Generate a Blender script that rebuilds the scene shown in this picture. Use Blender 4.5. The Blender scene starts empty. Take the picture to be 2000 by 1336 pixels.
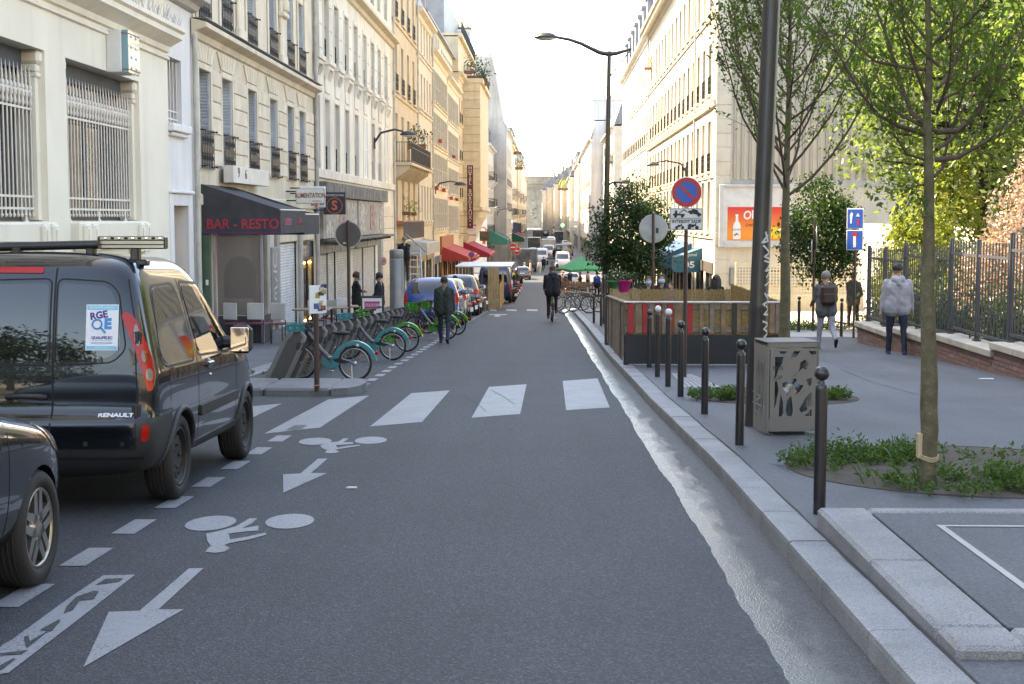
import bpy,bmesh,math,random
import numpy as np
from mathutils import Vector,Matrix,Euler
from mathutils.bvhtree import BVHTree
R=math.radians
PI=math.pi
rnd=random.Random(7)
C=bpy.context.scene.collection
SC=bpy.context.scene
# ------------------------------------------------------------------ camera
F=2778.0
VPX,HY=1072.0,425.0
CAMZ=1.66
yaw=math.atan((VPX-1000)/F)
pitch=math.atan((668-HY)/F)
cam_d=bpy.data.cameras.new('camera')
cam=bpy.data.objects.new('camera',cam_d);C.objects.link(cam)
cam.location=(0,0,CAMZ)
cam.rotation_euler=(PI/2-pitch,0,yaw)
cam_d.sensor_width=36;cam_d.lens=F*36/2000
cam_d.clip_start=0.1;cam_d.clip_end=4000
SC.camera=cam
# ------------------------------------------------------------------ light
SUN_EL,SUN_AZ=R(50),R(68)
w=bpy.data.worlds.new('World');SC.world=w;w.use_nodes=True
nt=w.node_tree
bg=nt.nodes['Background']
sky=nt.nodes.new('ShaderNodeTexSky');sky.sky_type='NISHITA';sky.sun_disc=False
sky.sun_elevation=SUN_EL;sky.sun_rotation=-SUN_AZ
sky.air_density=1.0;sky.dust_density=1.2;sky.ozone_density=1.6;sky.altitude=50
nt.links.new(sky.outputs[0],bg.inputs[0]);bg.inputs[1].default_value=0.15
sd=bpy.data.lights.new('sun','SUN');sd.energy=3.4;sd.angle=R(0.5);sd.color=(1,.91,.78)
sun=bpy.data.objects.new('sun',sd);C.objects.link(sun)
sdir=Vector((-math.sin(SUN_AZ)*math.cos(SUN_EL),math.cos(SUN_AZ)*math.cos(SUN_EL),math.sin(SUN_EL)))
sun.rotation_euler=sdir.to_track_quat('Z','Y').to_euler()
vs=SC.view_settings
vs.view_transform='Standard';vs.look='None';vs.exposure=2.75;vs.gamma=1;vs.use_curve_mapping=False
vs.use_white_balance=True;vs.white_balance_temperature=8600;vs.white_balance_tint=12
SC.cycles.max_bounces=6;SC.cycles.diffuse_bounces=4;SC.cycles.glossy_bounces=3
SC.cycles.transmission_bounces=4;SC.cycles.transparent_max_bounces=8
SC.cycles.caustics_reflective=False;SC.cycles.caustics_refractive=False
SC.cycles.sample_clamp_indirect=6
SC.cycles.use_denoising=True
# ------------------------------------------------------------------ ground profile
_GY=[-60,0,100,125,150,300,450,690,900,4000]
_GZ=[2.376,0,-3.96,-4.66,-4.9,-4.55,-4.05,-3.3,-3,-3]
def G(y):return float(np.interp(y,_GY,_GZ))
def ray(px,py):
 d=Vector(((px-1000)/F,(668-py)/F,-1.0))
 return cam.rotation_euler.to_matrix()@d
def atY(px,py,Y):
 d=ray(px,py);t=Y/d.y
 return Vector((d.x*t,Y,CAMZ+d.z*t))
def atX(px,py,X):
 d=ray(px,py);t=X/d.x
 return Vector((X,d.y*t,CAMZ+d.z*t))
def gnd(px,py,h=0.0):
 d=ray(px,py);lo,hi=1.0,900.0
 for _ in range(60):
  m=(lo+hi)/2
  if CAMZ+d.z*m>G(d.y*m)+h:lo=m
  else:hi=m
 return Vector((d.x*lo,d.y*lo,G(d.y*lo)+h))
PAV=0.11
# ------------------------------------------------------------------ materials
MATS={}
def nodes(name):
 m=bpy.data.materials.new(name);m.use_nodes=True
 n=m.node_tree.nodes;l=m.node_tree.links
 return m,n,l,n['Principled BSDF']
def mat(name,col,rough=.6,var=.12,vscale=3.,bump=0.,bscale=60.,metal=0.,coat=0.,spec=.5,stain=0.,fine=0.,fscale=150.,emit=None,estr=1.,alpha=None,trans=0.,streak=0.,world=True):
 if name in MATS:return MATS[name]
 m,n,l,b=nodes(name)
 MATS[name]=m
 b.inputs['Roughness'].default_value=rough;b.inputs['Metallic'].default_value=metal
 b.inputs['Coat Weight'].default_value=coat;b.inputs['Coat Roughness'].default_value=.04
 b.inputs['Specular IOR Level'].default_value=spec
 b.inputs['Transmission Weight'].default_value=trans
 if alpha is not None:b.inputs['Alpha'].default_value=alpha
 col=tuple(col)+(1,)
 if emit:b.inputs['Emission Color'].default_value=tuple(emit)+(1,);b.inputs['Emission Strength'].default_value=estr
 if world:
  co=n.new('ShaderNodeNewGeometry').outputs['Position']
 else:
  co=n.new('ShaderNodeTexCoord').outputs['Object']
 cur=None
 def mixdark(fac_socket,dark):
  nonlocal cur
  mx=n.new('ShaderNodeMix');mx.data_type='RGBA'
  l.new(fac_socket,mx.inputs[0])
  if cur is None:mx.inputs[6].default_value=col
  else:l.new(cur,mx.inputs[6])
  mx.inputs[7].default_value=dark+(1,)
  cur=mx.outputs[2]
 def noise(scale,detail=4.,vec=None,lo=.35,hi=.7):
  t=n.new('ShaderNodeTexNoise');t.inputs['Scale'].default_value=scale;t.inputs['Detail'].default_value=detail
  l.new(vec or co,t.inputs['Vector'])
  r=n.new('ShaderNodeMapRange');r.inputs[1].default_value=lo;r.inputs[2].default_value=hi
  l.new(t.outputs[0],r.inputs[0]);return r.outputs[0]
 c3=col[:3]
 if var:mixdark(noise(vscale),tuple(x*(1-var*1.6)for x in c3))
 if fine:mixdark(noise(fscale,2),tuple(x*(1-fine)for x in c3))
 if stain:
  f=noise(.5,8,None,.5,.68);mixdark_f=n.new('ShaderNodeMath');mixdark_f.operation='MULTIPLY'
  l.new(f,mixdark_f.inputs[0]);mixdark_f.inputs[1].default_value=stain
  mixdark(mixdark_f.outputs[0],tuple(x*.45 for x in c3))
 if streak:
  mp=n.new('ShaderNodeVectorMath');mp.operation='MULTIPLY';l.new(co,mp.inputs[0]);mp.inputs[1].default_value=(2.2,2.2,.16)
  f=noise(1.4,6,mp.outputs[0],.52,.75);mm=n.new('ShaderNodeMath');mm.operation='MULTIPLY'
  l.new(f,mm.inputs[0]);mm.inputs[1].default_value=streak
  mixdark(mm.outputs[0],tuple(x*y for x,y in zip(c3,(.42,.40,.37))))
 if cur is not None:l.new(cur,b.inputs['Base Color'])
 else:b.inputs['Base Color'].default_value=col
 if bump:
  t=n.new('ShaderNodeTexNoise');t.inputs['Scale'].default_value=bscale;t.inputs['Detail'].default_value=5
  l.new(co,t.inputs['Vector'])
  bp=n.new('ShaderNodeBump');bp.inputs['Strength'].default_value=bump;bp.inputs['Distance'].default_value=.01
  l.new(t.outputs[0],bp.inputs['Height']);l.new(bp.outputs[0],b.inputs['Normal'])
 return m
 # ------------------------------------------------------------------ mesh builder
_CH=None
class MB:
 def __init__(s):s.v=[];s.f=[];s.mi=[];s.sm=[]
 def add(s,vs,fs,mi=0,sm=False):
  o=len(s.v);s.v+=[tuple(p)for p in vs]
  for f in fs:s.f.append(tuple(i+o for i in f));s.mi.append(mi);s.sm.append(sm)
 def box(s,x0,x1,y0,y1,z0,z1,mi=0):
  s.add([(x0,y0,z0),(x1,y0,z0),(x1,y1,z0),(x0,y1,z0),(x0,y0,z1),(x1,y0,z1),(x1,y1,z1),(x0,y1,z1)],[(0,3,2,1),(4,5,6,7),(0,1,5,4),(1,2,6,5),(2,3,7,6),(3,0,4,7)],mi)
 def cbox(s,x0,x1,y0,y1,z0,z1,b=.01,mi=0,M=None):
  c=((x0+x1)/2,(y0+y1)/2,(z0+z1)/2);h=(abs(x1-x0)/2,abs(y1-y0)/2,abs(z1-z0)/2)
  b=min(b,min(h)*.9)
  idx={};vs=[]
  S=[(a,bb,cc)for a in(-1,1)for bb in(-1,1)for cc in(-1,1)]
  for sg in S:
   for a in range(3):
    idx[(sg,a)]=len(vs)
    vs.append(tuple(c[k]+sg[k]*(h[k]if k==a else h[k]-b)for k in range(3)))
  fs=[]
  for a in range(3):
   o=[k for k in range(3)if k!=a]
   for sa in(-1,1):
    q=[]
    for(p,r)in((-1,-1),(1,-1),(1,1),(-1,1)):
     sg=[0,0,0];sg[a]=sa;sg[o[0]]=p;sg[o[1]]=r;q.append(idx[(tuple(sg),a)])
    fs.append(q)
   for p in(-1,1):
    for r in(-1,1):
     sg0=[0,0,0];sg0[o[0]]=p;sg0[o[1]]=r;sg1=list(sg0);sg0[a]=-1;sg1[a]=1
     fs.append([idx[(tuple(sg0),o[0])],idx[(tuple(sg1),o[0])],idx[(tuple(sg1),o[1])],idx[(tuple(sg0),o[1])]])
  for sg in S:fs.append([idx[(sg,0)],idx[(sg,1)],idx[(sg,2)]])
  cc=Vector(c);out=[]
  for q in fs:
   p=[Vector(vs[i])for i in q];n=(p[1]-p[0]).cross(p[2]-p[0])
   if n.dot(sum(p,Vector())/len(p)-cc)<0:q=q[::-1]
   out.append(q)
  if M is not None:vs=[M@Vector(p)for p in vs]
  s.add(vs,out,mi)
 def quad(s,a,b,c,d,mi=0):s.add([a,b,c,d],[(0,1,2,3)],mi)
 def tube(s,pts,r,seg=8,mi=0,cap=True,sm=True,squash=None):
  P=[Vector(p)for p in pts];n=len(P)
  rs=r if isinstance(r,(list,tuple))else[r]*n
  vs=[];fs=[]
  t0=(P[1]-P[0]).normalized()
  up=Vector((0,0,1))if abs(t0.z)<.9 else Vector((1,0,0))
  a=t0.cross(up).normalized()
  for i in range(n):
   t=((P[min(i+1,n-1)]-P[max(i-1,0)])).normalized()
   a=(a-t*a.dot(t)).normalized();b=t.cross(a)
   for k in range(seg):
    an=2*PI*(k+.5)/seg
    vs.append(P[i]+a*math.cos(an)*rs[i]+b*math.sin(an)*rs[i]*(squash or 1))
  for i in range(n-1):
   for k in range(seg):
    k2=(k+1)%seg
    fs.append((i*seg+k,i*seg+k2,(i+1)*seg+k2,(i+1)*seg+k))
  s.add(vs,fs,mi,sm)
  if cap:
   s.add(vs[:seg],[tuple(range(seg))[::-1]],mi);s.add(vs[-seg:],[tuple(range(seg))],mi)
 def lathe(s,prof,seg=16,c=(0,0,0),mi=0,sm=True,M=None,cap=True):
  vs=[];fs=[]
  for(r,z)in prof:
   for k in range(seg):
    a=2*PI*k/seg;p=Vector((c[0]+r*math.cos(a),c[1]+r*math.sin(a),c[2]+z))
    vs.append(M@p if M is not None else p)
  for i in range(len(prof)-1):
   for k in range(seg):
    k2=(k+1)%seg;fs.append((i*seg+k,i*seg+k2,(i+1)*seg+k2,(i+1)*seg+k))
  s.add(vs,fs,mi,sm)
  if cap:s.add(vs[:seg],[tuple(range(seg))[::-1]],mi);s.add(vs[-seg:],[tuple(range(seg))],mi)
 def sphere(s,c,r,seg=12,rings=8,mi=0,sc=(1,1,1)):
  prof=[(max(1e-4,r*math.sin(PI*i/rings)),-r*math.cos(PI*i/rings))for i in range(rings+1)]
  M=Matrix.Translation(c)@Matrix.Diagonal((*sc,1))
  s.lathe(prof,seg,(0,0,0),mi,True,M)
 def prism(s,poly,h0,h1,M=None,mi=0,sm=False):
  """polygon in local x,y extruded along local z from h0 to h1, then M."""
  n=len(poly);vs=[(p[0],p[1],h0)for p in poly]+[(p[0],p[1],h1)for p in poly]
  ar=sum(poly[i][0]*poly[(i+1)%n][1]-poly[(i+1)%n][0]*poly[i][1]for i in range(n))
  if ar<0:
   vs=vs[:n][::-1]+vs[n:][::-1]
  if(h1<h0):vs=vs[n:]+vs[:n]
  if M is not None:vs=[M@Vector(p)for p in vs]
  s.add(vs,[tuple(range(n))[::-1],tuple(range(n,2*n))],mi)
  s.add(vs,[(i,(i+1)%n,n+(i+1)%n,n+i)for i in range(n)],mi,sm)
 def mesh(s,name,mats):
  me=bpy.data.meshes.new(name);me.from_pydata([tuple(p)for p in s.v],[],s.f)
  for m in(mats if isinstance(mats,(list,tuple))else[mats]):me.materials.append(m)
  me.polygons.foreach_set('material_index',s.mi);me.polygons.foreach_set('use_smooth',s.sm)
  me.update();return me
 def obj(s,name,mats,parent=None,loc=None,rot=None):
  return link(name,s.mesh(name,mats),parent,loc,rot)
def link(name,data,parent=None,loc=None,rot=None,mtx=None):
 o=bpy.data.objects.new(name,data);C.objects.link(o)
 if parent is not None:o.parent=parent
 if mtx is not None:o.matrix_basis=mtx
 if loc is not None:o.location=loc
 if rot is not None:o.rotation_euler=rot
 return o
def tag(o,label=None,cat=None,group=None,kind=None):
 if label:o['label']=label
 if cat:o['category']=cat
 if group:o['group']=group
 if kind:o['kind']=kind
 return o
def thing(name,label,cat,loc=(0,0,0),rz=0,group=None,sc=None):
 o=link(name,None,None,loc,(0,0,rz));o.empty_display_size=.1
 if sc:o.scale=(sc,sc,sc)if not isinstance(sc,tuple)else sc
 return tag(o,label,cat,group)
def copy_tree(o,parent=None):
 c=o.copy();C.objects.link(c)
 if parent is not None:c.parent=parent
 for ch in[x for x in KIDS(o)]:copy_tree(ch,c)
 return c
def KIDS(o):return list(o.children)
def place(o,loc,rz,label=None,sc=None,group=None):
 o.location=loc;o.rotation_euler=(0,0,rz)
 if label:o['label']=label
 if group:o['group']=group
 if sc:o.scale=(sc,sc,sc)
 return o
_FONT={}
def text_mesh(s,size=1.,extrude=.002,align='CENTER',spacing=1.,bold=0.,shear=0.):
 cu=bpy.data.curves.new('lettering','FONT');cu.body=s;cu.size=size;cu.extrude=extrude
 cu.align_x=align;cu.align_y='CENTER';cu.space_character=spacing;cu.offset=bold;cu.shear=shear
 cu.resolution_u=3
 ob=bpy.data.objects.new('lettering',cu);C.objects.link(ob)
 dg=bpy.context.evaluated_depsgraph_get();ob2=ob.evaluated_get(dg)
 me=bpy.data.meshes.new_from_object(ob2)
 C.objects.unlink(ob);bpy.data.objects.remove(ob);return me
def text(s,size,m,parent,mtx,extrude=.003,name='lettering',sx=1.,**kw):
 me=text_mesh(s,size,extrude,**kw);me.name=name
 if sx!=1.:
  me.transform(Matrix.Diagonal((sx,1,1,1)))
 me.materials.clear();me.materials.append(m)
 return link(name,me,parent,mtx=mtx)
def TR(*a):return Matrix.Translation(a)
def RX(a):return Matrix.Rotation(a,4,'X')
def RY(a):return Matrix.Rotation(a,4,'Y')
def RZ(a):return Matrix.Rotation(a,4,'Z')
FACE=RX(PI/2)
def evaluated(o):
 dg=bpy.context.evaluated_depsgraph_get()
 return bpy.data.meshes.new_from_object(o.evaluated_get(dg),depsgraph=dg)
def lerp(a,b,t):return a+(b-a)*t
# ------------------------------------------------------------------ ground materials
def asphalt_mat(name,col,speck,rough=.75,patch=.25):
 m,n,l,b=nodes(name)
 co=n.new('ShaderNodeNewGeometry').outputs['Position']
 def noise(s,d=3):
  t=n.new('ShaderNodeTexNoise');t.inputs['Scale'].default_value=s;t.inputs['Detail'].default_value=d
  l.new(co,t.inputs['Vector']);return t.outputs[0]
 v=n.new('ShaderNodeTexVoronoi');v.inputs['Scale'].default_value=105;l.new(co,v.inputs['Vector'])
 ramp=n.new('ShaderNodeValToRGB');ramp.color_ramp.elements[0].position=.12;ramp.color_ramp.elements[1].position=.85
 sep=n.new('ShaderNodeSeparateColor');l.new(v.outputs['Color'],sep.inputs[0]);l.new(sep.outputs[0],ramp.inputs[0])
 ramp.color_ramp.elements[0].color=tuple(c*(1-speck)for c in col)+(1,)
 ramp.color_ramp.elements[1].color=tuple(c*(1+speck*1.3)for c in col)+(1,)
 e=ramp.color_ramp.elements.new(.95);e.color=tuple(c*(1+speck*4)for c in col)+(1,)
 mr=n.new('ShaderNodeMapRange');mr.inputs[1].default_value=.36;mr.inputs[2].default_value=.66
 mr.inputs[3].default_value=1+patch*.6;mr.inputs[4].default_value=1-patch
 tr=n.new('ShaderNodeVectorMath');tr.operation='MULTIPLY';tr.inputs[1].default_value=(1.1,.05,1);l.new(co,tr.inputs[0])
 tn=n.new('ShaderNodeTexNoise');tn.inputs['Scale'].default_value=1.6;tn.inputs['Detail'].default_value=5;l.new(tr.outputs[0],tn.inputs['Vector'])
 av=n.new('ShaderNodeMath');av.operation='MULTIPLY_ADD';av.inputs[1].default_value=.5;l.new(tn.outputs[0],av.inputs[0])
 hf=n.new('ShaderNodeMath');hf.operation='MULTIPLY';hf.inputs[1].default_value=.5;l.new(noise(.7,7),hf.inputs[0]);l.new(hf.outputs[0],av.inputs[2]);l.new(av.outputs[0],mr.inputs[0])
 mx=n.new('ShaderNodeVectorMath');mx.operation='SCALE'
 l.new(ramp.outputs[0],mx.inputs[0]);l.new(mr.outputs[0],mx.inputs['Scale'])
 l.new(mx.outputs[0],b.inputs['Base Color'])
 b.inputs['Roughness'].default_value=rough
 bp=n.new('ShaderNodeBump');bp.inputs['Strength'].default_value=.5;bp.inputs['Distance'].default_value=.006
 l.new(v.outputs['Distance'],bp.inputs['Height']);l.new(bp.outputs[0],b.inputs['Normal'])
 MATS[name]=m;return m
M_road=asphalt_mat('asphalt',(.026,.0285,.033),.42)
M_pave=asphalt_mat('pavement_asphalt',(.062,.0665,.075),.2,.62,.35)
M_pave2=asphalt_mat('pavement_asphalt_grey',(.085,.088,.096),.2,.7,.3)
def granite_mat(name,c1,c2):
 m,n,l,b=nodes(name)
 co=n.new('ShaderNodeNewGeometry').outputs['Position']
 v=n.new('ShaderNodeTexVoronoi');v.inputs['Scale'].default_value=190;l.new(co,v.inputs['Vector'])
 t=n.new('ShaderNodeTexNoise');t.inputs['Scale'].default_value=2.2;t.inputs['Detail'].default_value=7;l.new(co,t.inputs['Vector'])
 sep=n.new('ShaderNodeSeparateColor');l.new(v.outputs['Color'],sep.inputs[0])
 mx=n.new('ShaderNodeMix');mx.data_type='RGBA';l.new(sep.outputs[0],mx.inputs[0])
 mx.inputs[6].default_value=c1+(1,);mx.inputs[7].default_value=c2+(1,)
 mr=n.new('ShaderNodeMapRange');mr.inputs[1].default_value=.3;mr.inputs[2].default_value=.7;mr.inputs[3].default_value=1.12;mr.inputs[4].default_value=.72
 l.new(t.outputs[0],mr.inputs[0])
 s=n.new('ShaderNodeVectorMath');s.operation='SCALE';l.new(mx.outputs[2],s.inputs[0]);l.new(mr.outputs[0],s.inputs['Scale'])
 l.new(s.outputs[0],b.inputs['Base Color']);b.inputs['Roughness'].default_value=.6
 bp=n.new('ShaderNodeBump');bp.inputs['Strength'].default_value=.35;bp.inputs['Distance'].default_value=.004
 l.new(v.outputs['Distance'],bp.inputs['Height']);l.new(bp.outputs[0],b.inputs['Normal'])
 MATS[name]=m;return m
M_granite=granite_mat('granite',(.12,.122,.127),(.275,.28,.288))
M_joint=mat('joint',(.03,.03,.03),.9)
def paint_mat():
 m,n,l,b=nodes('road_paint')
 co=n.new('ShaderNodeNewGeometry').outputs['Position']
 def noise(s,d=3):
  t=n.new('ShaderNodeTexNoise');t.inputs['Scale'].default_value=s;t.inputs['Detail'].default_value=d
  l.new(co,t.inputs['Vector']);return t.outputs[0]
 r=n.new('ShaderNodeMapRange');r.inputs[1].default_value=.52;r.inputs[2].default_value=.68;l.new(noise(70,4),r.inputs[0])
 r2=n.new('ShaderNodeMapRange');r2.inputs[1].default_value=.35;r2.inputs[2].default_value=.65;r2.inputs[3].default_value=.2;r2.inputs[4].default_value=1.35;l.new(noise(2.5,5),r2.inputs[0])
 mm=n.new('ShaderNodeMath');mm.operation='MULTIPLY';l.new(r.outputs[0],mm.inputs[0]);l.new(r2.outputs[0],mm.inputs[1])
 mx=n.new('ShaderNodeMix');mx.data_type='RGBA';l.new(mm.outputs[0],mx.inputs[0])
 mx.inputs[6].default_value=(.235,.24,.25,1);mx.inputs[7].default_value=(.055,.056,.06,1)
 mx2=n.new('ShaderNodeMix');mx2.data_type='RGBA';mx2.inputs[7].default_value=(.24,.245,.25,1)
 l.new(r2.outputs[0],mx2.inputs[0]);l.new(mx.outputs[2],mx2.inputs[6])
 l.new(mx.outputs[2],b.inputs['Base Color']);b.inputs['Roughness'].default_value=.6
 MATS['paint']=m;return m
M_paint=paint_mat()
def wet_mat():
 m,n,l,b=nodes('wet_gutter')
 co=n.new('ShaderNodeNewGeometry').outputs['Position'];at=n.new('ShaderNodeAttribute');at.attribute_name='across'
 mp=n.new('ShaderNodeVectorMath');mp.operation='MULTIPLY';mp.inputs[1].default_value=(5,1.1,1);l.new(co,mp.inputs[0])
 t=n.new('ShaderNodeTexNoise');t.inputs['Scale'].default_value=1.6;t.inputs['Detail'].default_value=8;t.inputs['Roughness'].default_value=.65;l.new(mp.outputs[0],t.inputs['Vector'])
 ad=n.new('ShaderNodeMath');ad.operation='MULTIPLY_ADD';l.new(t.outputs[0],ad.inputs[0]);ad.inputs[1].default_value=.9;l.new(at.outputs['Fac'],ad.inputs[2])
 wt=n.new('ShaderNodeMapRange');wt.inputs[1].default_value=.74;wt.inputs[2].default_value=1.06;wt.inputs[3].default_value=1;wt.inputs[4].default_value=0;l.new(ad.outputs[0],wt.inputs[0])
 r=n.new('ShaderNodeMapRange');r.inputs[3].default_value=.6;r.inputs[4].default_value=.3;l.new(wt.outputs[0],r.inputs[0]);l.new(r.outputs[0],b.inputs['Roughness'])
 v=n.new('ShaderNodeTexVoronoi');v.inputs['Scale'].default_value=95;l.new(co,v.inputs['Vector'])
 sep=n.new('ShaderNodeSeparateColor');l.new(v.outputs['Color'],sep.inputs[0])
 mx=n.new('ShaderNodeMix');mx.data_type='RGBA';l.new(sep.outputs[0],mx.inputs[0]);mx.inputs[6].default_value=(.008,.009,.010,1);mx.inputs[7].default_value=(.066,.065,.062,1)
 sc=n.new('ShaderNodeMapRange');sc.inputs[3].default_value=1.05;sc.inputs[4].default_value=.55;l.new(wt.outputs[0],sc.inputs[0])
 s2=n.new('ShaderNodeVectorMath');s2.operation='SCALE';l.new(mx.outputs[2],s2.inputs[0]);l.new(sc.outputs[0],s2.inputs['Scale']);l.new(s2.outputs[0],b.inputs['Base Color'])
 l.new(wt.outputs[0],b.inputs['Coat Weight']);b.inputs['Coat IOR'].default_value=1.6;b.inputs['Coat Roughness'].default_value=.15
 bp=n.new('ShaderNodeBump');bp.inputs['Strength'].default_value=.8;bp.inputs['Distance'].default_value=.006
 l.new(v.outputs['Distance'],bp.inputs['Height']);l.new(bp.outputs[0],b.inputs['Normal'])
 b2=n.new('ShaderNodeBump');b2.inputs['Strength'].default_value=.42;b2.inputs['Distance'].default_value=.004;l.new(v.outputs['Distance'],b2.inputs['Height']);l.new(b2.outputs[0],b.inputs['Coat Normal'])
 MATS['wet']=m;return m
M_wet=wet_mat()
M_soil=mat('soil',(.09,.072,.054),.95,.3,12,.8,40,fine=.5,fscale=90)
M_slab=mat('pale_slab',(.30,.29,.275),.8,.2,2,.2)
# ------------------------------------------------------------------ ground sheets
def KR(y):return float(np.interp(y,[-20,12,17.5,28,44,62,66,70,1000],[1.39,1.39,1.28,1.17,1.14,1.02,1.35,2.9,2.9]))
def GE(y):return float(np.interp(y,[-20,8,12,20,30,45,66,75],[1.02,.98,.95,.90,.83,.76,.62,1.4]))
def strip(name,ys,xa,xb,h,m,nx=2,parent=None,kind='structure',skirt=False):
 mb=MB();vs=[];
 for y in ys:
  a,b_=xa(y),xb(y)
  for i in range(nx+1):
   x=lerp(a,b_,i/nx);vs.append((x,y,G(y)+(h(x,y)if callable(h)else h)))
 fs=[]
 for j in range(len(ys)-1):
  for i in range(nx):
   p=j*(nx+1)+i;fs.append((p,p+1,p+nx+2,p+nx+1))
 mb.add(vs,fs)
 o=mb.obj(name,m,parent)
 if kind:o['kind']=kind
 return o
YS=[y*.5 for y in range(-40,140)]+list(range(70,160,5))+list(range(160,900,20))
K=lambda c:(lambda y:c)
strip('ground',list(range(-60,100,10))+list(range(100,320,10))+list(range(320,1800,40)),K(-500),K(500),-.12,mat('far_ground',(.16,.155,.15),.9),8)
jag=[rnd.uniform(-.008,.008)+.006*math.sin(i*.31)+.009*math.sin(i*.11)for i in range(4000)]
YR=[y*.12 for y in range(-90,580)]+list(range(70,160,5))+list(range(160,900,20))
road=strip('road',YR,K(-4.62),lambda y:(GE(y)+(jag[int((y+20)*8)%4000]if y<69 else 0))if y<69.9 else 2.95,0,M_road,3)
gutter=strip('gutter',[y*.5 for y in range(-20,141)],lambda y:GE(y)-.1,lambda y:KR(y)+.05,-.008,M_wet,4)
ca_=gutter.data.attributes.new('across','FLOAT','POINT')
for i_ in range(len(gutter.data.vertices)):ca_.data[i_].value=(i_%5)/4
# ------------------------------------------------------------------ right kerb of single stones
kerb=link('kerb',None);kerb['kind']='structure'
def kerb_stone(y0,y1,parent,w0=.02,w1=.23,h=PAV,m=M_granite,xf=KR,name='kerb_stone'):
 mb=MB();g=.006;e=.012
 rows=[]
 for y in(y0+g,y1-g):
  x=xf(y);z=G(y);dz=rnd.uniform(-.003,.003)
  rows.append([(x,y,z-.1),(x+w0*.4,y,z+h-.03+dz),(x+w0*.4+e*.4,y,z+h-.008+dz),(x+w0+e,y,z+h+dz),(x+w1,y,z+h+.002+dz),(x+w1,y,z-.1)])
 n=6;vs=rows[0]+rows[1]
 fs=[(i,n+i,n+i+1,i+1)for i in range(n-1)]+[tuple(range(n)),tuple(range(2*n-1,n-1,-1))]
 mb.add(vs,[f[::-1]for f in fs]);return mb.obj(name,m,parent)
y=2.0
while y<64:
 L=1.03 if y<34 else 2.06
 kerb_stone(y,min(y+L,64.6),kerb);y+=L
strip('pavement',[y*.5 for y in range(-20,131)],lambda y:KR(y)+.225,K(7.6),PAV,M_pave,4)
strip('far_pavement',list(range(65,160,5))+list(range(160,900,20)),lambda y:KR(max(y,72)),K(9),PAV,M_pave2,2)
strip('side_street',[33,35,37,39,41,45,50,55,60,64],K(7.55),K(60),PAV-.004,M_slab,4)
strip('park_soil',[-20,0,10,20,25,30,33],K(7.3),K(60),PAV+.05,M_soil,3)
slabs=strip('crossing_slab',[35.2,36,37,38,39.4],K(5.4),K(12),PAV+.006,mat('pale_stone',(.33,.33,.33),.8),4)
strip('left_pavement',[y*.5 for y in range(-40,140)]+list(range(70,160,5))+list(range(160,900,20)),K(-9),lambda y:-4.6 if y<100 else-3.4,PAV,M_pave2,3)
lk=link('left_kerb',None);lk['kind']='structure'
y=5.0
while y<70:
 mb=MB();z=G(y);L=1.5
 vs=[(-4.85,y+.006,z+PAV+.004),(-4.6,y+.006,z+PAV+.004),(-4.575,y+.006,z+PAV-.02),(-4.57,y+.006,z-.1)]
 z2=G(y+L);vs+=[(a,y+L-.006,b-z+z2)for a,_,b in vs]
 mb.add(vs,[(0,1,5,4),(1,2,6,5),(2,3,7,6),(0,3,2,1),(4,5,6,7)]);mb.obj('kerb_stone',M_granite,lk);y+=L
isl=link('traffic_island',None);isl['kind']='structure'
M_gr2=granite_mat('granite_dark',(.09,.092,.097),(.19,.193,.20))
for k,(xa,xb)in enumerate([(-5.6,-4.9),(-4.88,-3.9),(-3.88,-2.98)]):
 mb=MB();mb.cbox(xa,xb,19.15,20.4,G(20)-.1,G(19.8)+.13,.03);o=mb.obj('kerb_stone',M_gr2,isl)
pts=[(-2.96,19.15),(-2.75,19.25),(-2.62,19.5),(-2.58,19.85),(-2.6,20.2),(-2.7,20.4),(-2.96,20.4)]
mb=MB();mb.prism(pts,G(20)-.1,G(19.8)+.125);mb.obj('kerb_stone',M_gr2,isl)
# ------------------------------------------------------------------ painted markings (parts of the road)
def mark(name,px,h=.004,m=M_paint):
 pts=[gnd(p[0],p[1],h)for p in px]
 b=bmesh.new();vs=[b.verts.new(p)for p in pts];f=b.faces.new(vs)
 f.normal_update()
 if f.normal.z<0:f.normal_flip()
 bmesh.ops.triangulate(b,faces=b.faces[:])
 me=bpy.data.meshes.new(name);b.to_mesh(me);b.free();me.materials.append(m)
 return link(name,me,road)
for poly in([(455,797),(551,788),(403,858),(290,868)],[(641.7,779.9),(721,772.5),(625,835),(515.7,847)],[(803.4,767.9),(878.6,762.4),(824.4,824),(722.6,833)],[(955,755.7),(1028.6,750.4),(1015.9,808.5),(921,815.9)],[(1099,744),(1166.9,738.9),(1191,795.7),(1105.6,801)]):
 mark('zebra_stripe',poly)
def ell(cx,cy,rx,ry,tilt,n=28):
 return[(cx+rx*math.cos(2*PI*i/n),cy+ry*math.sin(2*PI*i/n)-tilt*rx*math.cos(2*PI*i/n))for i in range(n)]
Z1=lambda P:[(480+.21*x,720+.21*y)for x,y in P]
Z2=lambda P:[(.4313*x,760+.4313*y)for x,y in P]
mark('bicycle_wheel_marking',Z1(ell(646,676,153,33,.04)));mark('bicycle_wheel_marking',Z1(ell(1163,666,150,33,.03)))
mark('rider_marking',Z1([(688,716),(760,688),(860,678),(910,648),(960,648),(905,686),(995,682),(998,698),(930,706),(838,710),(850,735),(960,716),(1065,708),(1060,716),(860,748),(830,757),(870,768),(840,783),(780,787),(735,780),(745,768),(757,758),(715,742)]))
mark('bicycle_wheel_marking',Z2(ell(953,607,117,32,.1)));mark('bicycle_wheel_marking',Z2(ell(1312,598,111,33,.06)))
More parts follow.
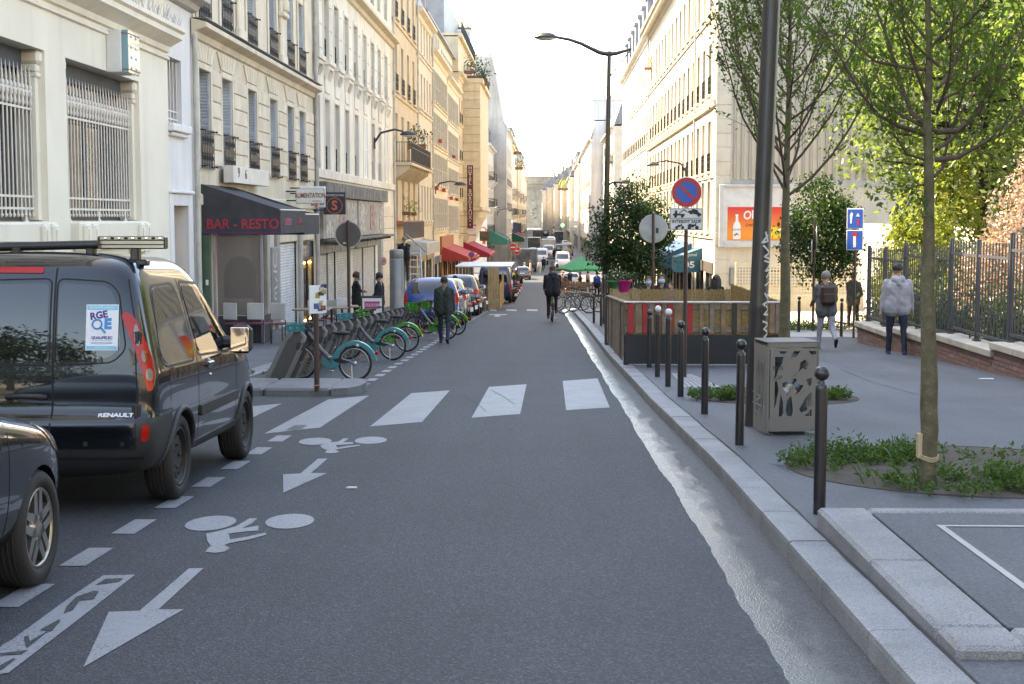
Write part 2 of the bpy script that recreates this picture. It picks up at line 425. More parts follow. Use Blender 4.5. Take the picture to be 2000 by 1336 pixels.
mark('rider_marking',Z2([(933,655),(1000,640),(1070,620),(1130,585),(1165,585),(1140,608),(1095,630),(1170,618),(1170,640),(1110,645),(1035,654),(1042,680),(1120,668),(1200,650),(1208,658),(1130,680),(1040,697),(1015,706),(1040,718),(1020,735),(975,741),(930,737),(940,722),(955,710),(940,690)]))
mark('arrow_marking',Z2([(855,812),(922,810),(718,997),(832,997),(378,1258),(493,1008),(632,1003)]))
mark('arrow_marking',Z1([(670,838),(762,836),(606,970),(755,971),(350,1153),(347,982),(508,975)]))
mark('bay_marking',Z2([(467,843),(612,840),(330,1062),(40,1283),(-200,1330),(-230,1300),(60,1130),(320,940)]))
M_gap=M_road
for P in([(430,886),(478,858),(560,855),(540,870),(490,878)],[(300,985),(345,940),(425,912),(448,915),(425,950),(360,958),(330,1000),(288,1015)],[(180,1090),(270,1040),(272,1052),(232,1096)],[(108,1120),(130,1116),(135,1140),(225,1090),(120,1172)],[(0,1195),(128,1180),(95,1200),(0,1205)],[(0,1250),(60,1218),(70,1222),(10,1268),(-60,1290)]):
 mark('bay_letter',Z2(P),.007,M_gap)
for k in range(-4,55):
 y0=8.86+k
 if 15.4<y0<19.8:continue
 xa,xb=-2.78,-2.63
 if y0>20:xa,xb=-2.84,-2.70
 mb=MB();j=rnd.uniform(-.01,.01)
 mb.add([(xa+j,y0,G(y0)+.004),(xb+j,y0,G(y0)+.004),(xb+j,y0+.53,G(y0+.53)+.004),(xa+j,y0+.53,G(y0+.53)+.004)],[(0,1,2,3)])
 mb.obj('dash_marking',M_paint,road)
for(a,b_)in((989,1009),(1029,1050),(957,970)):
 mark('dash_marking',[(a,604),(b_,604.5),(b_,607.5),(a,607)])
mark('arrow_marking',[(955,613.5),(990,613.5),(990,615),(975,616),(977,618.5),(965,618.5),(967,615.5),(955,615)])
def seam(px,w=.012,h=PAV+.004,parent=None,name='tar_seam'):
 P=[gnd(a,b_,h)for a,b_ in px];mb=MB();vs=[]
 for i,p in enumerate(P):
  t=(P[min(i+1,len(P)-1)]-P[max(i-1,0)]).normalized();nrm=Vector((-t.y,t.x,0)).normalized()*w*rnd.uniform(.35,.65)
  vs+=[p+nrm,p-nrm]
 mb.add(vs,[(2*i,2*i+1,2*i+3,2*i+2)for i in range(len(P)-1)]);return mb.obj(name,M_joint,parent)
 # ------------------------------------------------------------------ raised granite-edged platform at the right
plat=link('raised_platform',None);plat['kind']='structure'
def PZ(y):return G(y)+PAV+.055+.07*max(0,min(1,(y-5.64)/3))
def slab_box(name,x0,x1,y0,y1,m,zoff=0,bev=.02,parent=plat):
 mb=MB();mb.cbox(x0,x1,y0,y1,0,1,bev)
 zt={}
 mb.v=[(x,y,(PZ(y)+zoff-(1-z))if z>.5 else G(y)-.1)for x,y,z in mb.v]
 return mb.obj(name,m,parent)
XP=1.645
ys=[5.66,6.2,7.2,8.2,8.62]
ys=[5.95,7.2,8.64]
for a,b_ in zip(ys[:-1],ys[1:]):slab_box('granite_edge',XP,XP+.3,a+.003,b_-.003,M_granite)
slab_box('granite_edge',XP,XP+.3,5.64,5.944,M_granite)
x=XP+.303
while x<6:
 slab_box('granite_edge',x,x+1.0,5.64,5.944,M_granite);slab_box('granite_edge',x,x+1.0,8.50,8.64,M_granite);x+=1.004
slab_box('asphalt_infill',XP+.304,6.0,5.948,8.496,M_pave,-.006,.004)
M_line=mat('pale_line',(.36,.36,.34),.7,.1)
def pl(x0,x1,y0,y1):
 mb=MB();mb.add([(x0,y0,PZ(y0)-.002),(x1,y0,PZ(y0)-.002),(x1,y1,PZ(y1)-.002),(x0,y1,PZ(y1)-.002)],[(0,1,2,3)]);mb.obj('inlay_line',M_line,plat)
pl(2.23,2.27,6.05,8.12);pl(2.27,6,8.08,8.12)
# ------------------------------------------------------------------ tree pits
def pit(cx,cy,r):
 n=40;mb=MB();vs=[(cx,cy,G(cy)+PAV+.05)]
 for k in range(n):
  a=2*PI*k/n;rr=r*.55;yy=cy+rr*math.sin(a)*1.1;vs.append((cx+rr*math.cos(a),yy,G(yy)+PAV+.035+rnd.uniform(-.01,.015)))
 for k in range(n):
  a=2*PI*k/n;yy=cy+r*math.sin(a)*1.05;vs.append((cx+r*math.cos(a),yy,G(yy)+PAV+.006))
 fs=[(0,1+k,1+(k+1)%n)for k in range(n)]+[(1+k,n+1+k,n+1+(k+1)%n,1+(k+1)%n)for k in range(n)]
 mb.add(vs,fs,0,True);o=mb.obj('soil',M_soil);o['kind']='structure'
 rim=MB();rim.tube([(cx+(r+.01)*math.cos(2*PI*k/n),cy+(r+.01)*1.05*math.sin(2*PI*k/n),G(cy+r*1.05*math.sin(2*PI*k/n))+PAV)for k in range(n+1)],.012,5);rim.obj('pit_rim',mat('rust_steel',(.06,.045,.035),.8),o)
 return o
PIT1=(3.35,11.3,1.42);PIT2=(2.85,17.9,1.02)
soil1=pit(*PIT1);soil2=pit(*PIT2)
tac=link('tactile_paving',None);tac['kind']='structure'
q=[gnd(1312,729,PAV+.006),gnd(1352,731,PAV+.006),gnd(1412,757,PAV+.006),gnd(1333,756,PAV+.006)]
M_tac=mat('tactile_white',(.30,.30,.30),.7,.1)
for k in range(7):
 a,b_=(k+.12)/7,(k+.88)/7
 mb=MB();mb.quad(q[3].lerp(q[2],a),q[3].lerp(q[2],b_),q[0].lerp(q[1],b_),q[0].lerp(q[1],a));mb.obj('tactile_strip',M_tac,tac)
mb=MB();yy_=[y*.4 for y in range(0,160)]
vs=[]
for y in yy_:x=KR(y)+.235+rnd.uniform(-.004,.004);w_=rnd.uniform(.004,.010);vs+=[(x-w_,y,G(y)+PAV+.005),(x+w_,y,G(y)+PAV+.005)]
mb.add(vs,[(2*i,2*i+1,2*i+3,2*i+2)for i in range(len(yy_)-1)]);mb.obj('joint_line',M_joint,kerb)
for P in([(1900,905),(1780,893),(1660,886),(1560,880)],[(1640,720),(1700,745),(1790,770)],[(1640,700),(1720,702),(1800,712)],[(1500,905),(1540,912),(1570,906)]):seam(P,.010,PAV+.005,kerb)
for P in([(905,772),(935,790),(950,804)],[(1063,745),(1075,753),(1083,762)],[(960,762),(985,775),(1005,790),(1018,786)]):seam(P,.008,.008,road)
# ------------------------------------------------------------------ building kit
XL,XR=-7.7,7.4
def YL(px,x=XL):return atX(px,430,x).y
def ZL(px,py,x=XL):return atX(px,py,x).z
def glass_mat(name,col,rough=.06):
 m,n,l,b=nodes(name);b.inputs['Base Color'].default_value=tuple(col)+(1,);b.inputs['Roughness'].default_value=rough
 b.inputs['Specular IOR Level'].default_value=.9;MATS[name]=m;return m
G_dark=glass_mat('glass_dark',(.03,.035,.04));G_mid=glass_mat('glass_mid',(.12,.13,.135),.12);G_curt=glass_mat('glass_curtain',(.42,.41,.38),.25)
GL=[G_dark,G_mid,G_curt,G_dark]
M_zinc=mat('zinc_roof',(.22,.23,.25),.5,.15,1.2)
M_chim=mat('chimney_brick',(.40,.30,.22),.9,.2,5);M_pot=mat('chimney_pot',(.45,.20,.12),.8)
M_iron=mat('black_iron',(.015,.015,.017),.5,0);M_white=mat('white_paint',(.72,.72,.70),.45,.08,4)
M_frame=mat('window_frame',(.55,.55,.52),.5,.1,4);M_sash=mat('dark_sash',(.08,.075,.07),.5,0)
M_shutw=mat('pale_shutter',(.50,.54,.58),.55,.12,3);M_shutc=mat('cream_shutter',(.60,.56,.47),.6,.15,3)
M_pipe=mat('downpipe',(.50,.48,.42),.6,.2,3)
class Bld:
 def __init__(s,name,label,side,pos,u0,ybase=None,cat='building',group=None):
  s.side=side;s.u0=u0
  if side=='L':loc,rz=(pos,u0,0),PI/2
  elif side=='R':loc,rz=(pos,-u0,0),-PI/2
  else:loc,rz=(u0,pos,0),0
  s.z0=G(loc[1]);s.root=thing(name,label,cat,(loc[0],loc[1],s.z0),rz,group)
 def part(s,name,mb,mats,parent=None):
  o=mb.obj(name,mats,s.root)
  o.data.transform(TR(-s.u0,0,-s.z0))
  if parent is not None:o.parent=parent
  return o
 def put(s,name,me,u,y,z,parent=None,rz=0.):
  o=link(name,me,parent if parent is not None else s.root)
  o.matrix_basis=TR(u-s.u0,y,z-s.z0)@RZ(rz)
  return o
 def wall(s,name,u0,u1,z0,z1,ops,m,rec=.22,depth=8.,m_rev=None,y=0.):
  mb=MB();us=sorted({u0,u1,*[o[0]for o in ops],*[o[1]for o in ops]});zs=sorted({z0,z1,*[o[2]for o in ops],*[o[3]for o in ops]})
  us=[u for u in us if u0<=u<=u1];zs=[z for z in zs if z0<=z<=z1]
  for i in range(len(us)-1):
   for j in range(len(zs)-1):
    cu,cz=(us[i]+us[i+1])/2,(zs[j]+zs[j+1])/2
    if any(o[0]<cu<o[1]and o[2]<cz<o[3]for o in ops):continue
    mb.quad((us[i],y,zs[j]),(us[i+1],y,zs[j]),(us[i+1],y,zs[j+1]),(us[i],y,zs[j+1]))
  for(a,b,c,d)in ops:
   e=y+rec
   mb.quad((a,y,c),(a,y,d),(a,e,d),(a,e,c),1);mb.quad((b,y,d),(b,y,c),(b,e,c),(b,e,d),1)
   mb.quad((a,y,d),(b,y,d),(b,e,d),(a,e,d),1);mb.quad((b,y,c),(a,y,c),(a,e,c),(b,e,c),1)
   mb.quad((a,e,c),(b,e,c),(b,e,d),(a,e,d),1)
  D=y+depth
  mb.quad((u0,D,z0),(u0,y,z0),(u0,y,z1),(u0,D,z1));mb.quad((u1,y,z0),(u1,D,z0),(u1,D,z1),(u1,y,z1))
  mb.quad((u1,D,z0),(u0,D,z0),(u0,D,z1),(u1,D,z1));mb.quad((u0,y,z1),(u1,y,z1),(u1,D,z1),(u0,D,z1))
  return s.part(name,mb,[m,m_rev or m])
 def band(s,name,u0,u1,prof,m,parent=None):
  """profile of (outward, z) extruded along the facade"""
  mb=MB();ex(mb,prof,u0,u1);return s.part(name,mb,m,parent)
def ex(mb,prof,u0,u1,mi=0):
 M=Matrix(((0,0,1,0),(-1,0,0,0),(0,1,0,0),(0,0,0,1)))
 mb.prism(prof,u0,u1,M,mi)
_WM={}
def win_mesh(w,h,kind='french',m=None):
 k=(round(w,3),round(h,3),kind,(m or M_frame).name)
 if k in _WM:return _WM[k]
 mb=MB();t=.06;d=.05
 mb.box(0,t,-d,0,0,h);mb.box(w-t,w,-d,0,0,h);mb.box(t,w-t,-d,0,h-t,h);mb.box(t,w-t,-d,0,0,t)
 mb.box(w/2-t*.7,w/2+t*.7,-d*.95,0,t,h-t)
 if kind=='french':
  for f in(.3,.53,.76):mb.box(t,w/2-t*.7,-d*.7,0,h*f-.015,h*f+.015);mb.box(w/2+t*.7,w-t,-d*.7,0,h*f-.015,h*f+.015)
 elif kind=='bank':
  mb.box(w*.25-.02,w*.25+.02,-d*.9,0,t,h-t);mb.box(w*.75-.02,w*.75+.02,-d*.9,0,t,h-t);mb.box(t,w-t,-d*.9,0,h*.8-.03,h*.8+.03)
 me=mb.mesh('window',m or M_frame)
 pb=MB();pb.quad((t*.5,-.012,t*.5),(w-t*.5,-.012,t*.5),(w-t*.5,-.012,h-t*.5),(t*.5,-.012,h-t*.5))
 panes=[]
 for g in GL:panes.append(pb.mesh('pane',g))
 _WM[k]=(me,panes);return _WM[k]
def window(B,u,z,w,h,rec=.22,kind='french',m=None,pane=None,y=0.):
 me,panes=win_mesh(w,h,kind,m)
 o=B.put('window',me,u,y+rec-.004,z)
 p=link('pane',panes[rnd.randrange(4)if pane is None else pane],o)
 return o
_RM={}
def rail_mesh(w,h,kind):
 k=(round(w,2),round(h,2),kind)
 if k in _RM:return _RM[k]
 mb=MB();r=.011
 for z in(0,h):mb.box(-.03,w+.03,-.012,.012,z-.014,z+.014)
 if kind=='fancy':
  mb.box(0,w,-.01,.01,h*.14-.008,h*.14+.008);mb.box(0,w,-.01,.01,h*.86-.008,h*.86+.008)
  n=7
  for i in range(n+1):
   x=w*i/n;mb.box(x-.006,x+.006,-.008,.008,0,h)
  for i in range(n):
   xa,xb=w*i/n,w*(i+1)/n
   for(za,zb)in((h*.16,h*.36),(h*.64,h*.84)):
    mb.tube([(xa,0,za),(xb,0,zb)],.007,3,cap=False,sm=False);mb.tube([(xb,0,za),(xa,0,zb)],.007,3,cap=False,sm=False)
   mb.box(xa+.025,xb-.025,-.004,.004,h*.40,h*.60)
  for x in(0,w):
   for z in(.04,h-.02):
    mb.box(x-.02,x+.02,-.06,.18,z-.012,z+.012);mb.sphere((x,-.07,z),.026,6,4)
 else:
  n=max(4,int(w/.11))
  for i in range(n+1):
   x=w*i/n;mb.box(x-.008,x+.008,-.008,.008,0,h)
  mb.box(0,w,-.01,.01,h*.8-.008,h*.8+.008);mb.box(0,w,-.01,.01,h*.2-.008,h*.2+.008)
  for i in range(0,n,1):
   xa=w*(i+.5)/n;mb.sphere((xa,0,h*.5),.035,5,4,sc=(1,.3,2.2))
 _RM[k]=mb.mesh('railing',M_iron);return _RM[k]
_SM={}
def shutter_mesh(w,h,m):
 """a louvred leaf in the local xz plane, facing -y"""
 k=(round(w,2),round(h,2),m.name)
 if k in _SM:return _SM[k]
 mb=MB();t=.05
 mb.box(0,t,-.035,0,0,h);mb.box(w-t,w,-.035,0,0,h)
 for z in(0,h*.5-t/2,h-t):mb.box(t,w-t,-.035,0,z,z+t)
 mb.box(t,w-t,-.010,-.004,t,h-t)
 n=int(h/.075)
 for i in range(n):
  z=t+(h-2*t)*i/n
  mb.quad((t,-.012,z+.05),(w-t,-.012,z+.05),(w-t,-.032,z+.012),(t,-.032,z+.012))
 _SM[k]=mb.mesh('shutter',m);return _SM[k]
def open_shutters(B,u,z,w,h,m):
 lw=w*.5
 B.put('shutter',shutter_mesh(lw,h,m),u-lw-.01,-.02,z);B.put('shutter',shutter_mesh(lw,h,m),u+w+.01,-.02,z)
def reveal_shutter(B,u,z,w,h,rec,m):
 """folded leaf lying against the far jamb of the opening (both jambs)"""
 me=shutter_mesh(rec*.9,h-.02,m)
 o=B.put('shutter',me,u+w-.012,.012,z+.01);o.matrix_basis=TR(u+w-.012-B.u0,rec*.92,z+.01-B.z0)@RZ(-PI/2)
 o=B.put('shutter',me,u+.012,0,z+.01);o.matrix_basis=TR(u+.012-B.u0,.012,z+.01-B.z0)@RZ(PI/2)
def sill(B,u,z,w,m,out=.14,t=.1,br=False):
 mb=MB();mb.cbox(u-.1,u+w+.1,-out,.02,z-t,z,.015)
 if br:
  mb.box(u-.02,u+w+.02,-out*.7,0,z-t*1.8,z-t-.001)
  for x in(u,u+w-.12):mb.prism([(0,0),(out*.75,0),(out*.75,-.1),(.02,-.42)],x,x+.12,Matrix(((0,0,1,0),(-1,0,0,0),(0,1,0,z-t*1.8-.001),(0,0,0,1))))
 return B.part('sill',mb,m)
def chimney(B,u0,u1,y0,z0,z1,n=4):
 mb=MB();mb.box(u0,u1,y0,y0+.7,z0,z1);mb.box(u0-.06,u1+.06,y0-.06,y0+.76,z1,z1+.14)
 c=B.part('chimney',mb,M_chim)
 for i in range(n):
  x=lerp(u0+.2,u1-.2,i/max(1,n-1));p=MB();p.lathe([(.11,0),(.14,.1),(.12,.55),(.14,.6)],8,(x,y0+.35,z1+.14));B.part('chimney_pot',p,M_pot,c)
def mansard(B,u0,u1,z,h,depth,dorm=None,m=None,slope=.9):
 mb=MB();prof=[(0,z),(-slope,z+h),(-depth+slope,z+h+.5),(-depth,z)]
 ex(mb,prof,u0,u1);r=B.part('roof',mb,m or M_zinc)
 for u in dorm or[]:
  d=MB();d.box(u-.6,u+.6,.15,1.4,z+.1,z+h*.75);ex(d,[(0,z+h*.75),(-.02,z+h*.75+.25),(-1.5,z+h*.75+.25),(-1.5,z+h*.75)],u-.7,u+.7);do=B.part('dormer',d,M_zinc)
  p=MB();p.quad((u-.42,.144,z+.25),(u+.42,.144,z+.25),(u+.42,.144,z+h*.68),(u-.42,.144,z+h*.68));B.part('pane',p,G_mid,do)
 return r
def downpipe(B,u,z0,z1,m=M_pipe,r=.055):
 mb=MB();mb.tube([(u,-.1,z0),(u,-.1,z1)],r,8)
 z=z0+1.2
 while z<z1:mb.lathe([(r*1.25,0),(r*1.25,.05)],8,(u,-.1,z));z+=2.1
 return B.part('downpipe',mb,m)
def roll_shutter(B,u0,u1,z0,z1,m,y=.12,pitch=.085,box=.35):
 n=int((z1-z0)/pitch);mb=MB();ex(mb,[(0,0),(.018,pitch*.2),(.018,pitch*.75),(0,pitch*.97)],0,u1-u0)
 me=mb.mesh('shutter_slat',m)
 bx=MB();bx.quad((u0,y+.01,z0),(u1,y+.01,z0),(u1,y+.01,z1),(u0,y+.01,z1));bx.box(u0-.05,u0+.0,y-.06,y,z0,z1);bx.box(u1,u1+.05,y-.06,y,z0,z1)
 sh=B.part('rolling_shutter',bx,mat('shutter_back',(.2,.2,.19),.7))
 for i in range(n):
  o=link('shutter_slat',me,sh);o.location=(u0-B.u0,y,z0+i*pitch-B.z0)
 return sh
def awning(name,label,side,pos,y0,y1,z_in,z_out,z_val,out,m_top,m_val=None,group=None,scallop=False):
 """top-level awning fixed to a facade; local x runs along the facade"""
 if side=='L':o=thing(name,label,'awning',(pos,y0,z_val),PI/2,group);L=y1-y0
 else:o=thing(name,label,'awning',(pos,y1,z_val),-PI/2,group);L=y1-y0
 zi,zo,t=z_in-z_val,z_out-z_val,.02
 mb=MB();n=8
 for i in range(n):
  a,b=i/n,(i+1)/n;sa,sb=-.05*math.sin(PI*a),-.05*math.sin(PI*b)
  mb.quad((0,-out*a,lerp(zi,zo,a)+sa),(0,-out*b,lerp(zi,zo,b)+sb),(L,-out*b,lerp(zi,zo,b)+sb),(L,-out*a,lerp(zi,zo,a)+sa))
 mb.quad((0,-out,zo),(0,-out,0),(L,-out,0),(L,-out,zo),1)
 for x in(0,L):
  mb.add([(x,0,zi),(x,0,0),(x,-out,0),(x,-out,zo)],[(0,1,2,3)],1)
 mb.obj('canvas',[m_top,m_val or m_top],o)
 f=MB()
 for x in(.05,L-.05):f.tube([(x,-.02,zi*.4),(x,-out+.02,.05)],.018,6)
 f.tube([(0,-out+.015,zo-.01),(L,-out+.015,zo-.01)],.02,6)
 f.obj('frame',mat('awning_frame',(.5,.5,.48),.4,metal=.5),o)
 return o
def hang_sign(name,label,x,y,z,w,h,m_face,t=.1,m_edge=None,cat='sign',group=None,bracket=None):
 """double-sided sign box standing out from a facade, facing up and down the street"""
 o=thing(name,label,cat,(x,y,z),0,group)
 mb=MB();mb.cbox(-w/2,w/2,-t/2,t/2,-h/2,h/2,.012);mb.obj('panel',m_edge or m_face,o)
 f=MB();f.box(-w/2+.02,w/2-.02,-t/2-.004,-t/2+.002,-h/2+.02,h/2-.02);f.obj('face',m_face,o)
 if bracket:
  b=MB();b.tube([(-w/2,0,h*.3),(-w/2-bracket,0,h*.3)],.02,6);b.tube([(-w/2,0,-h*.3),(-w/2-bracket,0,-h*.3)],.02,6);b.obj('bracket',M_iron,o)
 return o
 # ================================================================== left side, near buildings
M_cream=mat('cream_render',(.76,.71,.595),.8,.05,.8,.25,120,streak=.18,stain=.12)
M_annex=mat('white_render',(.70,.69,.68),.8,.06,.9,.25,120,streak=.22)
M_stone2=mat('cream_stone',(.66,.58,.45),.85,.1,1.6,.3,80,streak=.35,stain=.2)
M_stone2b=mat('cream_stone_light',(.70,.62,.49),.85,.12,2.3,.3,80,streak=.25)
M_wht3=mat('offwhite_plaster',(.72,.67,.58),.85,.1,1.1,.3,60,streak=.5,stain=.25)
M_grime=mat('grimy_grey',(.20,.19,.175),.9,.4,2.5,.4,30,streak=.6,stain=.5)
M_gold=mat('bar_paint',(.56,.53,.47),.5,.06,3)
B1Y=YL(333)
# ---- building 1: pale institutional building with barred windows
B1=Bld('institution_building','pale cream building with tall barred windows and deep cornice','L',XL,4.5)
w2=(YL(136),YL(277));w1=(w2[0]-.95-4.0,w2[0]-.95);w0=(w1[0]-5.0,w1[0]-.95)
ZS,ZT=1.62,4.2
ops=[(w[0],w[1],ZS-.02,ZT)for w in(w2,w1,w0)]
bas=[(w[0]+1.5,w[1]-.9,.45,.92)for w in(w2,w1)]
B1.wall('wall',4.5,B1Y,-1.6,19,ops+[(a,b,c-0,d)for a,b,c,d in bas],M_cream,.42,12)  # unseen height and near end sized to keep the road shaded
M_bars=mat('grey_cream_bars',(.66,.61,.54),.5,.1,5)
lance=MB();lance.tube([(0,0,0),(0,0,1.92)],.015,6);lance.lathe([(.017,0),(.032,.02),(.034,.06),(.026,.10),(.034,.14),(.044,.17),(.036,.22),(.03,.24),(.042,.27),(.036,.31),(.018,.33),(.026,.36),(.002,.62)],8,(0,0,1.66));lance.sphere((0,0,.03),.03,6,4)
lance_me=lance.mesh('bar',M_bars)
for wi,(a,b)in enumerate((w2,w1,w0)):
 window(B1,a,ZS,b-a,ZT-ZS,.42,'bank',M_sash,0)
 for side,(ua,ub)in enumerate(((a-.02,a+.16),(b-.16,b+.02))):
  mb=MB();mb.box(ua,ub,.10,.40,ZS,ZT-.42);mb.cbox(ua-.0,ub+.0,.06,.40,ZT-.42,ZT-.34,.02);mb.cbox(ua,ub,.075,.40,ZT-.335,ZT-.22,.02);mb.cbox(ua,ub,.03,.40,ZT-.215,ZT-.005,.05)
  B1.part('pilaster',mb,M_cream)
 mb=MB();mb.box(a+.16,b-.16,.30,.40,ZT-.30,ZT-.01);B1.part('lintel',mb,mat('slate_lintel',(.06,.07,.085),.6))
 g=MB();gl=b-a-.40
 for z in(.10,.28,1.60,1.86):g.box(a+.17,b-.17,.155,.185,ZS+z+.06,ZS+z+.095)
 grille=B1.part('grille',g,M_bars)
 n=24
 for i in range(n):
  u=a+.20+gl*i/(n-1);o=link('bar',lance_me,grille);o.location=(u-B1.u0,.17,ZS+.05-B1.z0)
 for u in(a+.5,(a+b)/2,b-.5):
  f=MB();f.lathe([(.07,-.07),(.02,.0),(.02,.16)],6,(u,.17,ZS+.02));B1.part('grille_foot',f,M_bars,grille)
 mb=MB();mb.cbox(a+.05,b-.05,-.16,.38,ZS-.42,ZS-.03,.03);mb.box(a+.15,b-.15,-.08,.3,ZS-.50,ZS-.425);B1.part('sill',mb,M_cream)
 for u in(a+.12,a+.52,b-.85,b-.45):
  mb=MB();mb.cbox(u,u+.28,-.24,.0,ZS-.52,ZS-.06,.035);mb.cbox(u+.07,u+.21,-.262,-.235,ZS-.42,ZS-.14,.008);mb.cbox(u-.02,u+.30,-.20,0,ZS-.60,ZS-.525,.02);mb.cbox(u+.03,u+.25,-.13,0,ZS-1.0,ZS-.603,.03)
  B1.part('console',mb,M_cream)
for(a,b,c,d)in bas:
 mb=MB()
 k=int((b-a)/.24)
 for i in range(k):
  x0=lerp(a,b,i/k);x1=lerp(a,b,(i+1)/k)
  mb.tube([(x0,.06,c),(x1,.06,d)],.02,5);mb.tube([(x1,.06,c),(x0,.06,d)],.02,5);mb.tube([(x1,.06,c),(x1,.06,d)],.015,5)
 B1.part('basement_grille',mb,M_bars)
 mb=MB();mb.quad((a,.4,c),(b,.4,c),(b,.4,d),(a,.4,d));B1.part('pane',mb,G_dark)
zc=ZL(331,111)
B1.band('moulding',4.5,B1Y,[(0,zc-.10),(.05,zc-.08),(.05,zc-.03),(0,zc)],M_cream)
B1.band('cornice',4.5,B1Y-.05,[(0,zc+.04),(.06,zc+.06),(.08,zc+.16),(.30,zc+.28),(.34,zc+.30),(.34,zc+.40),(.40,zc+.44),(.40,zc+.52),(0,zc+.60)],M_cream)
B1.band('upper_cornice',4.5,B1Y+2.2,[(0,zc+1.15),(.10,zc+1.18),(.16,zc+1.28),(.38,zc+1.34),(.38,zc+1.42),(0,zc+1.55)],mat('cornice_grey',(.48,.46,.42),.8,.1,2,streak=.3))
sp=MB();i=0
y=8.0
while y<B1Y-.15:
 h=rnd.uniform(.16,.30);sp.tube([(y,-.30+rnd.uniform(-.03,.05),zc+.5),(y+rnd.uniform(-.05,.05),-.30+rnd.uniform(-.12,.12),zc+.52+h)],.004,3,cap=False);y+=.045
o=B1.part('pigeon_spikes',sp,mat('steel_spikes',(.42,.40,.38),.5,metal=.2));o['kind']='stuff'
for fl in range(3):
 for k in range(7):
  u=5.5+k*3.6
  if fl==0 and u<6:pass
  window(B1,u,7.3+fl*3.9-.0,1.2,2.3,-.003,'french',M_frame)
mb=MB();mb.cbox(4.5,B1Y+2.2,-.45,12,19,19.5,.05);B1.part('roof_edge',mb,M_cream)
c0=atX(219,104,XL)
sg=thing('glass_sign','glass-fronted sign box with bulbs fixed high on the cream wall','sign',(XL,c0.y,c0.z),PI/2)
mb=MB();mb.cbox(-.34,.34,-.26,0,-.36,.36,.01);mb.obj('casing',M_white,sg)
mb=MB();mb.cbox(-.30,.37,-.38,-.264,-.37,.37,.008)
gm,n_,l_,b_=nodes('aqua_glass');b_.inputs['Base Color'].default_value=(.16,.33,.37,1);b_.inputs['Roughness'].default_value=.08;b_.inputs['Coat Weight'].default_value=1
mb.obj('glass_front',gm,sg)
for z in(-.27,-.09,.09,.27):
 for u in(-.12,.16):
  mb=MB();mb.sphere((u,-.385,z),.035,8,6,sc=(1,.5,.8));mb.obj('bulb',mat('bulb_white',(.8,.8,.78),.15),sg)
mb=MB();mb.tube([(.375,-.3,.33),(.42,-.32,0),(.375,-.3,-.33)],.012,5)
for z in(-.31,.31):mb.tube([(-.345,-.27,z),(-.31,-.385,z),(.37,-.387,z)],.008,4)
mb.obj('cable',mat('red_cable',(.25,.04,.04),.5),sg)
# ---- annex strip with narrow barred window and portal
BAY=YL(384)
A=Bld('annex_building','narrow white house strip with barred window and recessed tan door','L',XL-.03,B1Y)
wa=(YL(335),YL(362));dz=ZL(340,402)
da=(YL(338),YL(367))
A.wall('wall',B1Y+.003,BAY,-1.8,17.5,[(wa[0],wa[1],ZL(350,245),ZL(340,113)),(da[0],da[1],G(30)-.2,dz)],M_annex,.4,10)  # wall above the view raised to block a strip of sun
window(A,wa[0],ZL(350,245),wa[1]-wa[0],ZL(340,113)-ZL(350,245),.4,'french',M_frame,1)
mb=MB()
za,zb=ZL(350,245),ZL(340,113)
for k in range(5):
 u=lerp(wa[0]+.05,wa[1]-.05,k/4);mb.tube([(u,.1,za),(u,.1,zb-.05)],.014,5)
for z in(.12,.3,1.6,1.75):mb.box(wa[0],wa[1],.09,.11,za+z*.9,za+z*.9+.03)
A.part('grille',mb,M_bars)
mb=MB();mb.cbox(wa[0]-.12,wa[1]+.25,-.16,.02,za-.16,za-.0,.02);mb.cbox(wa[0]-.02,wa[1]+.15,-.10,.0,za-.25,za-.163,.02);A.part('sill',mb,M_annex)
mb=MB()
mb.cbox(da[0]-.28,da[0]-.002,-.06,.0,G(30)-.2,dz+.25,.012);mb.cbox(da[1]+.002,da[1]+.28,-.06,0,G(30)-.2,dz+.25,.012);mb.cbox(da[0]-.001,da[1]+.001,-.06,0,dz+.002,dz+.25,.012);mb.cbox(da[0]-.3,da[1]+.34,-.12,0,dz+.253,dz+.32,.02);A.part('door_surround',mb,M_annex)
mb=MB();mb.cbox(da[0],da[1],.28,.36,G(30)-.1,dz,.01)
for z in(.35,1.35):mb.cbox(da[0]+.15,da[1]-.15,.25,.29,G(30)+z,G(30)+z+.8,.03)
A.part('door',mb,mat('tan_door',(.42,.26,.11),.45,.15,4))
mb=MB();mb.cbox(da[1]-.02,da[1]-.003,.05,.17,G(30)+1.35,G(30)+1.75,.004);A.part('intercom',mb,mat('steel',(.45,.45,.45),.35,metal=.8))
mb=MB();mb.box(da[0]+.5,da[0]+.72,-.015,-.002,dz+.06,dz+.2);A.part('number_plate',mb,mat('plate_grey',(.2,.22,.26),.4))
downpipe(A,BAY-.12,-1.2,5.6)
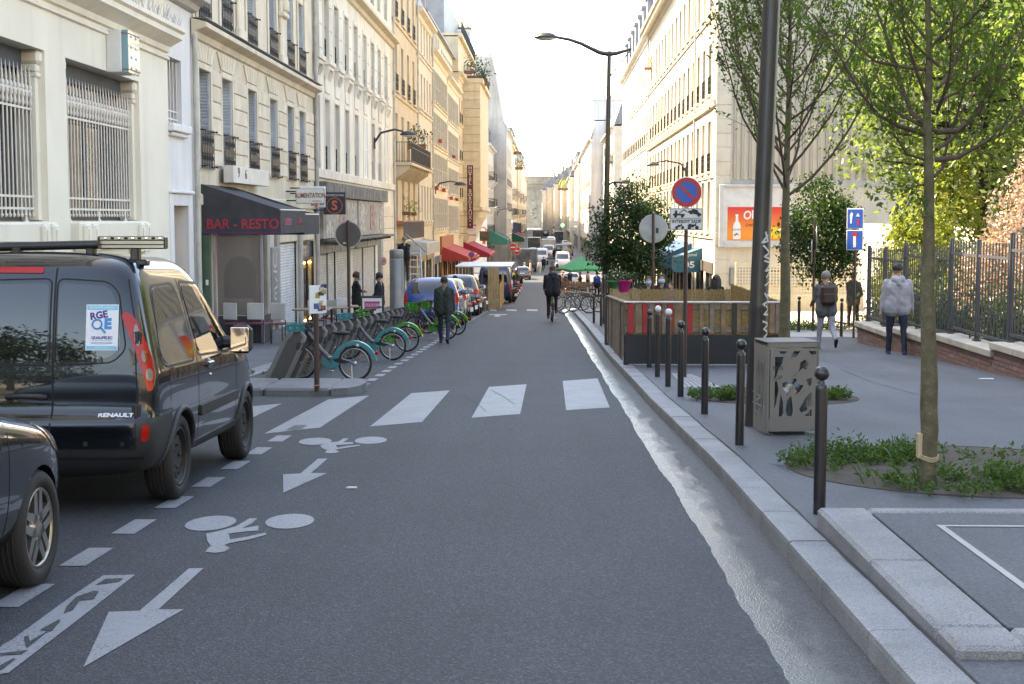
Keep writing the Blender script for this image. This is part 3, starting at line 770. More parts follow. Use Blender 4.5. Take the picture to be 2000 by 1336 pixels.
# ---- building 2: rusticated cream stone, six windows
B2E=YL(614)
B2=Bld('rusticated_building','cream stone building with grooved blocks and iron window railings','L',XL,BAY)
zf,zft=2.78,4.93
wpx=[(393.5,413),(438,455),(487,503),(529,543),(563,575),(586,597)]
W2=[(YL(a),YL(b))for a,b in wpx]
W2=[((a+b)/2-.55,(a+b)/2+.55)for a,b in W2]
zcor=ZL(500,122)
zs2,zt2=6.0,8.25
ops=[(a,b,zf,zft)for a,b in W2]+[(a,b,zs2,zt2)for a,b in W2]+[(a,b,zs2+3.4,zt2+3.4)for a,b in W2]
ops+=[(YL(540),YL(581),-1.9,.95),(YL(586),YL(611),-1.9,.95),(BAY+.4,YL(513),-1.8,1.4)]
B2.wall('wall',BAY+.003,B2E,-2.2,19.6,ops,M_stone2,.30,11)  # unseen upper wall made taller to shade the right pavement
for(a,b)in W2:
 for z,t in((zf,zft),(zs2,zt2),(zs2+3.4,zt2+3.4)):
  window(B2,a,z,b-a,t-z,.30,'french',M_frame);reveal_shutter(B2,a,z,b-a,t-z,.29,M_shutw)
  B2.put('railing',rail_mesh(b-a,.85,'fancy'),a,-.07,z-.02)
 mb=MB()
 mb.cbox(a-.14,a-.003,-.035,.0,zf-.02,zft+.14,.012);mb.cbox(b+.003,b+.14,-.035,0,zf-.02,zft+.14,.012);mb.cbox(a-.002,b+.002,-.035,0,zft+.003,zft+.14,.012);B2.part('window_surround',mb,M_stone2b)
 mb=MB()
 for k in range(6):
  x0=lerp(a-.1,b+.1,k/6);x1=lerp(a-.1,b+.1,(k+1)/6);c=(a+b)/2
  t0,t1=c+(x0-c)*1.55,c+(x1-c)*1.55
  v=MB();v.prism([(x0+.015,zft+.17),(x1-.015,zft+.17),(t1-.015,zcor-.24),(t0+.015,zcor-.24)],0,.035,Matrix(((1,0,0,0),(0,0,-1,0),(0,1,0,0),(0,0,0,1))));B2.part('wedge_stone',v,M_stone2b)
edges=[BAY+.05]+[x for a,b in W2 for x in(a-.16,b+.16)]+[B2E-.05]
nz=6
for i in range(0,len(edges),2):
 a,b=edges[i],edges[i+1]
 if b-a<.12:continue
 for k in range(nz):
  z0,z1=lerp(zf+.05,zft+.10,k/nz),lerp(zf+.05,zft+.10,(k+1)/nz)
  v=MB();v.cbox(a+.012,b-.012,-.035,.004,z0+.016,z1-.016,.012);B2.part('stone_block',v,M_stone2b if(i+k)%3 else M_stone2)
B2.band('cornice',BAY-.15,B2E+.05,[(0,zcor-.2),(.06,zcor-.17),(.09,zcor-.04),(.28,zcor+.02),(.32,zcor+.04),(.32,zcor+.14),(0,zcor+.22)],M_stone2)
mb=MB();mb.box(BAY-.15,B2E+.05,-.33,0,zcor+.222,zcor+.235);B2.part('cornice_flashing',mb,M_zinc)
for u in((W2[1][1]+W2[2][0])/2,(W2[3][1]+W2[4][0])/2):
 mb=MB();mb.cbox(u-.3,u+.3,-.10,0,zs2-.1,9.0,.03);mb.cbox(u-.38,u+.38,-.2,0,7.35,7.5,.03);mb.cbox(u-.22,u+.22,-.24,0,7.5,7.9,.06);mb.cbox(u-.42,u+.42,-.14,0,zs2-.1,zs2+.3,.03);B2.part('pilaster',mb,M_stone2b)
for(a,b)in W2:
 mb=MB();mb.cbox(a-.15,a-.02,-.05,.0,zs2-.02,zt2+.3,.02);mb.cbox(b+.02,b+.15,-.05,0,zs2-.02,zt2+.3,.02);B2.part('window_surround',mb,M_stone2b)
B2.band('band',BAY+.01,B2E,[(0,1.92),(.05,1.95),(.05,2.15),(0,2.2)],M_stone2)
B2.band('roof_edge',BAY,B2E,[(0,19.4),(.4,19.6),(.4,19.8),(0,20)],M_stone2)
mb=MB()
for k in range(40):mb.box(BAY+.3+k*.02+rnd.uniform(-.3,.3),BAY+.34+k*.02+rnd.uniform(.3,.8),-.05,-.005,1.6+rnd.uniform(-.1,.5),1.63+rnd.uniform(-.1,.5))
downpipe(B2,B2E+.02,-1.8,15,mat('downpipe_grey',(.42,.40,.36),.6,.2,3),.07)
pier=mat('shop_pier',(.40,.38,.34),.8,.2,2,streak=.4)
mb=MB();mb.cbox(YL(513),YL(519),-.12,0,-1.9,1.35,.02);mb.cbox(YL(535),YL(540),-.1,0,-1.9,1.4,.02);mb.cbox(YL(581),YL(585.5),-.1,0,-2,1.4,.02);B2.part('shop_pier',mb,pier)
sh=roll_shutter(B2,YL(540),YL(581),-1.75,.95,mat('white_shutter',(.62,.64,.66),.5,.12,3,streak=.25))
mb=MB();mb.cbox(YL(519.5),YL(534.5),-.14,-.02,-1.3,.85,.02);ps=B2.part('grey_panel',mb,mat('panel_grey',(.22,.23,.25),.6,.2,3))
M_tag=mat('tag_white',(.55,.55,.55),.6,.1)
def scrawl(parent,pts,w,m,mtx,name='graffiti'):
 """a spray stroke as a thin flat ribbon on a surface: pts in local x,z"""
 mb=MB()
 for P in pts:
  vs=[]
  for i,p in enumerate(P):
   a=Vector((P[min(i+1,len(P)-1)][0]-P[max(i-1,0)][0],P[min(i+1,len(P)-1)][1]-P[max(i-1,0)][1]))
   if a.length<1e-6:a=Vector((1,0))
   a.normalize();n_=Vector((-a.y,a.x))*w
   vs+=[(p[0]+n_.x,0,p[1]+n_.y),(p[0]-n_.x,0,p[1]-n_.y)]
  mb.add(vs,[(2*i,2*i+1,2*i+3,2*i+2)for i in range(len(P)-1)])
 return link(name,mb.mesh(name,m),parent,mtx=mtx)
cu=(YL(519.5)+YL(534.5))/2
scrawl(ps,[[(-.3,.9),(-.3,.6),(-.15,.5),(.1,.55),(.1,.9)],[(-.3,.4),(.2,.35),(-.1,.2),(.2,.1)],[(.2,-.05),(-.2,-.1),(-.25,-.35),(.1,-.4),(.15,-.2),(-.1,-.25)],[(-.2,-.5),(.2,-.7),(-.1,-.8)],[(-.05,-.95),(0,-.95)],[(-.05,-1.05),(0,-1.05)]],.035,M_tag,TR(cu-B2.u0,-.145,-.2-B2.z0))
a,b=YL(586.5),YL(611)
mb=MB();mb.box(a,a+.08,-.02,.05,-1.9,.9);mb.box(b-.08,b,-.02,.05,-1.9,.9);mb.box(a,b,-.02,.05,-.02+.35,.06+.35);mb.box((a+b)/2-.04,(a+b)/2+.04,-.02,.05,-1.9,.35);sf=B2.part('shop_front',mb,M_iron)
mb=MB();mb.box(a+.1,b-.1,.25,.29,-1.8,.3)
for k in range(5):mb.box(a+.1,b-.1,.12,.25,-1.5+k*.38,-1.48+k*.38)
B2.part('shop_shelf',mb,mat('shop_inside',(.09,.075,.06),.6,.4,6),sf)
for k in range(30):
 mb=MB();u=rnd.uniform(a+.15,b-.2);z=-1.48+rnd.randrange(5)*.38;mb.box(u,u+rnd.uniform(.06,.14),.13,.2,z,z+rnd.uniform(.1,.26));B2.part('goods',mb,mat('goods%d'%(k%4),[(.4,.1,.05),(.5,.4,.1),(.1,.2,.3),(.35,.32,.28)][k%4],.5),sf)
M_bulb=mat('warm_lamp',(1,.8,.4),.5,0,emit=(1,.62,.18),estr=5)
for k in range(7):
 for z in(.22,-1.62):
  mb=MB();u=lerp(a+.15,b-.15,k/6);mb.sphere((u,.09,z),.035,6,4);B2.part('lamp',mb,M_bulb,sf)
mb=MB();mb.quad((a,.045,.4),(b,.045,.4),(b,.045,.9),(a,.045,.9));B2.part('pane',mb,G_mid,sf)
a,b=YL(428),YL(500)
bs=thing('blank_sign','long whitish sign panel with two leftover dark letters above the bar awning','sign',(XL,a,2.47),PI/2)
mb=MB();mb.cbox(0,b-a,-.36,-.12,0,.40,.01);mb.obj('panel',mat('sign_white_old',(.66,.64,.58),.6,.1,2,streak=.3),bs)
text('9',.34,mat('black_print',(.02,.02,.025),.6),bs,TR(.55,-.365,.24)@FACE,sx=1.4);text('6',.34,MATS['black_print'],bs,TR(1.35,-.365,.22)@FACE,sx=1.4)
# ---- bar terrace: awnings and plastic enclosure
M_awn=mat('charcoal_canvas',(.048,.048,.054),.85,.2,3,.2,30)
aw=awning('bar_awning','charcoal bar awning lettered BAR - RESTO in red on its end panel','L',XL,31.45,34.7,2.4,1.84,1.30,1.76,M_awn)
M_red=mat('red_print',(.36,.02,.05),.6,.1)
mt=Matrix(((-0.0,0,1,0),(0,0,0,0),(0,0,0,0),(0,0,0,1)))
ENDM=Matrix(((0,0,-1,-.012),(-1,0,0,0),(0,1,0,0),(0,0,0,1)))
text('BAR - RESTO',.30,M_red,aw,TR(0,-.92,.21)@ENDM,sx=.95,bold=.006)
mb=MB();mb.quad((-.006,0,0),(-.006,-1.76,0),(-.006,-1.76,.035),(-.006,0,.035));mb.obj('hem',mat('purple_hem',(.10,.02,.12),.8),aw)
text('LOULOU',.22,mat('pink_print',(.50,.12,.22),.6),aw,TR(.9,-1.766,.26)@FACE);text('BAR',.24,M_red,aw,TR(2.5,-1.766,.26)@FACE)
aw2=awning('side_awning','second charcoal awning continuing the bar terrace beyond the lettered one','L',XL,34.75,37.0,2.05,1.75,1.24,1.72,M_awn)
te=thing('terrace_screen','clear plastic terrace screen with dark base below the bar awning','screen',(XL,31.6,G(31.6)+PAV),0)
H=1.30-(G(31.6)+PAV)
m,n_,l_,b_=nodes('plastic_film');b_.inputs['Base Color'].default_value=(.15,.125,.11,1);b_.inputs['Roughness'].default_value=.25;b_.inputs['Alpha'].default_value=.72;b_.inputs['Coat Weight'].default_value=.3
t_=n_.new('ShaderNodeTexNoise');t_.inputs['Scale'].default_value=3;bp=n_.new('ShaderNodeBump');bp.inputs['Strength'].default_value=.4;bp.inputs['Distance'].default_value=.05;l_.new(t_.outputs[0],bp.inputs['Height']);l_.new(bp.outputs[0],b_.inputs['Normal'])
mb=MB();mb.box(.30,1.28,-.006,.006,.62,H);mb.obj('film',m,te)
mb=MB();mb.box(.30,1.31,-.02,.02,0,.61);mb.box(1.292,1.33,.02,.8,0,.61);mb.obj('skirt',M_awn,te)
for x in(.24,1.30):
 mb=MB();mb.cbox(x-.03,x+.03,-.03,.03,0,H,.006);mb.obj('post',mat('mauve_post',(.30,.26,.29),.6),te)
mb=MB();mb.cbox(-.02,.17,-.10,.02,0,H,.01);gp=mb.obj('green_pillar',mat('green_paint',(.055,.11,.075),.5,.15,4),te)
mb=MB();mb.cbox(.06,.12,-.13,-.102,1.3,1.42,.006);mb.obj('switch',M_white,te)
mb=MB()
arch=[(-.36,.0),(.36,0),(.36,.5)]+[(.36*math.cos(a_),.5+.45*math.sin(a_))for a_ in[PI*k/10 for k in range(1,10)]]+[(-.36,.5)]
mb.prism(arch,-.06,-.03,TR(.80,0,1.0)@FACE);mb.obj('arched_panel',mat('dark_wood',(.035,.025,.02),.6,.3,8),te)
# ---- building 3: white plaster, nine windows
B3E=YL(768)
B3=Bld('white_plaster_building','tall off-white building with nine slim windows above closed shop shutters','L',XL,B2E)
pxs=[(616.8,625),(636,646),(655.5,665),(676,683),(694,701),(711,719),(727,733),(740,745.5),(753,758.5)]
W3=[((YL(a)+YL(b))/2-.56,(YL(a)+YL(b))/2+.56)for a,b in pxs]
fl3=[(3.32,5.72),(7.02,9.2),(10.9,12.9)]
ops=[(a,b,z,t)for z,t in fl3 for a,b in W3 if b<B3E]
ops+=[(B2E+.35,YL(655),-2.1,.7),(YL(656),YL(684),-2.4,.7),(YL(688),YL(733),-2.7,.8),(YL(737),YL(745),-2.7,.9)]
B3.wall('wall',B2E+.003,B3E,-3.2,15.6,ops,M_wht3,.34,11)  # top above the view raised, with its roof, to cast shade opposite
for fi,(z,t)in enumerate(fl3):
 for k,(a,b)in enumerate(W3):
  window(B3,a,z,b-a,t-z,.34,'french',M_frame)
  if fi==0 and k in(5,8):
   B3.put('shutter',shutter_mesh(.56,t-z,M_white),a,-.0+.03,z);B3.put('shutter',shutter_mesh(.56,t-z,M_white),a+.56,.03,z)
  else:
   B3.put('railing',rail_mesh(b-a,.8,'plain'),a,.10,z+.02)
  if fi==1:
   sill(B3,a,z,b-a,M_wht3,.24,.16,True)
   mb=MB();mb.cbox(a+.05,b-.05,-.05,0,fl3[0][1]+.22,z-.62,.03);B3.part('wall_panel',mb,M_wht3)
   for s in(a-.05,b+.05):
    for zz in(.3,1.1,1.9):
     h=MB();h.tube([(s,0,z+zz),(s,-.09,z+zz),(s,-.09,z+zz-.08)],.008,4);B3.part('shutter_hook',h,M_iron)
  mb=MB();mb.cbox(a-.16,a-.02,-.025,0,z,t+.16,.01);mb.cbox(b+.02,b+.16,-.025,0,z,t+.16,.01);mb.cbox(a-.018,b+.018,-.025,0,t+.02,t+.16,.01);B3.part('window_surround',mb,M_wht3)
zc3=ZL(730,49)
B3.band('cornice',B2E,B3E,[(0,zc3-.2),(.1,zc3-.15),(.14,zc3),(.4,zc3+.06),(.4,zc3+.18),(0,zc3+.3)],mat('plaster_tan',(.60,.52,.38),.85,.1,2,streak=.3))
B3.band('string_course',B2E,B3E,[(0,fl3[0][0]-.34),(.12,fl3[0][0]-.32),(.14,fl3[0][0]-.06),(0,fl3[0][0]-.02)],M_wht3)
a0=YL(655)
mb=MB();mb.cbox(B2E+.1,YL(740),-.42,0,2.35,2.85,.02);B3.part('fascia',mb,M_grime)
for a,b,ztop in((B2E+.1,YL(683),2.9),(YL(686),YL(737),2.9)):
 mb=MB();mb.cbox(a,b,-.30,0,.95,2.33,.02);sb=B3.part('old_sign_board',mb,mat('faded_sign',(.40,.37,.32),.8,.3,3,stain=.9,streak=.7))
 for k in range(3):
  p=MB();u=lerp(a+.4,b-1.8,k/2);p.box(u,u+1.4,-.315,-.302,1.15,2.2);B3.part('torn_poster',p,mat('poster%d'%(k%3),[(.55,.5,.45),(.45,.28,.25),(.5,.48,.42)][k%3],.8,.5,6,stain=.9),sb)
mb=MB();mb.cbox(B2E+.2,YL(739),-.75,0,.84,.93,.02)
for k in range(20):u=lerp(B2E+.3,YL(737),k/19);mb.box(u,u+.06,-.6,0,.74,.838)
B3.part('canopy_ledge',mb,M_grime)
M_sh3=mat('grey_white_shutter',(.50,.48,.44),.6,.15,3,streak=.3)
for a,b,z0 in((B2E+.36,YL(640),-1.75),(YL(641),YL(655),-1.9),(YL(656.5),YL(683.5),-2.1),(YL(688.5),YL(709),-2.4),(YL(710),YL(732.5),-2.5)):
 roll_shutter(B3,a,b,z0,.45,M_sh3,.08)
 mb=MB();mb.cbox(a,b,-.16,.1,.455,.80,.02);B3.part('shutter_box',mb,mat('box_grey',(.34,.33,.31),.7,.25,3,streak=.4))
mb=MB();mb.cbox(YL(737.5),YL(744.5),.2,.25,-2.6,.85,.01)
for z in(-1.9,-1.0,-.1):mb.cbox(YL(738.5),YL(743.5),.17,.21,z,z+.7,.02)
B3.part('door',mb,mat('dark_door',(.035,.04,.045),.4))
for k in range(9):
 mb=MB();mb.cbox(YL(746),B3E-.1,-.05,0,-2.7+k*.55,-2.7+k*.55+.52,.015);B3.part('stone_block',mb,M_stone2b)
downpipe(B3,B3E-.05,-2.6,13)
mb=MB();mb.quad((B2E,.0,15.6),(B3E,0,15.6),(B3E,3,18.2),(B2E,3,18.2));B3.part('roof',mb,M_zinc)
s1=hang_sign('grocery_sign','white hanging sign lettered ALIMENTATION in brown over the shutters',XL+.75,41.5,ZL(572,392)+.12,.84,.44,mat('sign_cream',(.62,.62,.58),.6,.08),.14,mat('sign_frame',(.3,.32,.34),.5),bracket=.3)
text('ALIMENTATION',.2,mat('brown_print',(.22,.07,.02),.6),s1,TR(0,-.077,.01)@FACE,sx=.62,bold=.004)
text('GENERALE',.06,MATS['brown_print'],s1,TR(.2,-.077,-.15)@FACE)
s2=hang_sign('pale_lightbox_sign','blank pale light box just above the grocery hanging sign',XL+.7,42.2,ZL(565,374)+.02,.74,.26,M_white,.2,M_white,bracket=.3)
s3=hang_sign('round_logo_sign','dark blue square hanging sign with orange S in a ring',XL+.75,46.2,ZL(640,398)-.02,.72,.72,mat('navy_sign',(.02,.025,.04),.5,.1),.12,M_iron,bracket=.35)
M_or=mat('orange_print',(.55,.12,.03),.5,.05)
text('HOMESQUARE',.10,mat('sign_letters',(.55,.55,.55),.5),s3,TR(0,-.068,.26)@FACE,sx=.95);text('S',.42,M_or,s3,TR(0,-.068,-.08)@FACE,bold=.01)
mb=MB();mb.tube([(.25*math.cos(2*PI*k/32),-.066,-.08+.25*math.sin(2*PI*k/32))for k in range(33)],.012,5,cap=False);mb.obj('ring',M_or,s3)
s4=hang_sign('flame_sign','small white sign with orange brush strokes beside the navy sign',XL+.45,45.0,ZL(607,393),.36,.42,mat('sign_white2',(.6,.6,.6),.6),.1,bracket=.1)
mb=MB();mb.prism([(-.16,-.18),(-.06,-.2),(-.02,.05),(-.08,.2),(-.14,.1)],0,.006,TR(0,-.056,0)@FACE);mb.obj('print',M_or,s4)
mb=MB();mb.prism([(.0,-.15),(.15,-.12),(.14,.1),(.05,.02)],0,.006,TR(0,-.056,0)@FACE);mb.obj('print',MATS['plate_grey'],s4)
# ================================================================== generic street building
def gen(B,u0,u1,zb,ztop,sills,wh,ww,pitch,wm,rec=.25,rail=None,shut=None,sillm=None,cornice=True,far=False,depth=9,ground=True,gcol=None,off=0.,surround=False,skip=()):
 n=max(1,int((u1-u0-.4)/pitch));m0=(u1-u0-n*pitch)/2
 us=[u0+m0+(i+.5)*pitch-ww/2+off for i in range(n)]
 ops=[(u,u+ww,z,z+wh)for z in sills for u in us]
 gz=zb+3.1
 shops=[]
 if ground:
  k=max(1,int((u1-u0)/4.2));w=(u1-u0)/k
  shops=[(u0+i*w+.35,u0+(i+1)*w-.35,zb-.2,zb+2.5)for i in range(k)]
 B.wall('wall',u0,u1,zb-1.2,ztop,ops+shops,wm,rec,depth)
 for fi,z in enumerate(sills):
  for i,u in enumerate(us):
   window(B,u,z,ww,wh,rec,'plain' if far else 'french',M_frame)
   if rail and fi in rail:B.put('railing',rail_mesh(ww,.85,'plain'),u,-.06,z)
   if shut and(fi,i%7)not in skip:open_shutters(B,u,z,ww,wh,shut)
   if sillm and not far:sill(B,u,z,ww,sillm,.16,.12,False)
  if sillm:B.band('string_course',u0,u1,[(0,z-.32),(.07,z-.3),(.09,z-.16),(0,z-.13)],sillm)
 if surround:
  for z in sills:
   for u in us:
    mb=MB();mb.box(u-.15,u-.01,-.03,.0,z,z+wh+.15);mb.box(u+ww+.01,u+ww+.15,-.03,0,z,z+wh+.15);mb.box(u-.009,u+ww+.009,-.03,0,z+wh+.01,z+wh+.15);B.part('window_surround',mb,wm)
 if cornice:B.band('cornice',u0,u1,[(0,ztop-.5),(.08,ztop-.45),(.12,ztop-.2),(.42,ztop-.1),(.42,ztop+.06),(0,ztop+.16)],sillm or wm)
 for a,b,c,d in shops:
  col=gcol or rnd.choice([(.05,.05,.06),(.12,.03,.02),(.03,.07,.05),(.30,.28,.25),(.05,.06,.12),(.22,.16,.08)])
  mb=MB();mb.box(a,b,.05,.12,c,c+.6);mb.box(a,b,-.1,.1,d-.0,d+.5);mb.box((a+b)/2-.05,(a+b)/2+.05,.03,.12,c+.6,d);mb.box(a,a+.1,.03,.12,c+.6,d);mb.box(b-.1,b,.03,.12,c+.6,d)
  sf=B.part('shop_front',mb,mat('shop_%d_%d_%d'%tuple(int(x*100)for x in col),col,.5,.2,3))
  mb=MB();mb.quad((a,.10,c),(b,.10,c),(b,.10,d),(a,.10,d));B.part('pane',mb,rnd.choice([G_dark,G_mid]),sf)
 return us
M_tan4=mat('tan_stone',(.60,.49,.34),.85,.1,1.5,.2,60,streak=.4)
M_pale5=mat('pale_peach_render',(.68,.60,.47),.85,.08,1.5,.2,60,streak=.3)
M_yel6=mat('butter_render',(.70,.61,.45),.85,.08,1.5,.2,60,streak=.25)
M_ochre7=mat('ochre_stone',(.60,.50,.34),.85,.1,1.5,.2,60,streak=.3)
M_white8=mat('white_wall_far',(.62,.59,.53),.85,.08,1.2,.2,60,streak=.35)
M_grey9=mat('grey_gable',(.44,.42,.39),.9,.2,.25,.3,30,streak=.5,stain=.4)
Y4,Y5,Y6,Y7=B3E,YL(815),YL(844),YL(896)
B4=Bld('balcony_building','tan stone building with iron balcony and flower boxes above a shop being repaired','L',XL,Y4)
gen(B4,Y4+.003,Y5,G(76),17.5,[1.45,4.45,8.0,11.6],2.45,1.15,3.1,M_tan4,.3,(2,3),None,M_tan4,gcol=(.35,.33,.30))  # unseen top heightened for its shadow across the street
def balcony(B,u0,u1,z,out=.9,h=1.0,m=None):
 mb=MB();mb.cbox(u0,u1,-out,-.001,z-.16,z,.03)
 k=int((u1-u0)/1.0)
 for i in range(k+1):
  u=lerp(u0+.1,u1-.35,i/k);mb.prism([(0,z-.165),(out*.85,z-.165),(out*.8,z-.35),(.02,z-.85)],u,u+.25,Matrix(((0,0,1,0),(-1,0,0,0),(0,1,0,0),(0,0,0,1))))
 b=B.part('balcony',mb,m or M_tan4)
 r=MB();zt=z+h
 for a in((u0+.04,u1-.04),):
  for zz in(z+.06,z+h*.75,zt):r.box(a[0],a[1],-out+.03,-out+.06,zz-.015,zz+.015)
  n=int((u1-u0)/.12)
  for i in range(n+1):
   u=lerp(a[0],a[1],i/n);r.box(u-.01,u+.01,-out+.035,-out+.055,z,zt)
 for u in(u0+.04,u1-.06):
  for zz in(z+.06,zt):r.box(u,u+.03,-out+.03,0,zz-.015,zz+.015)
  for i in range(7):y=-out*i/7;r.box(u,u+.02,y-.01,y+.01,z,zt)
 B.part('railing',r,M_iron,b);return b
balcony(B4,Y4+.6,Y5-.7,4.4)
downpipe(B4,Y5-.1,-2.8,15)
mb=MB();mb.cbox(Y4+.7,Y5-.8,-.42,-.02,1.25,1.5,.03);pb=B4.part('window_box',mb,mat('terracotta',(.40,.15,.08),.8))
r=MB()
for k in range(90):u=lerp(Y4+.6,Y5-.7,k/89);r.box(u-.012,u+.012,-.46,-.44,.55,1.45)
for z in(.55,1.45):r.box(Y4+.6,Y5-.7,-.465,-.435,z-.02,z+.02)
B4.part('railing',r,mat('rusty_rail',(.16,.13,.11),.7))
mb=MB();mb.cbox(Y4+.6,Y5-.2,-.5,0,.35,.53,.03);B4.part('ledge',mb,M_tan4)
B5=Bld('peach_building','flat pale peach house with five plain windows per floor and grey attic gable','L',XL,Y5)
gen(B5,Y5+.003,Y6,G(88),13.75,[1.5,4.85,8.15,11.35],2.1,.95,2.02,M_pale5,.22,None,None,M_pale5)
mansard(B5,Y5,Y6,13.9,2.6,9)
downpipe(B5,Y6-.1,-3,13.8)
B6a=Bld('butter_building','butter yellow house with louvred shutters and sagging cornice line','L',XL,Y6)
Y6m=YL(874)
gen(B6a,Y6+.003,Y6m,G(100),12.6,[.9,3.9,6.6,9.4],2.1,.85,1.95,M_yel6,.2,None,M_shutc,M_yel6)
B6b=Bld('cream_building','cream house with red window boxes beside the hotel sign','L',XL,Y6m)
gen(B6b,Y6m+.003,Y7,G(115),12.2,[.6,3.5,6.3,9.1],2.0,.85,1.95,M_pale5,.2,None,M_shutc,M_pale5)
for B,a,b,z in((B6a,Y6,Y6m,12.75),(B6b,Y6m,Y7,12.35)):
 mb=MB();mb.box(a,b,.5,8,z,15.0);B.part('attic',mb,M_yel6)
 k=int((b-a)/2.2)
 for i in range(k):window(B,a+.8+i*2.2,z+.5,.9,1.5,.494,'plain',M_frame)
 mb=MB();ex(mb,[(-.2,15.0),(-.2,15.12),(-2.5,17.2),(-8,17.4),(-8,15)],a,b);B.part('roof',mb,M_zinc)
 for k in range(3):
  mb=MB();u=a+1+k*3.3;mb.cbox(u,u+.7,-.32,-.1,B.z0+6.3+.9+3.3*(k%2),B.z0+6.55+.9+3.3*(k%2),.02);B.part('window_box',mb,mat('red_box',(.42,.07,.04),.7))
chimney(B6a,Y6+.2,Y6+2.6,1.5,15,19.2);
mb=MB();mb.box(Y6-.02,Y6+.5,.4,9,13,18.6);B6a.part('gable',mb,M_grey9)
B7E=YL(937)
B7=Bld('hotel_building','ochre stone hotel with projecting bay and planted roof terraces','L',XL,Y7)
gen(B7,Y7+.003,146,G(130),13.9,[.2,3.4,6.6,9.8],2.1,1.0,2.6,M_ochre7,.25,(1,2,3),None,M_ochre7)
mb=MB();mb.cbox(128,145,-1.55,-.003,2.6,13.9,.05)
mb.prism([(0,2.58),(1.5,2.58),(1.35,1.7),(.9,.9),(.3,-.6),(0,-1.2)],128.1,144.9,Matrix(((0,0,1,0),(-1,0,0,0),(0,1,0,0),(0,0,0,1))))
mb.box(127.85,145.1,-1.72,-.004,2.3,2.62);mb.box(127.85,145.1,-1.8,-.004,13.6,14.0);bay=B7.part('bay',mb,M_ochre7)
for k in range(14):
 q=MB();q.box(127.93,127.995,-1.56,-.02,3.0+k*.76,3.0+k*.76+.70);B7.part('stone_block',q,M_ochre7,bay)
mb=MB();mb.box(Y7,146,.0,8,14.0,17.0);mb.box(Y7,146,-.3,8,16.9,17.2);B7.part('attic',mb,M_ochre7)
mb=MB();mb.box(Y7,146,1.2,8,17.2,20.6);B7.part('attic',mb,M_zinc)
for z,out in((14.0,1.7),(17.2,.3)):
 r=MB()
 for k in range(60):u=lerp(Y7+.5 if z>15 else 128,145,k/59);r.box(u-.015,u+.015,-out+.05,-out+.08,z,z+1.0)
 r.box(Y7+.5 if z>15 else 128,145,-out+.04,-out+.09,z+1,z+1.04);B7.part('railing',r,M_iron)
gx=MB();gx.box(138,144,-.1,1.4,17.25,19.6);gz=B7.part('glazed_bay',gx,mat('bay_white',(.6,.62,.64),.4))
for(a,b)in((138.2,140.9),(141.1,143.8)):
 q=MB();q.box(a,b,-.13,-.104,17.9,19.4);B7.part('pane',q,G_mid,gz)
q=MB();q.box(137.97,137.995,.1,1.2,17.9,19.4);B7.part('pane',q,G_curt,gz)
chimney(B7,Y7+1,Y7+3,2,18,21,3);chimney(B7,136,139,2.5,20,22.2,4)
hs=hang_sign('hotel_sign','tall maroon vertical sign lettered HOTEL BORDEAUX in cream',XL+.95,Y7+.6,ZL(901,380,XL+.95),.52,5.4,mat('maroon_sign',(.085,.012,.014),.5,.1),.16,MATS['maroon_sign'],bracket=.6)
M_crl=mat('cream_letters',(.65,.52,.34),.5)
for i,ch in enumerate('HOTEL BORDEAUX**'):
 if ch!=' ':text(ch,.40 if ch!='*' else .3,M_crl,hs,TR(0,-.088,2.45-i*.325)@FACE,bold=.006)
hs2=hang_sign('hotel_signboard','small white and pink hotel panel hanging below the maroon vertical sign',XL+1.1,Y7+.6,ZL(904,452,XL+1.1),.78,1.0,mat('panel_white',(.60,.56,.54),.6),.14,bracket=.6)
q=MB();q.box(-.36,.36,-.078,-.07,.33,.47);q.box(-.36,.36,-.078,-.07,-.47,-.40);q.obj('stripe',mat('magenta',(.45,.05,.16),.6),hs2)
text('HOTEL',.22,MATS['magenta'],hs2,TR(0,-.08,.05)@FACE)
B8=Bld('balconied_white_building','grey white house with small iron balconies beyond the hotel bay','L',-7.25,166)
gen(B8,166,187,G(170),10.2,[-.2,2.9,6.0],2.1,1.0,2.6,M_white8,.25,(0,1,2),None,M_white8)
mansard(B8,166,187,10.4,2.4,9,[170,175,180])
for u,z in((167.5,-.2),(167.5,2.9),(167.5,6),(176,2.9),(176,6)):balcony(B8,u,u+3,z,.8,1.0,M_white8)
B9=Bld('tall_gable_building','tall house showing a bare grey plaster gable with sloping roof edge','L',-5.6,188)
gen(B9,188.01,214,G(200),13.2,[-.5,2.8,6.0,9.2],2.0,1.0,2.4,M_white8,.2,(1,2),None,M_white8,far=True)
mb=MB();Mg=Matrix(((0,0,1,0),(1,0,0,0),(0,1,0,0),(0,0,0,1)))
mb.prism([(0.001,-6),(0.001,13.3),(.4,14),(1.7,22),(8,22.4),(8,-6)],187.6,188.005,Mg);B9.part('gable',mb,M_grey9)
mb=MB();mb.prism([(0.001,13.5),(.4,14.2),(1.7,21.8),(8,21.8),(8,13.5)],188.01,214,Mg);B9.part('roof',mb,M_zinc)
mb=MB();mb.box(187.7,188.6,1.75,5,22.02,22.6);c=B9.part('chimney',mb,M_grey9)
for k in range(5):
 q=MB();q.lathe([(.13,0),(.1,.5)],6,(188.1,2.1+k*.6,22.6));B9.part('chimney_pot',q,M_pot,c)
descr=['narrow','wide','plain','tall','low','weathered','slim','stepped']
yy=214.2
cols=[M_pale5,M_white8,M_ochre7,M_white8,M_yel6,M_grey9,M_pale5,M_white8]
i=0
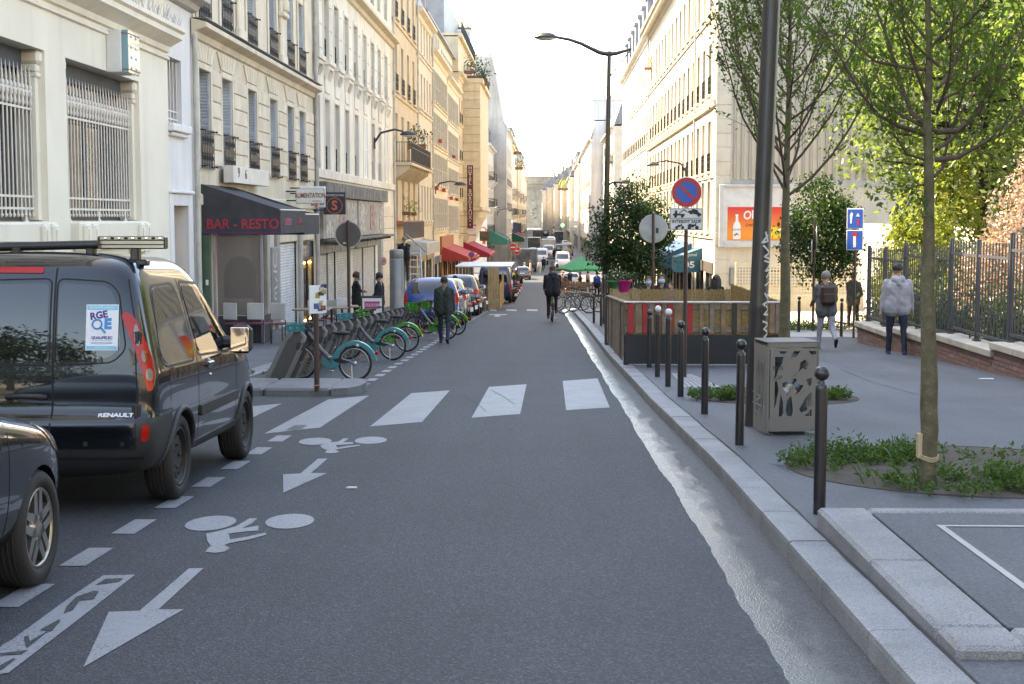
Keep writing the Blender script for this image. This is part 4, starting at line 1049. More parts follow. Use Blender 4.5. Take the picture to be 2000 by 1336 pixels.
left_lab=['peach far house with planted balconies beyond the bare gable','whitish far house with green pharmacy cross at its shop','ochre far house with dark dormers on the shaded side','white far house third beyond the pharmacy on the shaded side','yellowish far house near the end of the shaded row','greyish far house close to the stone arch on the shaded side','pinkish cream house last but one before the arch on the shaded side','white house last of the shaded row before the arch']
far_left=[]
for L,X,zt in((26,-6.0,12.8),(34,-6.2,14.4),(36,-6.0,12.6),(44,-6.0,13.6),(50,-6.4,12.2),(60,-7.2,13.4),(70,-8.6,13.0),(80,-10.2,14)):
 B=Bld('far_house',left_lab[i],'L',X,yy,group='houses down the shaded side')
 gb=G(yy+L/2)
 gen(B,yy,yy+L,gb,zt,[gb+3.6,gb+6.8,gb+10.],1.9,1.05,3.0 if i<4 else 5.5,cols[i],.2,None,None,cols[i],far=True)
 mansard(B,yy,yy+L,zt+.2,2.6,9,[yy+3+k*5.5 for k in range(int(L/6))])
 chimney(B,yy+.3,yy+2.8,2,zt+2,zt+5.2)
 if i<4:
  for u,z in((yy+4,gb+3.6),(yy+9,gb+6.8),(yy+15,gb+6.8),(yy+19,gb+10)):balcony(B,u,u+3,z,.8,1.0,cols[i])
 far_left.append((B,yy,L,X));yy+=L+.02;i+=1
 # ================================================================== right side
M_sun1=mat('sunlit_stone',(.60,.54,.43),.85,.08,1.2,.25,60,streak=.25)
M_sun2=mat('sunlit_white',(.66,.62,.54),.85,.08,1.2,.2,60,streak=.25)
M_beige=mat('beige_cladding',(.37,.34,.27),.65,.08,.8,streak=.25)
M_conc=mat('pale_concrete',(.46,.44,.40),.85,.12,1.5,.2,50,streak=.3)
U=lambda y:-y
RC=XR
YC=atX(1398,430,XR).y
Y12=atX(1266,430,XR).y
R1=Bld('corner_building','sunlit cream stone corner building with many tall windows and heavy cornice','R',XR,U(Y12))
sl=[1.0,3.75,7.25,10.95]
us=gen(R1,U(Y12),U(YC),G(85),15.2,sl,2.3,1.15,2.55,M_sun1,.3,(1,2),None,M_sun1,depth=14,surround=True,off=-.25,gcol=(.10,.09,.08))
for u in us:pass
zq=[G(63)+k*.62 for k in range(30)]
for k,z in enumerate(zq[:27]):
 d=.55 if k%2 else .8
 q=MB();q.cbox(U(YC)-d,U(YC)+.04,-.05,.55,z+.012,z+.605,.015);R1.part('quoin_block',q,M_sun1)
md=MB()
k=U(Y12)
while k<U(YC):md.box(k,k+.18,-.62,-.43,14.75,15.08);k+=.6
md.box(U(Y12),U(YC)+.2,-.75,.0,15.1,15.3);R1.part('cornice_blocks',md,M_sun1)
mansard(R1,U(Y12),U(YC),15.4,4.2,14,[U(Y12)+2+k*4 for k in range(10)])
R1.band('moulding',U(Y12),U(YC),[(0,6.55),(.12,6.6),(.2,6.8),(0,6.9)],M_sun1)
for u in(U(Y12)+.05,U(YC)-9):downpipe(R1,u+.1,-3,15)
R2=Bld('long_facade_building','long sunlit cream facade with rows of windows beyond the corner building','R',XR+.05,U(146))
gen(R2,U(146),U(Y12)-.003,G(128),15.3,[.6,3.75,7.2,10.9],2.2,1.1,2.5,M_sun2,.3,(1,2),None,M_sun2,depth=12,surround=True)
mansard(R2,U(146),U(Y12)-.01,15.5,4.0,12,[U(146)+3+k*5 for k in range(7)])
for k in range(3):chimney(R2,U(145)+k*15,U(145)+2.5+k*15,3,19,21.5)
R3=Bld('balcony_corner_house','sunlit house with grey stone balcony just past the long facade','R',XR+.1,U(199))
gen(R3,U(199),U(166),G(175),12.2,[.2,3.3,6.5,9.4],2.0,1.0,2.8,M_sun1,.25,(1,),None,M_sun1,depth=10)
balcony(R3,U(173),U(167),8.9,.9,1.0,M_grey9);mansard(R3,U(199),U(166),12.4,2.6,10)
R4=Bld('white_gable_house','house with bare whitewashed gable streaked black at the top','R',5.8,U(262))
gen(R4,U(262),U(200.01),G(230),12.6,[-.3,2.9,6.1,9.2],2.0,1.1,3.0,M_sun2,.25,(1,2),None,M_sun2,far=True)
M_gab=mat('whitewashed_gable',(.60,.60,.62),.85,.1,.4,.2,30,streak=.55)
mb=MB();mb.prism([(0.001,-6),(0.001,11.2),(.6,15.0),(8,15.2),(8,-6)],U(200),U(199.6),Mg);R4.part('gable',mb,M_gab)
mb=MB();mb.prism([(0.001,12.8),(.6,15.0),(8,15),(8,12.8)],U(262),U(200.02),Mg);R4.part('roof',mb,M_zinc)
mb=MB();mb.box(U(203),U(200),.3,6,15.2,17.9);mb.box(U(203.1),U(199.9),.2,6.1,17.9,18.05);c=R4.part('chimney',mb,M_gab)
for k in range(4):
 q=MB();q.lathe([(.14,0),(.11,.6)],6,(U(201),1.0+k*.9,18.05));R4.part('chimney_pot',q,M_pot,c)
right_lab=['sunlit far house with tall glazed stair window','bright white far house with zinc mansard and roof plants','bright cream far house with red chimney pots','very bright far house in the middle of the sunlit row','sunlit far house with pale mansard close to the arch','last sunlit house before the stone arch']
yy=262.2
for i,(L,X,zt)in enumerate(((40,5.3,11.6),(50,4.4,10.2),(60,3.2,10.8),(70,1.6,11.2),(80,-.6,11.8),(90,-2.6,12.4))):
 B=Bld('far_house',right_lab[i],'R',X,U(yy+L),group='houses down the sunlit side');gb=G(yy+L/2);m=[M_sun2,M_sun2,M_sun1,M_sun2,M_sun1,M_sun2][i]
 gen(B,U(yy+L),U(yy),gb,zt,[gb+3.6,gb+6.7,gb+9.8],1.9,1.05,4.0,m,.25,None,None,m,far=True)
 mansard(B,U(yy+L),U(yy),zt+.2,3.0,9,[U(yy+L)+3+k*6 for k in range(int(L/7))]);chimney(B,U(yy+1)-3,U(yy+1),2.2,zt+2,zt+5);chimney(B,U(yy+L)+2,U(yy+L)+5,2.2,zt+2,zt+4.6)
 yy+=L+.02
PX=.7
ar=Bld('stone_arch','large weathered stone triumphal arch closing the street','F',685,PX,cat='arch')
gz=G(685);M_arch=mat('arch_stone',(.40,.35,.27),.9,.2,.15,.3,5,streak=.5,stain=.5)
mb=MB();H=24.6;hw=12.5;ow=4.1
arc=[(ow*math.cos(a),11+ow*math.sin(a))for a in[PI*k/14 for k in range(15)]]
poly=[(-hw,0),(-ow,0),*[(x,z)for x,z in arc[::-1]],(ow,0),(hw,0),(hw,19.2),(-hw,19.2)]
mb.prism([(x,z)for x,z in poly],-2.5,2.5,TR(PX,0,gz)@FACE);ar.part('wall',mb,M_arch)
mb=MB()
for z0,z1,o in((19.2,19.7,.5),(19.75,21.0,.1),(21.0,21.8,.7),(21.8,24.0,.15),(24.0,24.6,.5)):mb.box(PX-hw-o,PX+hw+o,-2.5-o,2.5+o,gz+z0,gz+z1)
ar.part('entablature',mb,M_arch)
for sx in(-1,1):
 mb=MB();c=PX+sx*8.2
 mb.prism([(-2.3,3),(2.3,3),(.5,18),(-.5,18)],2.51,2.9,TR(c,0,gz)@FACE);mb.box(PX+sx*8.2-3.2,PX+sx*8.2+3.2,-3.2,-2.51,gz+.0,gz+3)
 for k in range(16):mb.sphere((c+rnd.uniform(-1,1),-2.9,gz+rnd.uniform(4,14)),rnd.uniform(.5,.9),6,4)
 ar.part('relief',mb,M_arch)
 # ---- clad building across the side street with the billboard
XF0=XR+.6
Fb=Bld('clad_building','beige building clad in tall vertical metal panels across the side street','F',YC+.2,XF0)
FX1=17.5
Fb.wall('wall',XF0,FX1,G(63)-1,19,[],mat('panel_gap',(.05,.045,.04),.8),.2,12)
p=.335;zb_=3.35
pm=MB();pm.prism([(0.05,0),(p-.09,0),(p-.09,.06),(.14,.30),(.05,.30)],0,15.5,Matrix(((1,0,0,0),(0,-1,0,0),(0,0,1,0),(0,0,0,1))));pme=pm.mesh('wall_panel',M_beige)
u=XF0+.1
while u<FX1-.3:Fb.put('wall_panel',pme,u,-.003,zb_);u+=p
mb=MB();mb.cbox(XF0,FX1,-.22,-.004,zb_-.35,zb_-.003,.02);Fb.part('beam',mb,M_conc)
pm=MB();n=70
for k in range(n):x=XF0+.1+k*.1;pm.box(x,x+.06,-.12,-.005,-.55,.35)
Fb.part('corrugated_strip',pm,M_beige)
mb=MB();mb.cbox(XF0+.05,FX1,-.35,-.003,-1.35,-.56,.02);gb_=Fb.part('grey_boxing',mb,mat('boxing_grey',(.33,.32,.31),.7,.2,2,streak=.5))
scrawl(gb_,[[(-1.3,-.3),(-1.3,.25),(-.3,.25),(-.3,-.35)],[(.9,.2),(1.0,-.25),(1.3,-.2),(1.2,.2)],[(1.6,.2),(1.9,.2),(1.6,0),(1.9,-.05),(1.6,-.25)],[(2.4,.25),(2.5,-.3)],[(2.8,.2),(2.7,-.2),(3.0,-.25)],[(3.3,-.3),(3.5,.3),(3.7,-.3)]],.03,MATS['black_print'],TR(2.9,-.36,-.95-Fb.z0))
b0=atY(1404,360,YC+.05);b1=atY(1546,483,YC+.05)
bb=thing('billboard','framed billboard with orange and red rum bottle poster on the clad building','billboard',((b0.x+b1.x)/2,YC+.0,b1.z),0)
W,Hh=b1.x-b0.x,b0.z-b1.z
mb=MB()
for(xa,xb,za,zb2)in((-W/2,-W/2+.22,0,Hh),(W/2-.22,W/2,0,Hh),(-W/2+.221,W/2-.221,0,.25),(-W/2+.221,W/2-.221,Hh-.12,Hh)):mb.cbox(xa,xb,-.22,0,za,zb2,.02)
mb.obj('frame',mat('frame_grey_white',(.52,.52,.50),.5,.1),bb)
mb=MB();mb.box(-W/2+.22,W/2-.22,-.10,-.05,.25,Hh-.12);mb.obj('backing_sheet',mat('billboard_paper',(.60,.60,.58),.5),bb)
PL,PR,PB,PT=-W/2+.38,W/2-.26,.30,Hh*.64
mb=MB();mb.quad((PL,-.104,PB),(PR,-.104,PB),(PR,-.104,PT),(PL,-.104,PT))
m,n_,l_,b_=nodes('poster_orange');tc=n_.new('ShaderNodeTexCoord');sp_=n_.new('ShaderNodeSeparateXYZ');l_.new(tc.outputs['Generated'],sp_.inputs[0])
cr=n_.new('ShaderNodeValToRGB');cr.color_ramp.elements[0].color=(.75,.25,.03,1);cr.color_ramp.elements[1].color=(.62,.03,.02,1);cr.color_ramp.elements[0].position=.25;cr.color_ramp.elements[1].position=.95
l_.new(sp_.outputs[2],cr.inputs[0]);l_.new(cr.outputs[0],b_.inputs['Base Color']);b_.inputs['Roughness'].default_value=.5
mb.obj('poster',m,bb)
M_pw=mat('print_white',(.70,.70,.68),.5,.03)
bottle=[(-.16,0),(.16,0),(.17,.05),(.17,.55),(.14,.68),(.06,.80),(.05,1.02),(.065,1.03),(.065,1.10),(-.065,1.10),(-.065,1.03),(-.05,1.02),(-.06,.80),(-.14,.68),(-.17,.55),(-.17,.05)]
mb=MB();mb.prism(bottle,.106,.112,TR(PL+.42,0,PB+.06)@FACE);mb.obj('bottle_print',M_pw,bb)
text('OLD NICK',.11,MATS['black_print'],bb,TR(PL+.42,-.115,PB+.48)@FACE,sx=.8)
for k in range(3):
 mb=MB();mb.prism(ell(0,0,.05,.05,0,8),.112,.116,TR(PL+.34+k*.08,0,PB+.25+.04*(k%2))@FACE);mb.obj('print',[MATS['orange_print'],mat('blue_print',(.05,.15,.5),.5),mat('yellow_print',(.75,.55,.03),.5)][k],bb)
text('Old',.52,M_pw,bb,TR(PL+1.02,-.112,PT-.36)@FACE@RZ(.12),sx=.85,bold=.012,shear=.15)
text('Creative',.19,MATS['black_print'],bb,TR(PL+1.05,-.112,PT-.78)@FACE@RZ(.14),shear=.3,sx=.8)
mb=MB();mb.prism([(-.5,0),(-.3,-.18),(.3,-.2),(.55,.0),(.4,.2),(.1,.3),(-.3,.22)],.106,.11,TR(PR-.62,0,PB+.30)@FACE);mb.obj('print',MATS['yellow_print'],bb)
mz=thing('mosaic_tile','small red and teal tile patch high on the corner pier','tile patch',(XR+.33,YC-.02,ZL(1380,381,XR)+.0),0)
mm=[mat('tile_teal',(.06,.30,.32),.3),mat('tile_red',(.55,.05,.03),.3),mat('tile_white',(.6,.6,.58),.3)]
for i in range(5):
 for j in range(4):
  q=MB();q.cbox(-.22+i*.09,-.14+i*.09,-.07,-.04,-.18+j*.09,-.10+j*.09,.004);q.obj('tile',mm[1 if(0<i<4 and 0<j<3)else(2 if(i+j)%3==0 else 0)],mz)
pq=thing('wall_plaque','small white plaque with black emblem on the corner pier','plaque',(XR+.32,YC-.02,ZL(1380,461,XR)),0)
q=MB();q.cbox(-.16,.16,-.06,-.04,-.20,.20,.005);q.obj('panel',M_pw,pq)
q=MB();q.box(-.10,.10,-.066,-.061,.03,.14);q.prism(ell(0,0,.07,.07,0,10),.061,.066,TR(0,0,-.09)@FACE);q.obj('print',MATS['black_print'],pq)
P1=Bld('corner_pier','rusticated stone pier ending the corner building beside the billboard','F',YC-.02,XR)
for k in range(30):
 z=G(63)-.2+k*.62;q=MB();q.cbox(XR-.04,XR+.62,-.03-.02*(k%2),.16,z+.012,z+.608,.015);P1.part('stone_block',q,M_sun1)
 # ---- lattice fence on the far kerb of the side street
lf=thing('lattice_fence','cream wooden lattice fence with plank foot across the side street','fence',(7.9,60.2,G(60)+PAV),0)
M_lat=mat('lattice_cream',(.62,.54,.36),.7,.08,3)
mb=MB();LW=6.4
for k in range(int(LW/.13)+1):mb.box(k*.13-.02,k*.13+.02,-.012,.0,.68,2.0)
for k in range(11):mb.box(0,LW,-.026,-.013,.68+k*.13-.0,.68+k*.13+.04)
o=mb.obj('lattice',M_lat,lf);o['kind']='stuff'
for k in range(int(LW/.15)):
 q=MB();q.cbox(k*.15+.004,k*.15+.146,-.02,.01,0,.66,.004);q.obj('plank',M_lat,lf)
for k in range(4):
 q=MB();q.cbox(k*LW/3-.05,k*LW/3+.05,.002,.09,0,2.05,.008);q.obj('post',M_lat,lf)
 # ---- white painted yard wall and a pale block further back
ww=Bld('yard_wall','white painted yard wall with faint pink graffiti behind the railings','R',13.2,U(62),cat='wall')
ww.wall('wall',U(62),U(36),G(60)-.5,G(48)+3.3,[],mat('white_yard_wall',(.68,.66,.64),.85,.08,1,.2,30,streak=.2),.1,.3)
wg=mat('pink_spray',(.50,.28,.28),.8,.2);wo=[o for o in ww.root.children][0]
scrawl(wo,[[(rnd.uniform(0,1)+i*1.6+.3*math.cos(t*1.3+i),.9+.5*math.sin(t*1.7+i))for t in range(9)]for i in range(9)],.045,wg,TR(5,-.01,1.0))
bk=Bld('rear_block','pale apartment block glimpsed between the park trees','F',74,17.6)
gen(bk,17.6,60,G(74),22,[1+3*k for k in range(6)],1.6,1.2,3.2,M_sun2,.2,None,None,M_sun2,far=True,ground=False)
# ================================================================== park wall and railing fence
M_brick=None
def brick_mat():
 m,n,l,b=nodes('wall_brick');g=n.new('ShaderNodeNewGeometry');cr=n.new('ShaderNodeValToRGB')
 l.new(g.outputs['Random Per Island'],cr.inputs[0]);e=cr.color_ramp.elements
 e[0].color=(.17,.10,.085,1);e[1].color=(.27,.17,.145,1);x=e.new(.5);x.color=(.21,.125,.105,1);x=e.new(.85);x.color=(.19,.12,.115,1)
 l.new(cr.outputs[0],b.inputs['Base Color']);b.inputs['Roughness'].default_value=.9;return m
M_brick=brick_mat()
M_mort=mat('mortar',(.22,.20,.18),.95,.15,4)
M_cop=mat('coping_stone',(.46,.43,.37),.85,.15,2,.2,60,stain=.3)
M_rail=mat('grey_steel',(.062,.068,.082),.5,.06,3)
pw=thing('park_wall','low stepped brick wall with pale coping carrying the railing fence','wall',(7.02,32.5,G(32.5)+PAV),0)
pf=thing('railing_fence','grey steel railing fence of close vertical bars along the park','fence',(7.25,32.4,G(32.4)+PAV),0)
ys_=[32.5,29.2,25.9,22.55,19.2,15.9,12.6,9.3]
z0w=G(32.5)+PAV;z0f=G(32.4)+PAV
bar=MB();bar.box(-.010,.010,-.010,.010,0,1.62);bar_me=bar.mesh('bar',M_rail)
post=MB();post.cbox(-.04,.04,-.02,.02,0,1.74,.006);post_me=post.mesh('post',M_rail)
for i in range(len(ys_)-1):
 ya,yb=ys_[i],ys_[i+1];zt=G(ya)+PAV+.47-z0w
 mb=MB();mb.box(.015,.40,yb-32.5+.0,ya-32.5-.001,zt-1.6,zt-.1);mb.obj('wall_core',M_mort,pw)
 bk=MB()
 for c in range(8):
  z=zt-.105-(c+1)*.073
  y=yb+(.11 if c%2 else 0)
  while y<ya-.05:
   y2=min(y+.205,ya-.004);o_=rnd.uniform(-.003,.003);bk.box(0+o_,.03,y-32.5,y2-32.5,z,z+.062);y+=.217
 o=bk.obj('brickwork',M_brick,pw);o['kind']='stuff'
 bk=MB()
 for c in range(8):
  for q in range(2):bk.box(.02+q*.19,.2+q*.19,ya-32.5-.002,ya-32.5+.01,zt-.105-(c+1)*.073,zt-.105-(c+1)*.073+.062)
 o=bk.obj('brickwork',M_brick,pw);o['kind']='stuff'
 n=3
 for k in range(n):
  a,b_=lerp(yb,ya,k/n),lerp(yb,ya,(k+1)/n)
  mb=MB();mb.cbox(-.06,.46,a-32.5+.004,b_-32.5+(.05 if k==n-1 else-.004),zt-.1,zt+.02,.015);mb.obj('coping_stone',M_cop,pw)
 zf=zt+z0w-z0f+.02
 for zz in(.10,1.42):
  mb=MB();mb.box(-.02,.02,yb-32.4+.05,ya-32.4-.05,zf+zz,zf+zz+.045);mb.obj('rail',M_rail,pf)
 for yy in(ya-.06,(ya+yb)/2):
  o=link('post',post_me,pf);o.location=(0,yy-32.4,zf-.02)
  f=MB();f.box(-.05,.05,yy-32.4-.09,yy-32.4+.09,zf-.02,zf+.03);f.obj('foot',M_rail,pf)
 if ya>20:
  n=int((ya-yb)/.165)
  for k in range(n):
   o=link('bar',bar_me,pf);o.location=(0,lerp(yb+.1,ya-.12,k/(n-1))-32.4,zf+.06)
 else:
  mb=MB();n=30
  for k in range(n):y=lerp(yb+.1,ya-.12,k/(n-1))-32.4;mb.box(-.012,.012,y-.012,y+.012,zf+.06,zf+1.68)
  o=mb.obj('bar_row',M_rail,pf);o['kind']='stuff'
M_net=mat('green_mesh',(.03,.20,.13),.7)
nf=thing('court_fence','green wire court fence seen between the park railings','fence',(10.6,44,G(44)+PAV),0)
mb=MB()
for k in range(9):mb.tube([(0,-k*2.5,0),(0,-k*2.5,2.6)],.03,5)
for z in(.1,1.3,2.6):mb.tube([(0,0,z),(0,-20,z)],.02,4)
mb.obj('frame',M_net,nf)
mb=MB()
for k in range(40):mb.box(-.004,.004,-20,0,.1+k*.064,.106+k*.064)
for k in range(130):mb.box(-.003,.003,-k*.155-.003,-k*.155+.003,.1,2.6)
o=mb.obj('wire_mesh',M_net,nf);o['kind']='stuff'
strip('sports_court',[20,30,40,48],K(9.2),K(40),PAV+.06,mat('court_pink',(.42,.30,.27),.9,.1,1),3)
# ================================================================== trees
def leaf_mat(name,cols,trans=.5):
 m,n,l,b=nodes(name);out=n['Material Output']
 g=n.new('ShaderNodeNewGeometry');cr=n.new('ShaderNodeValToRGB');l.new(g.outputs['Random Per Island'],cr.inputs[0])
 e=cr.color_ramp.elements;e[0].color=cols[0]+(1,);e[1].color=cols[-1]+(1,)
 for i,c in enumerate(cols[1:-1]):x=e.new((i+1)/(len(cols)-1));x.color=c+(1,)
 l.new(cr.outputs[0],b.inputs['Base Color']);b.inputs['Roughness'].default_value=.45;b.inputs['Specular IOR Level'].default_value=.35
 t=n.new('ShaderNodeBsdfTranslucent');sc=n.new('ShaderNodeVectorMath');sc.operation='MULTIPLY';sc.inputs[1].default_value=(1.35,1.45,.85)
 l.new(cr.outputs[0],sc.inputs[0]);l.new(sc.outputs[0],t.inputs[0])
 mx=n.new('ShaderNodeMixShader');mx.inputs[0].default_value=trans;l.new(b.outputs[0],mx.inputs[1]);l.new(t.outputs[0],mx.inputs[2]);l.new(mx.outputs[0],out.inputs['Surface'])
 return m
L_green=leaf_mat('street_tree_leaf',[(.052,.092,.018),(.075,.125,.025),(.105,.16,.032),(.06,.105,.02)],.55)
L_dark=leaf_mat('dark_leaf',[(.022,.05,.016),(.03,.065,.02),(.042,.08,.022),(.026,.055,.018)],.35)
L_yel=leaf_mat('maple_leaf',[(.085,.135,.042),(.13,.19,.058),(.19,.25,.08),(.07,.11,.03)],.5)
L_con=leaf_mat('conifer_leaf',[(.15,.19,.035),(.21,.25,.05),(.27,.28,.06),(.16,.20,.04)],.45)
L_dry=leaf_mat('dry_leaf',[(.34,.23,.19),(.42,.30,.25),(.50,.38,.32),(.37,.25,.21)],.2)
L_shrub=leaf_mat('shrub_leaf',[(.025,.05,.018),(.04,.07,.022),(.055,.085,.028)],.35)
L_weed=leaf_mat('weed_leaf',[(.035,.075,.014),(.055,.11,.02),(.08,.14,.03),(.045,.09,.02)],.4)
M_bark=mat('green_brown_bark',(.16,.135,.075),.95,.35,14,.9,45,fine=.4,fscale=60)
M_bark2=mat('dark_bark',(.045,.036,.028),.95,.3,14,.6,45)
M_twig=mat('twig',(.10,.065,.045),.9,.2,10)
NR=np.random.RandomState(11)
def leaves_mesh(name,P,size,m,D=None,curl=.25,aspect=.55,jit=.3,up=.4):
 """P: Nx3 leaf bases, D: preferred direction; each leaf a folded 4-gon of two triangles sharing the midrib"""
 n=len(P);P=np.asarray(P,float)
 d=NR.normal(size=(n,3));d[:,2]+=-.1
 if D is not None:d=d*.7+np.asarray(D)*1.2
 d/=np.linalg.norm(d,axis=1)[:,None]+1e-9
 nr=NR.normal(size=(n,3));nr[:,2]+=up*3;s=np.cross(d,nr);s/=np.linalg.norm(s,axis=1)[:,None]+1e-9
 u=np.cross(s,d)
 L=size*(1+jit*NR.uniform(-1,1,n))[:,None]
 tip=P+d*L-u*L*.12;mid=P+d*L*.48
 a=mid+s*L*aspect*.5+u*L*curl*.3;b=mid-s*L*aspect*.5+u*L*curl*.3
 V=np.stack([P,a,tip,b],1).reshape(-1,3)
 me=bpy.data.meshes.new(name);me.vertices.add(4*n);me.vertices.foreach_set('co',V.ravel())
 me.loops.add(6*n);base=np.arange(n)*4
 idx=np.stack([base,base+1,base+2,base,base+2,base+3],1).ravel();me.loops.foreach_set('vertex_index',idx)
 me.polygons.add(2*n);me.polygons.foreach_set('loop_start',np.arange(2*n)*3)
 me.materials.append(m);me.update(calc_edges=True);me.validate();return me
def grow(start,d0,length,up,seg,wob,rg):
 P=[Vector(start)];d=Vector(d0).normalized()
 for i in range(seg):
  d=(d+Vector((0,0,up/seg))+Vector((rg.gauss(0,wob),rg.gauss(0,wob),rg.gauss(0,wob*.6)))).normalized()
  P.append(P[-1]+d*length/seg)
 return P
def street_tree(name,label,loc,trunk_h,top,r0,limbs,leafm,leaf_size,n_leaf_per_m,seed,limb_len=1.8,twig_len=.55,up=1.1,trunk_pts=None,barkm=None,spread=1.,group=None,fixed=None,twigs_per=9):
 rg=random.Random(seed);o=thing(name,label,'tree',loc,0,group)
 tp=trunk_pts or[(0,0,-.1),(.01,0,trunk_h*.5),(0,0,trunk_h),(.02,.01,lerp(trunk_h,top,.5)),(0,0,top)]
 tr=MB();k=len(tp);H=tp[-1][2]
 pts=[];
 for i in range(len(tp)-1):
  for j in range(4):pts.append(Vector(tp[i]).lerp(Vector(tp[i+1]),j/4))
 pts.append(Vector(tp[-1]));rad=[r0*(1.12 if p.z<.05 else 1)*lerp(1,.12,max(0,(p.z-trunk_h*.3)/(H-trunk_h*.3))**.8)for p in pts]
 pts=[p+Vector((rg.gauss(0,.004),rg.gauss(0,.004),0))for p in pts]
 tr.tube(pts,rad,12);tro=tr.obj('trunk',barkm or M_bark,o)
 bm_=MB();LP=[];LD=[]
 lim=[]
 if fixed:lim+=fixed
 for i in range(limbs):
  t=(i+.5)/limbs;z=lerp(trunk_h,top*.86,t**1.15);a=i*2.399+rg.uniform(-.3,.3)
  L=limb_len*lerp(1.,.45,t)*rg.uniform(.8,1.15);e=rg.uniform(.25,.6)
  lim.append((grow((0,0,z),(math.cos(a)*spread,math.sin(a)*spread,e),L,up,7,.07,rg),r0*lerp(.26,.14,t)))
 for P,r in lim:
  bm_.tube(P,[lerp(r,r*.22,j/(len(P)-1))for j in range(len(P))],6)
  for s in range(twigs_per):
   t=lerp(.22,1,(s+rg.random()*.6)/twigs_per);f=min(t,.999)*(len(P)-1);i=int(f);p=P[i].lerp(P[i+1],f-i);d=(P[i+1]-P[i]).normalized()
   sd=Vector((rg.gauss(0,1),rg.gauss(0,1),rg.gauss(.25,.6))).normalized()
   Q=grow(p,d*.8+sd*.75,twig_len*rg.uniform(.6,1.3)*(1.2-.5*t),.5,4,.12,rg)
   bm_.tube(Q,[r*.3,r*.24,r*.18,r*.13,r*.08],4,cap=False)
   nl=max(2,int(n_leaf_per_m*twig_len))
   for q in range(nl):
    f2=rg.uniform(.15,1)*(len(Q)-1)*.999;i2=int(f2);LP.append(tuple(Q[i2].lerp(Q[i2+1],f2-i2)+Vector((rg.gauss(0,.03),rg.gauss(0,.03),rg.gauss(0,.03)))));LD.append(tuple((Q[i2+1]-Q[i2]).normalized()))
 bo=bm_.obj('branches',M_twig if barkm is None else barkm,o);bo['kind']='stuff'
 link('crown',leaves_mesh('crown',LP,leaf_size,leafm,LD),o)
 return o
T1=gnd(1812,942,PAV+.04);dz1=T1.z
def limb1(px,dy,r):
 P=[atY(a,b,T1.y+dy*i/(len(px)-1))-T1 for i,(a,b)in enumerate(px)]
 Q=[]
 for i in range(len(P)-1):
  for j in range(3):Q.append(P[i].lerp(P[i+1],j/3))
 return(Q+[P[-1]],r)
fx=[limb1([(1812,246),(1780,220),(1762,170),(1738,90),(1705,0),(1690,-90)],.5,.022),limb1([(1810,262),(1760,248),(1715,225),(1680,180),(1640,110),(1590,30)],-.4,.02),limb1([(1828,258),(1868,256),(1905,225),(1940,180),(1985,90),(2020,0)],.3,.022),limb1([(1826,312),(1868,308),(1920,280),(1960,260),(2020,190)],-.2,.021),limb1([(1824,345),(1840,330),(1850,280),(1880,190),(1895,90),(1905,0)],.5,.015),limb1([(1806,136),(1770,132),(1710,120),(1650,70),(1600,60)],.3,.016),limb1([(1820,90),(1860,50),(1890,0),(1910,-60)],-.3,.015),limb1([(1812,80),(1780,40),(1750,0),(1730,-60)],.4,.015),limb1([(1806,312),(1770,300),(1745,260),(1735,215)],-.3,.012),limb1([(1826,200),(1870,180),(1930,130),(1985,50)],.6,.014),limb1([(1812,200),(1790,140),(1765,60),(1760,-30)],-.5,.014),limb1([(1808,360),(1795,362),(1780,365)],.0,.01)]
tb=[atY(1813,y,T1.y)-T1 for y in(960,800,600,400,250,100,-60,-260)]
tb=[(p.x+(.004*(i%2)),0,p.z)for i,p in enumerate(tb)]
tree1=street_tree('street_tree','slender green-barked street tree in the weedy pit nearest the camera',T1,2.35,4.6,.062,10,L_green,.05,30,3,1.0,.42,.9,trunk_pts=tb,fixed=fx,twigs_per=12)
mb=MB();
for k in range(3):mb.tube([(.068*math.cos(2*PI*i/14),.068*math.sin(2*PI*i/14),.17+.012*k+.01*math.sin(i))for i in range(15)],.006,4,cap=False)
mb.cbox(-.085,-.05,-.03,.03,.18,.36,.004);mb.obj('tie',mat('jute',(.42,.33,.2),.9),tree1)
T2=Vector((2.95,17.9,G(17.9)+PAV+.04))
tree2=street_tree('street_tree','slim many-stemmed street tree beside the grey litter bin',T2,2.45,5.6,.075,30,L_green,.05,44,5,2.6,.42,1.7,spread=.68,twigs_per=18)
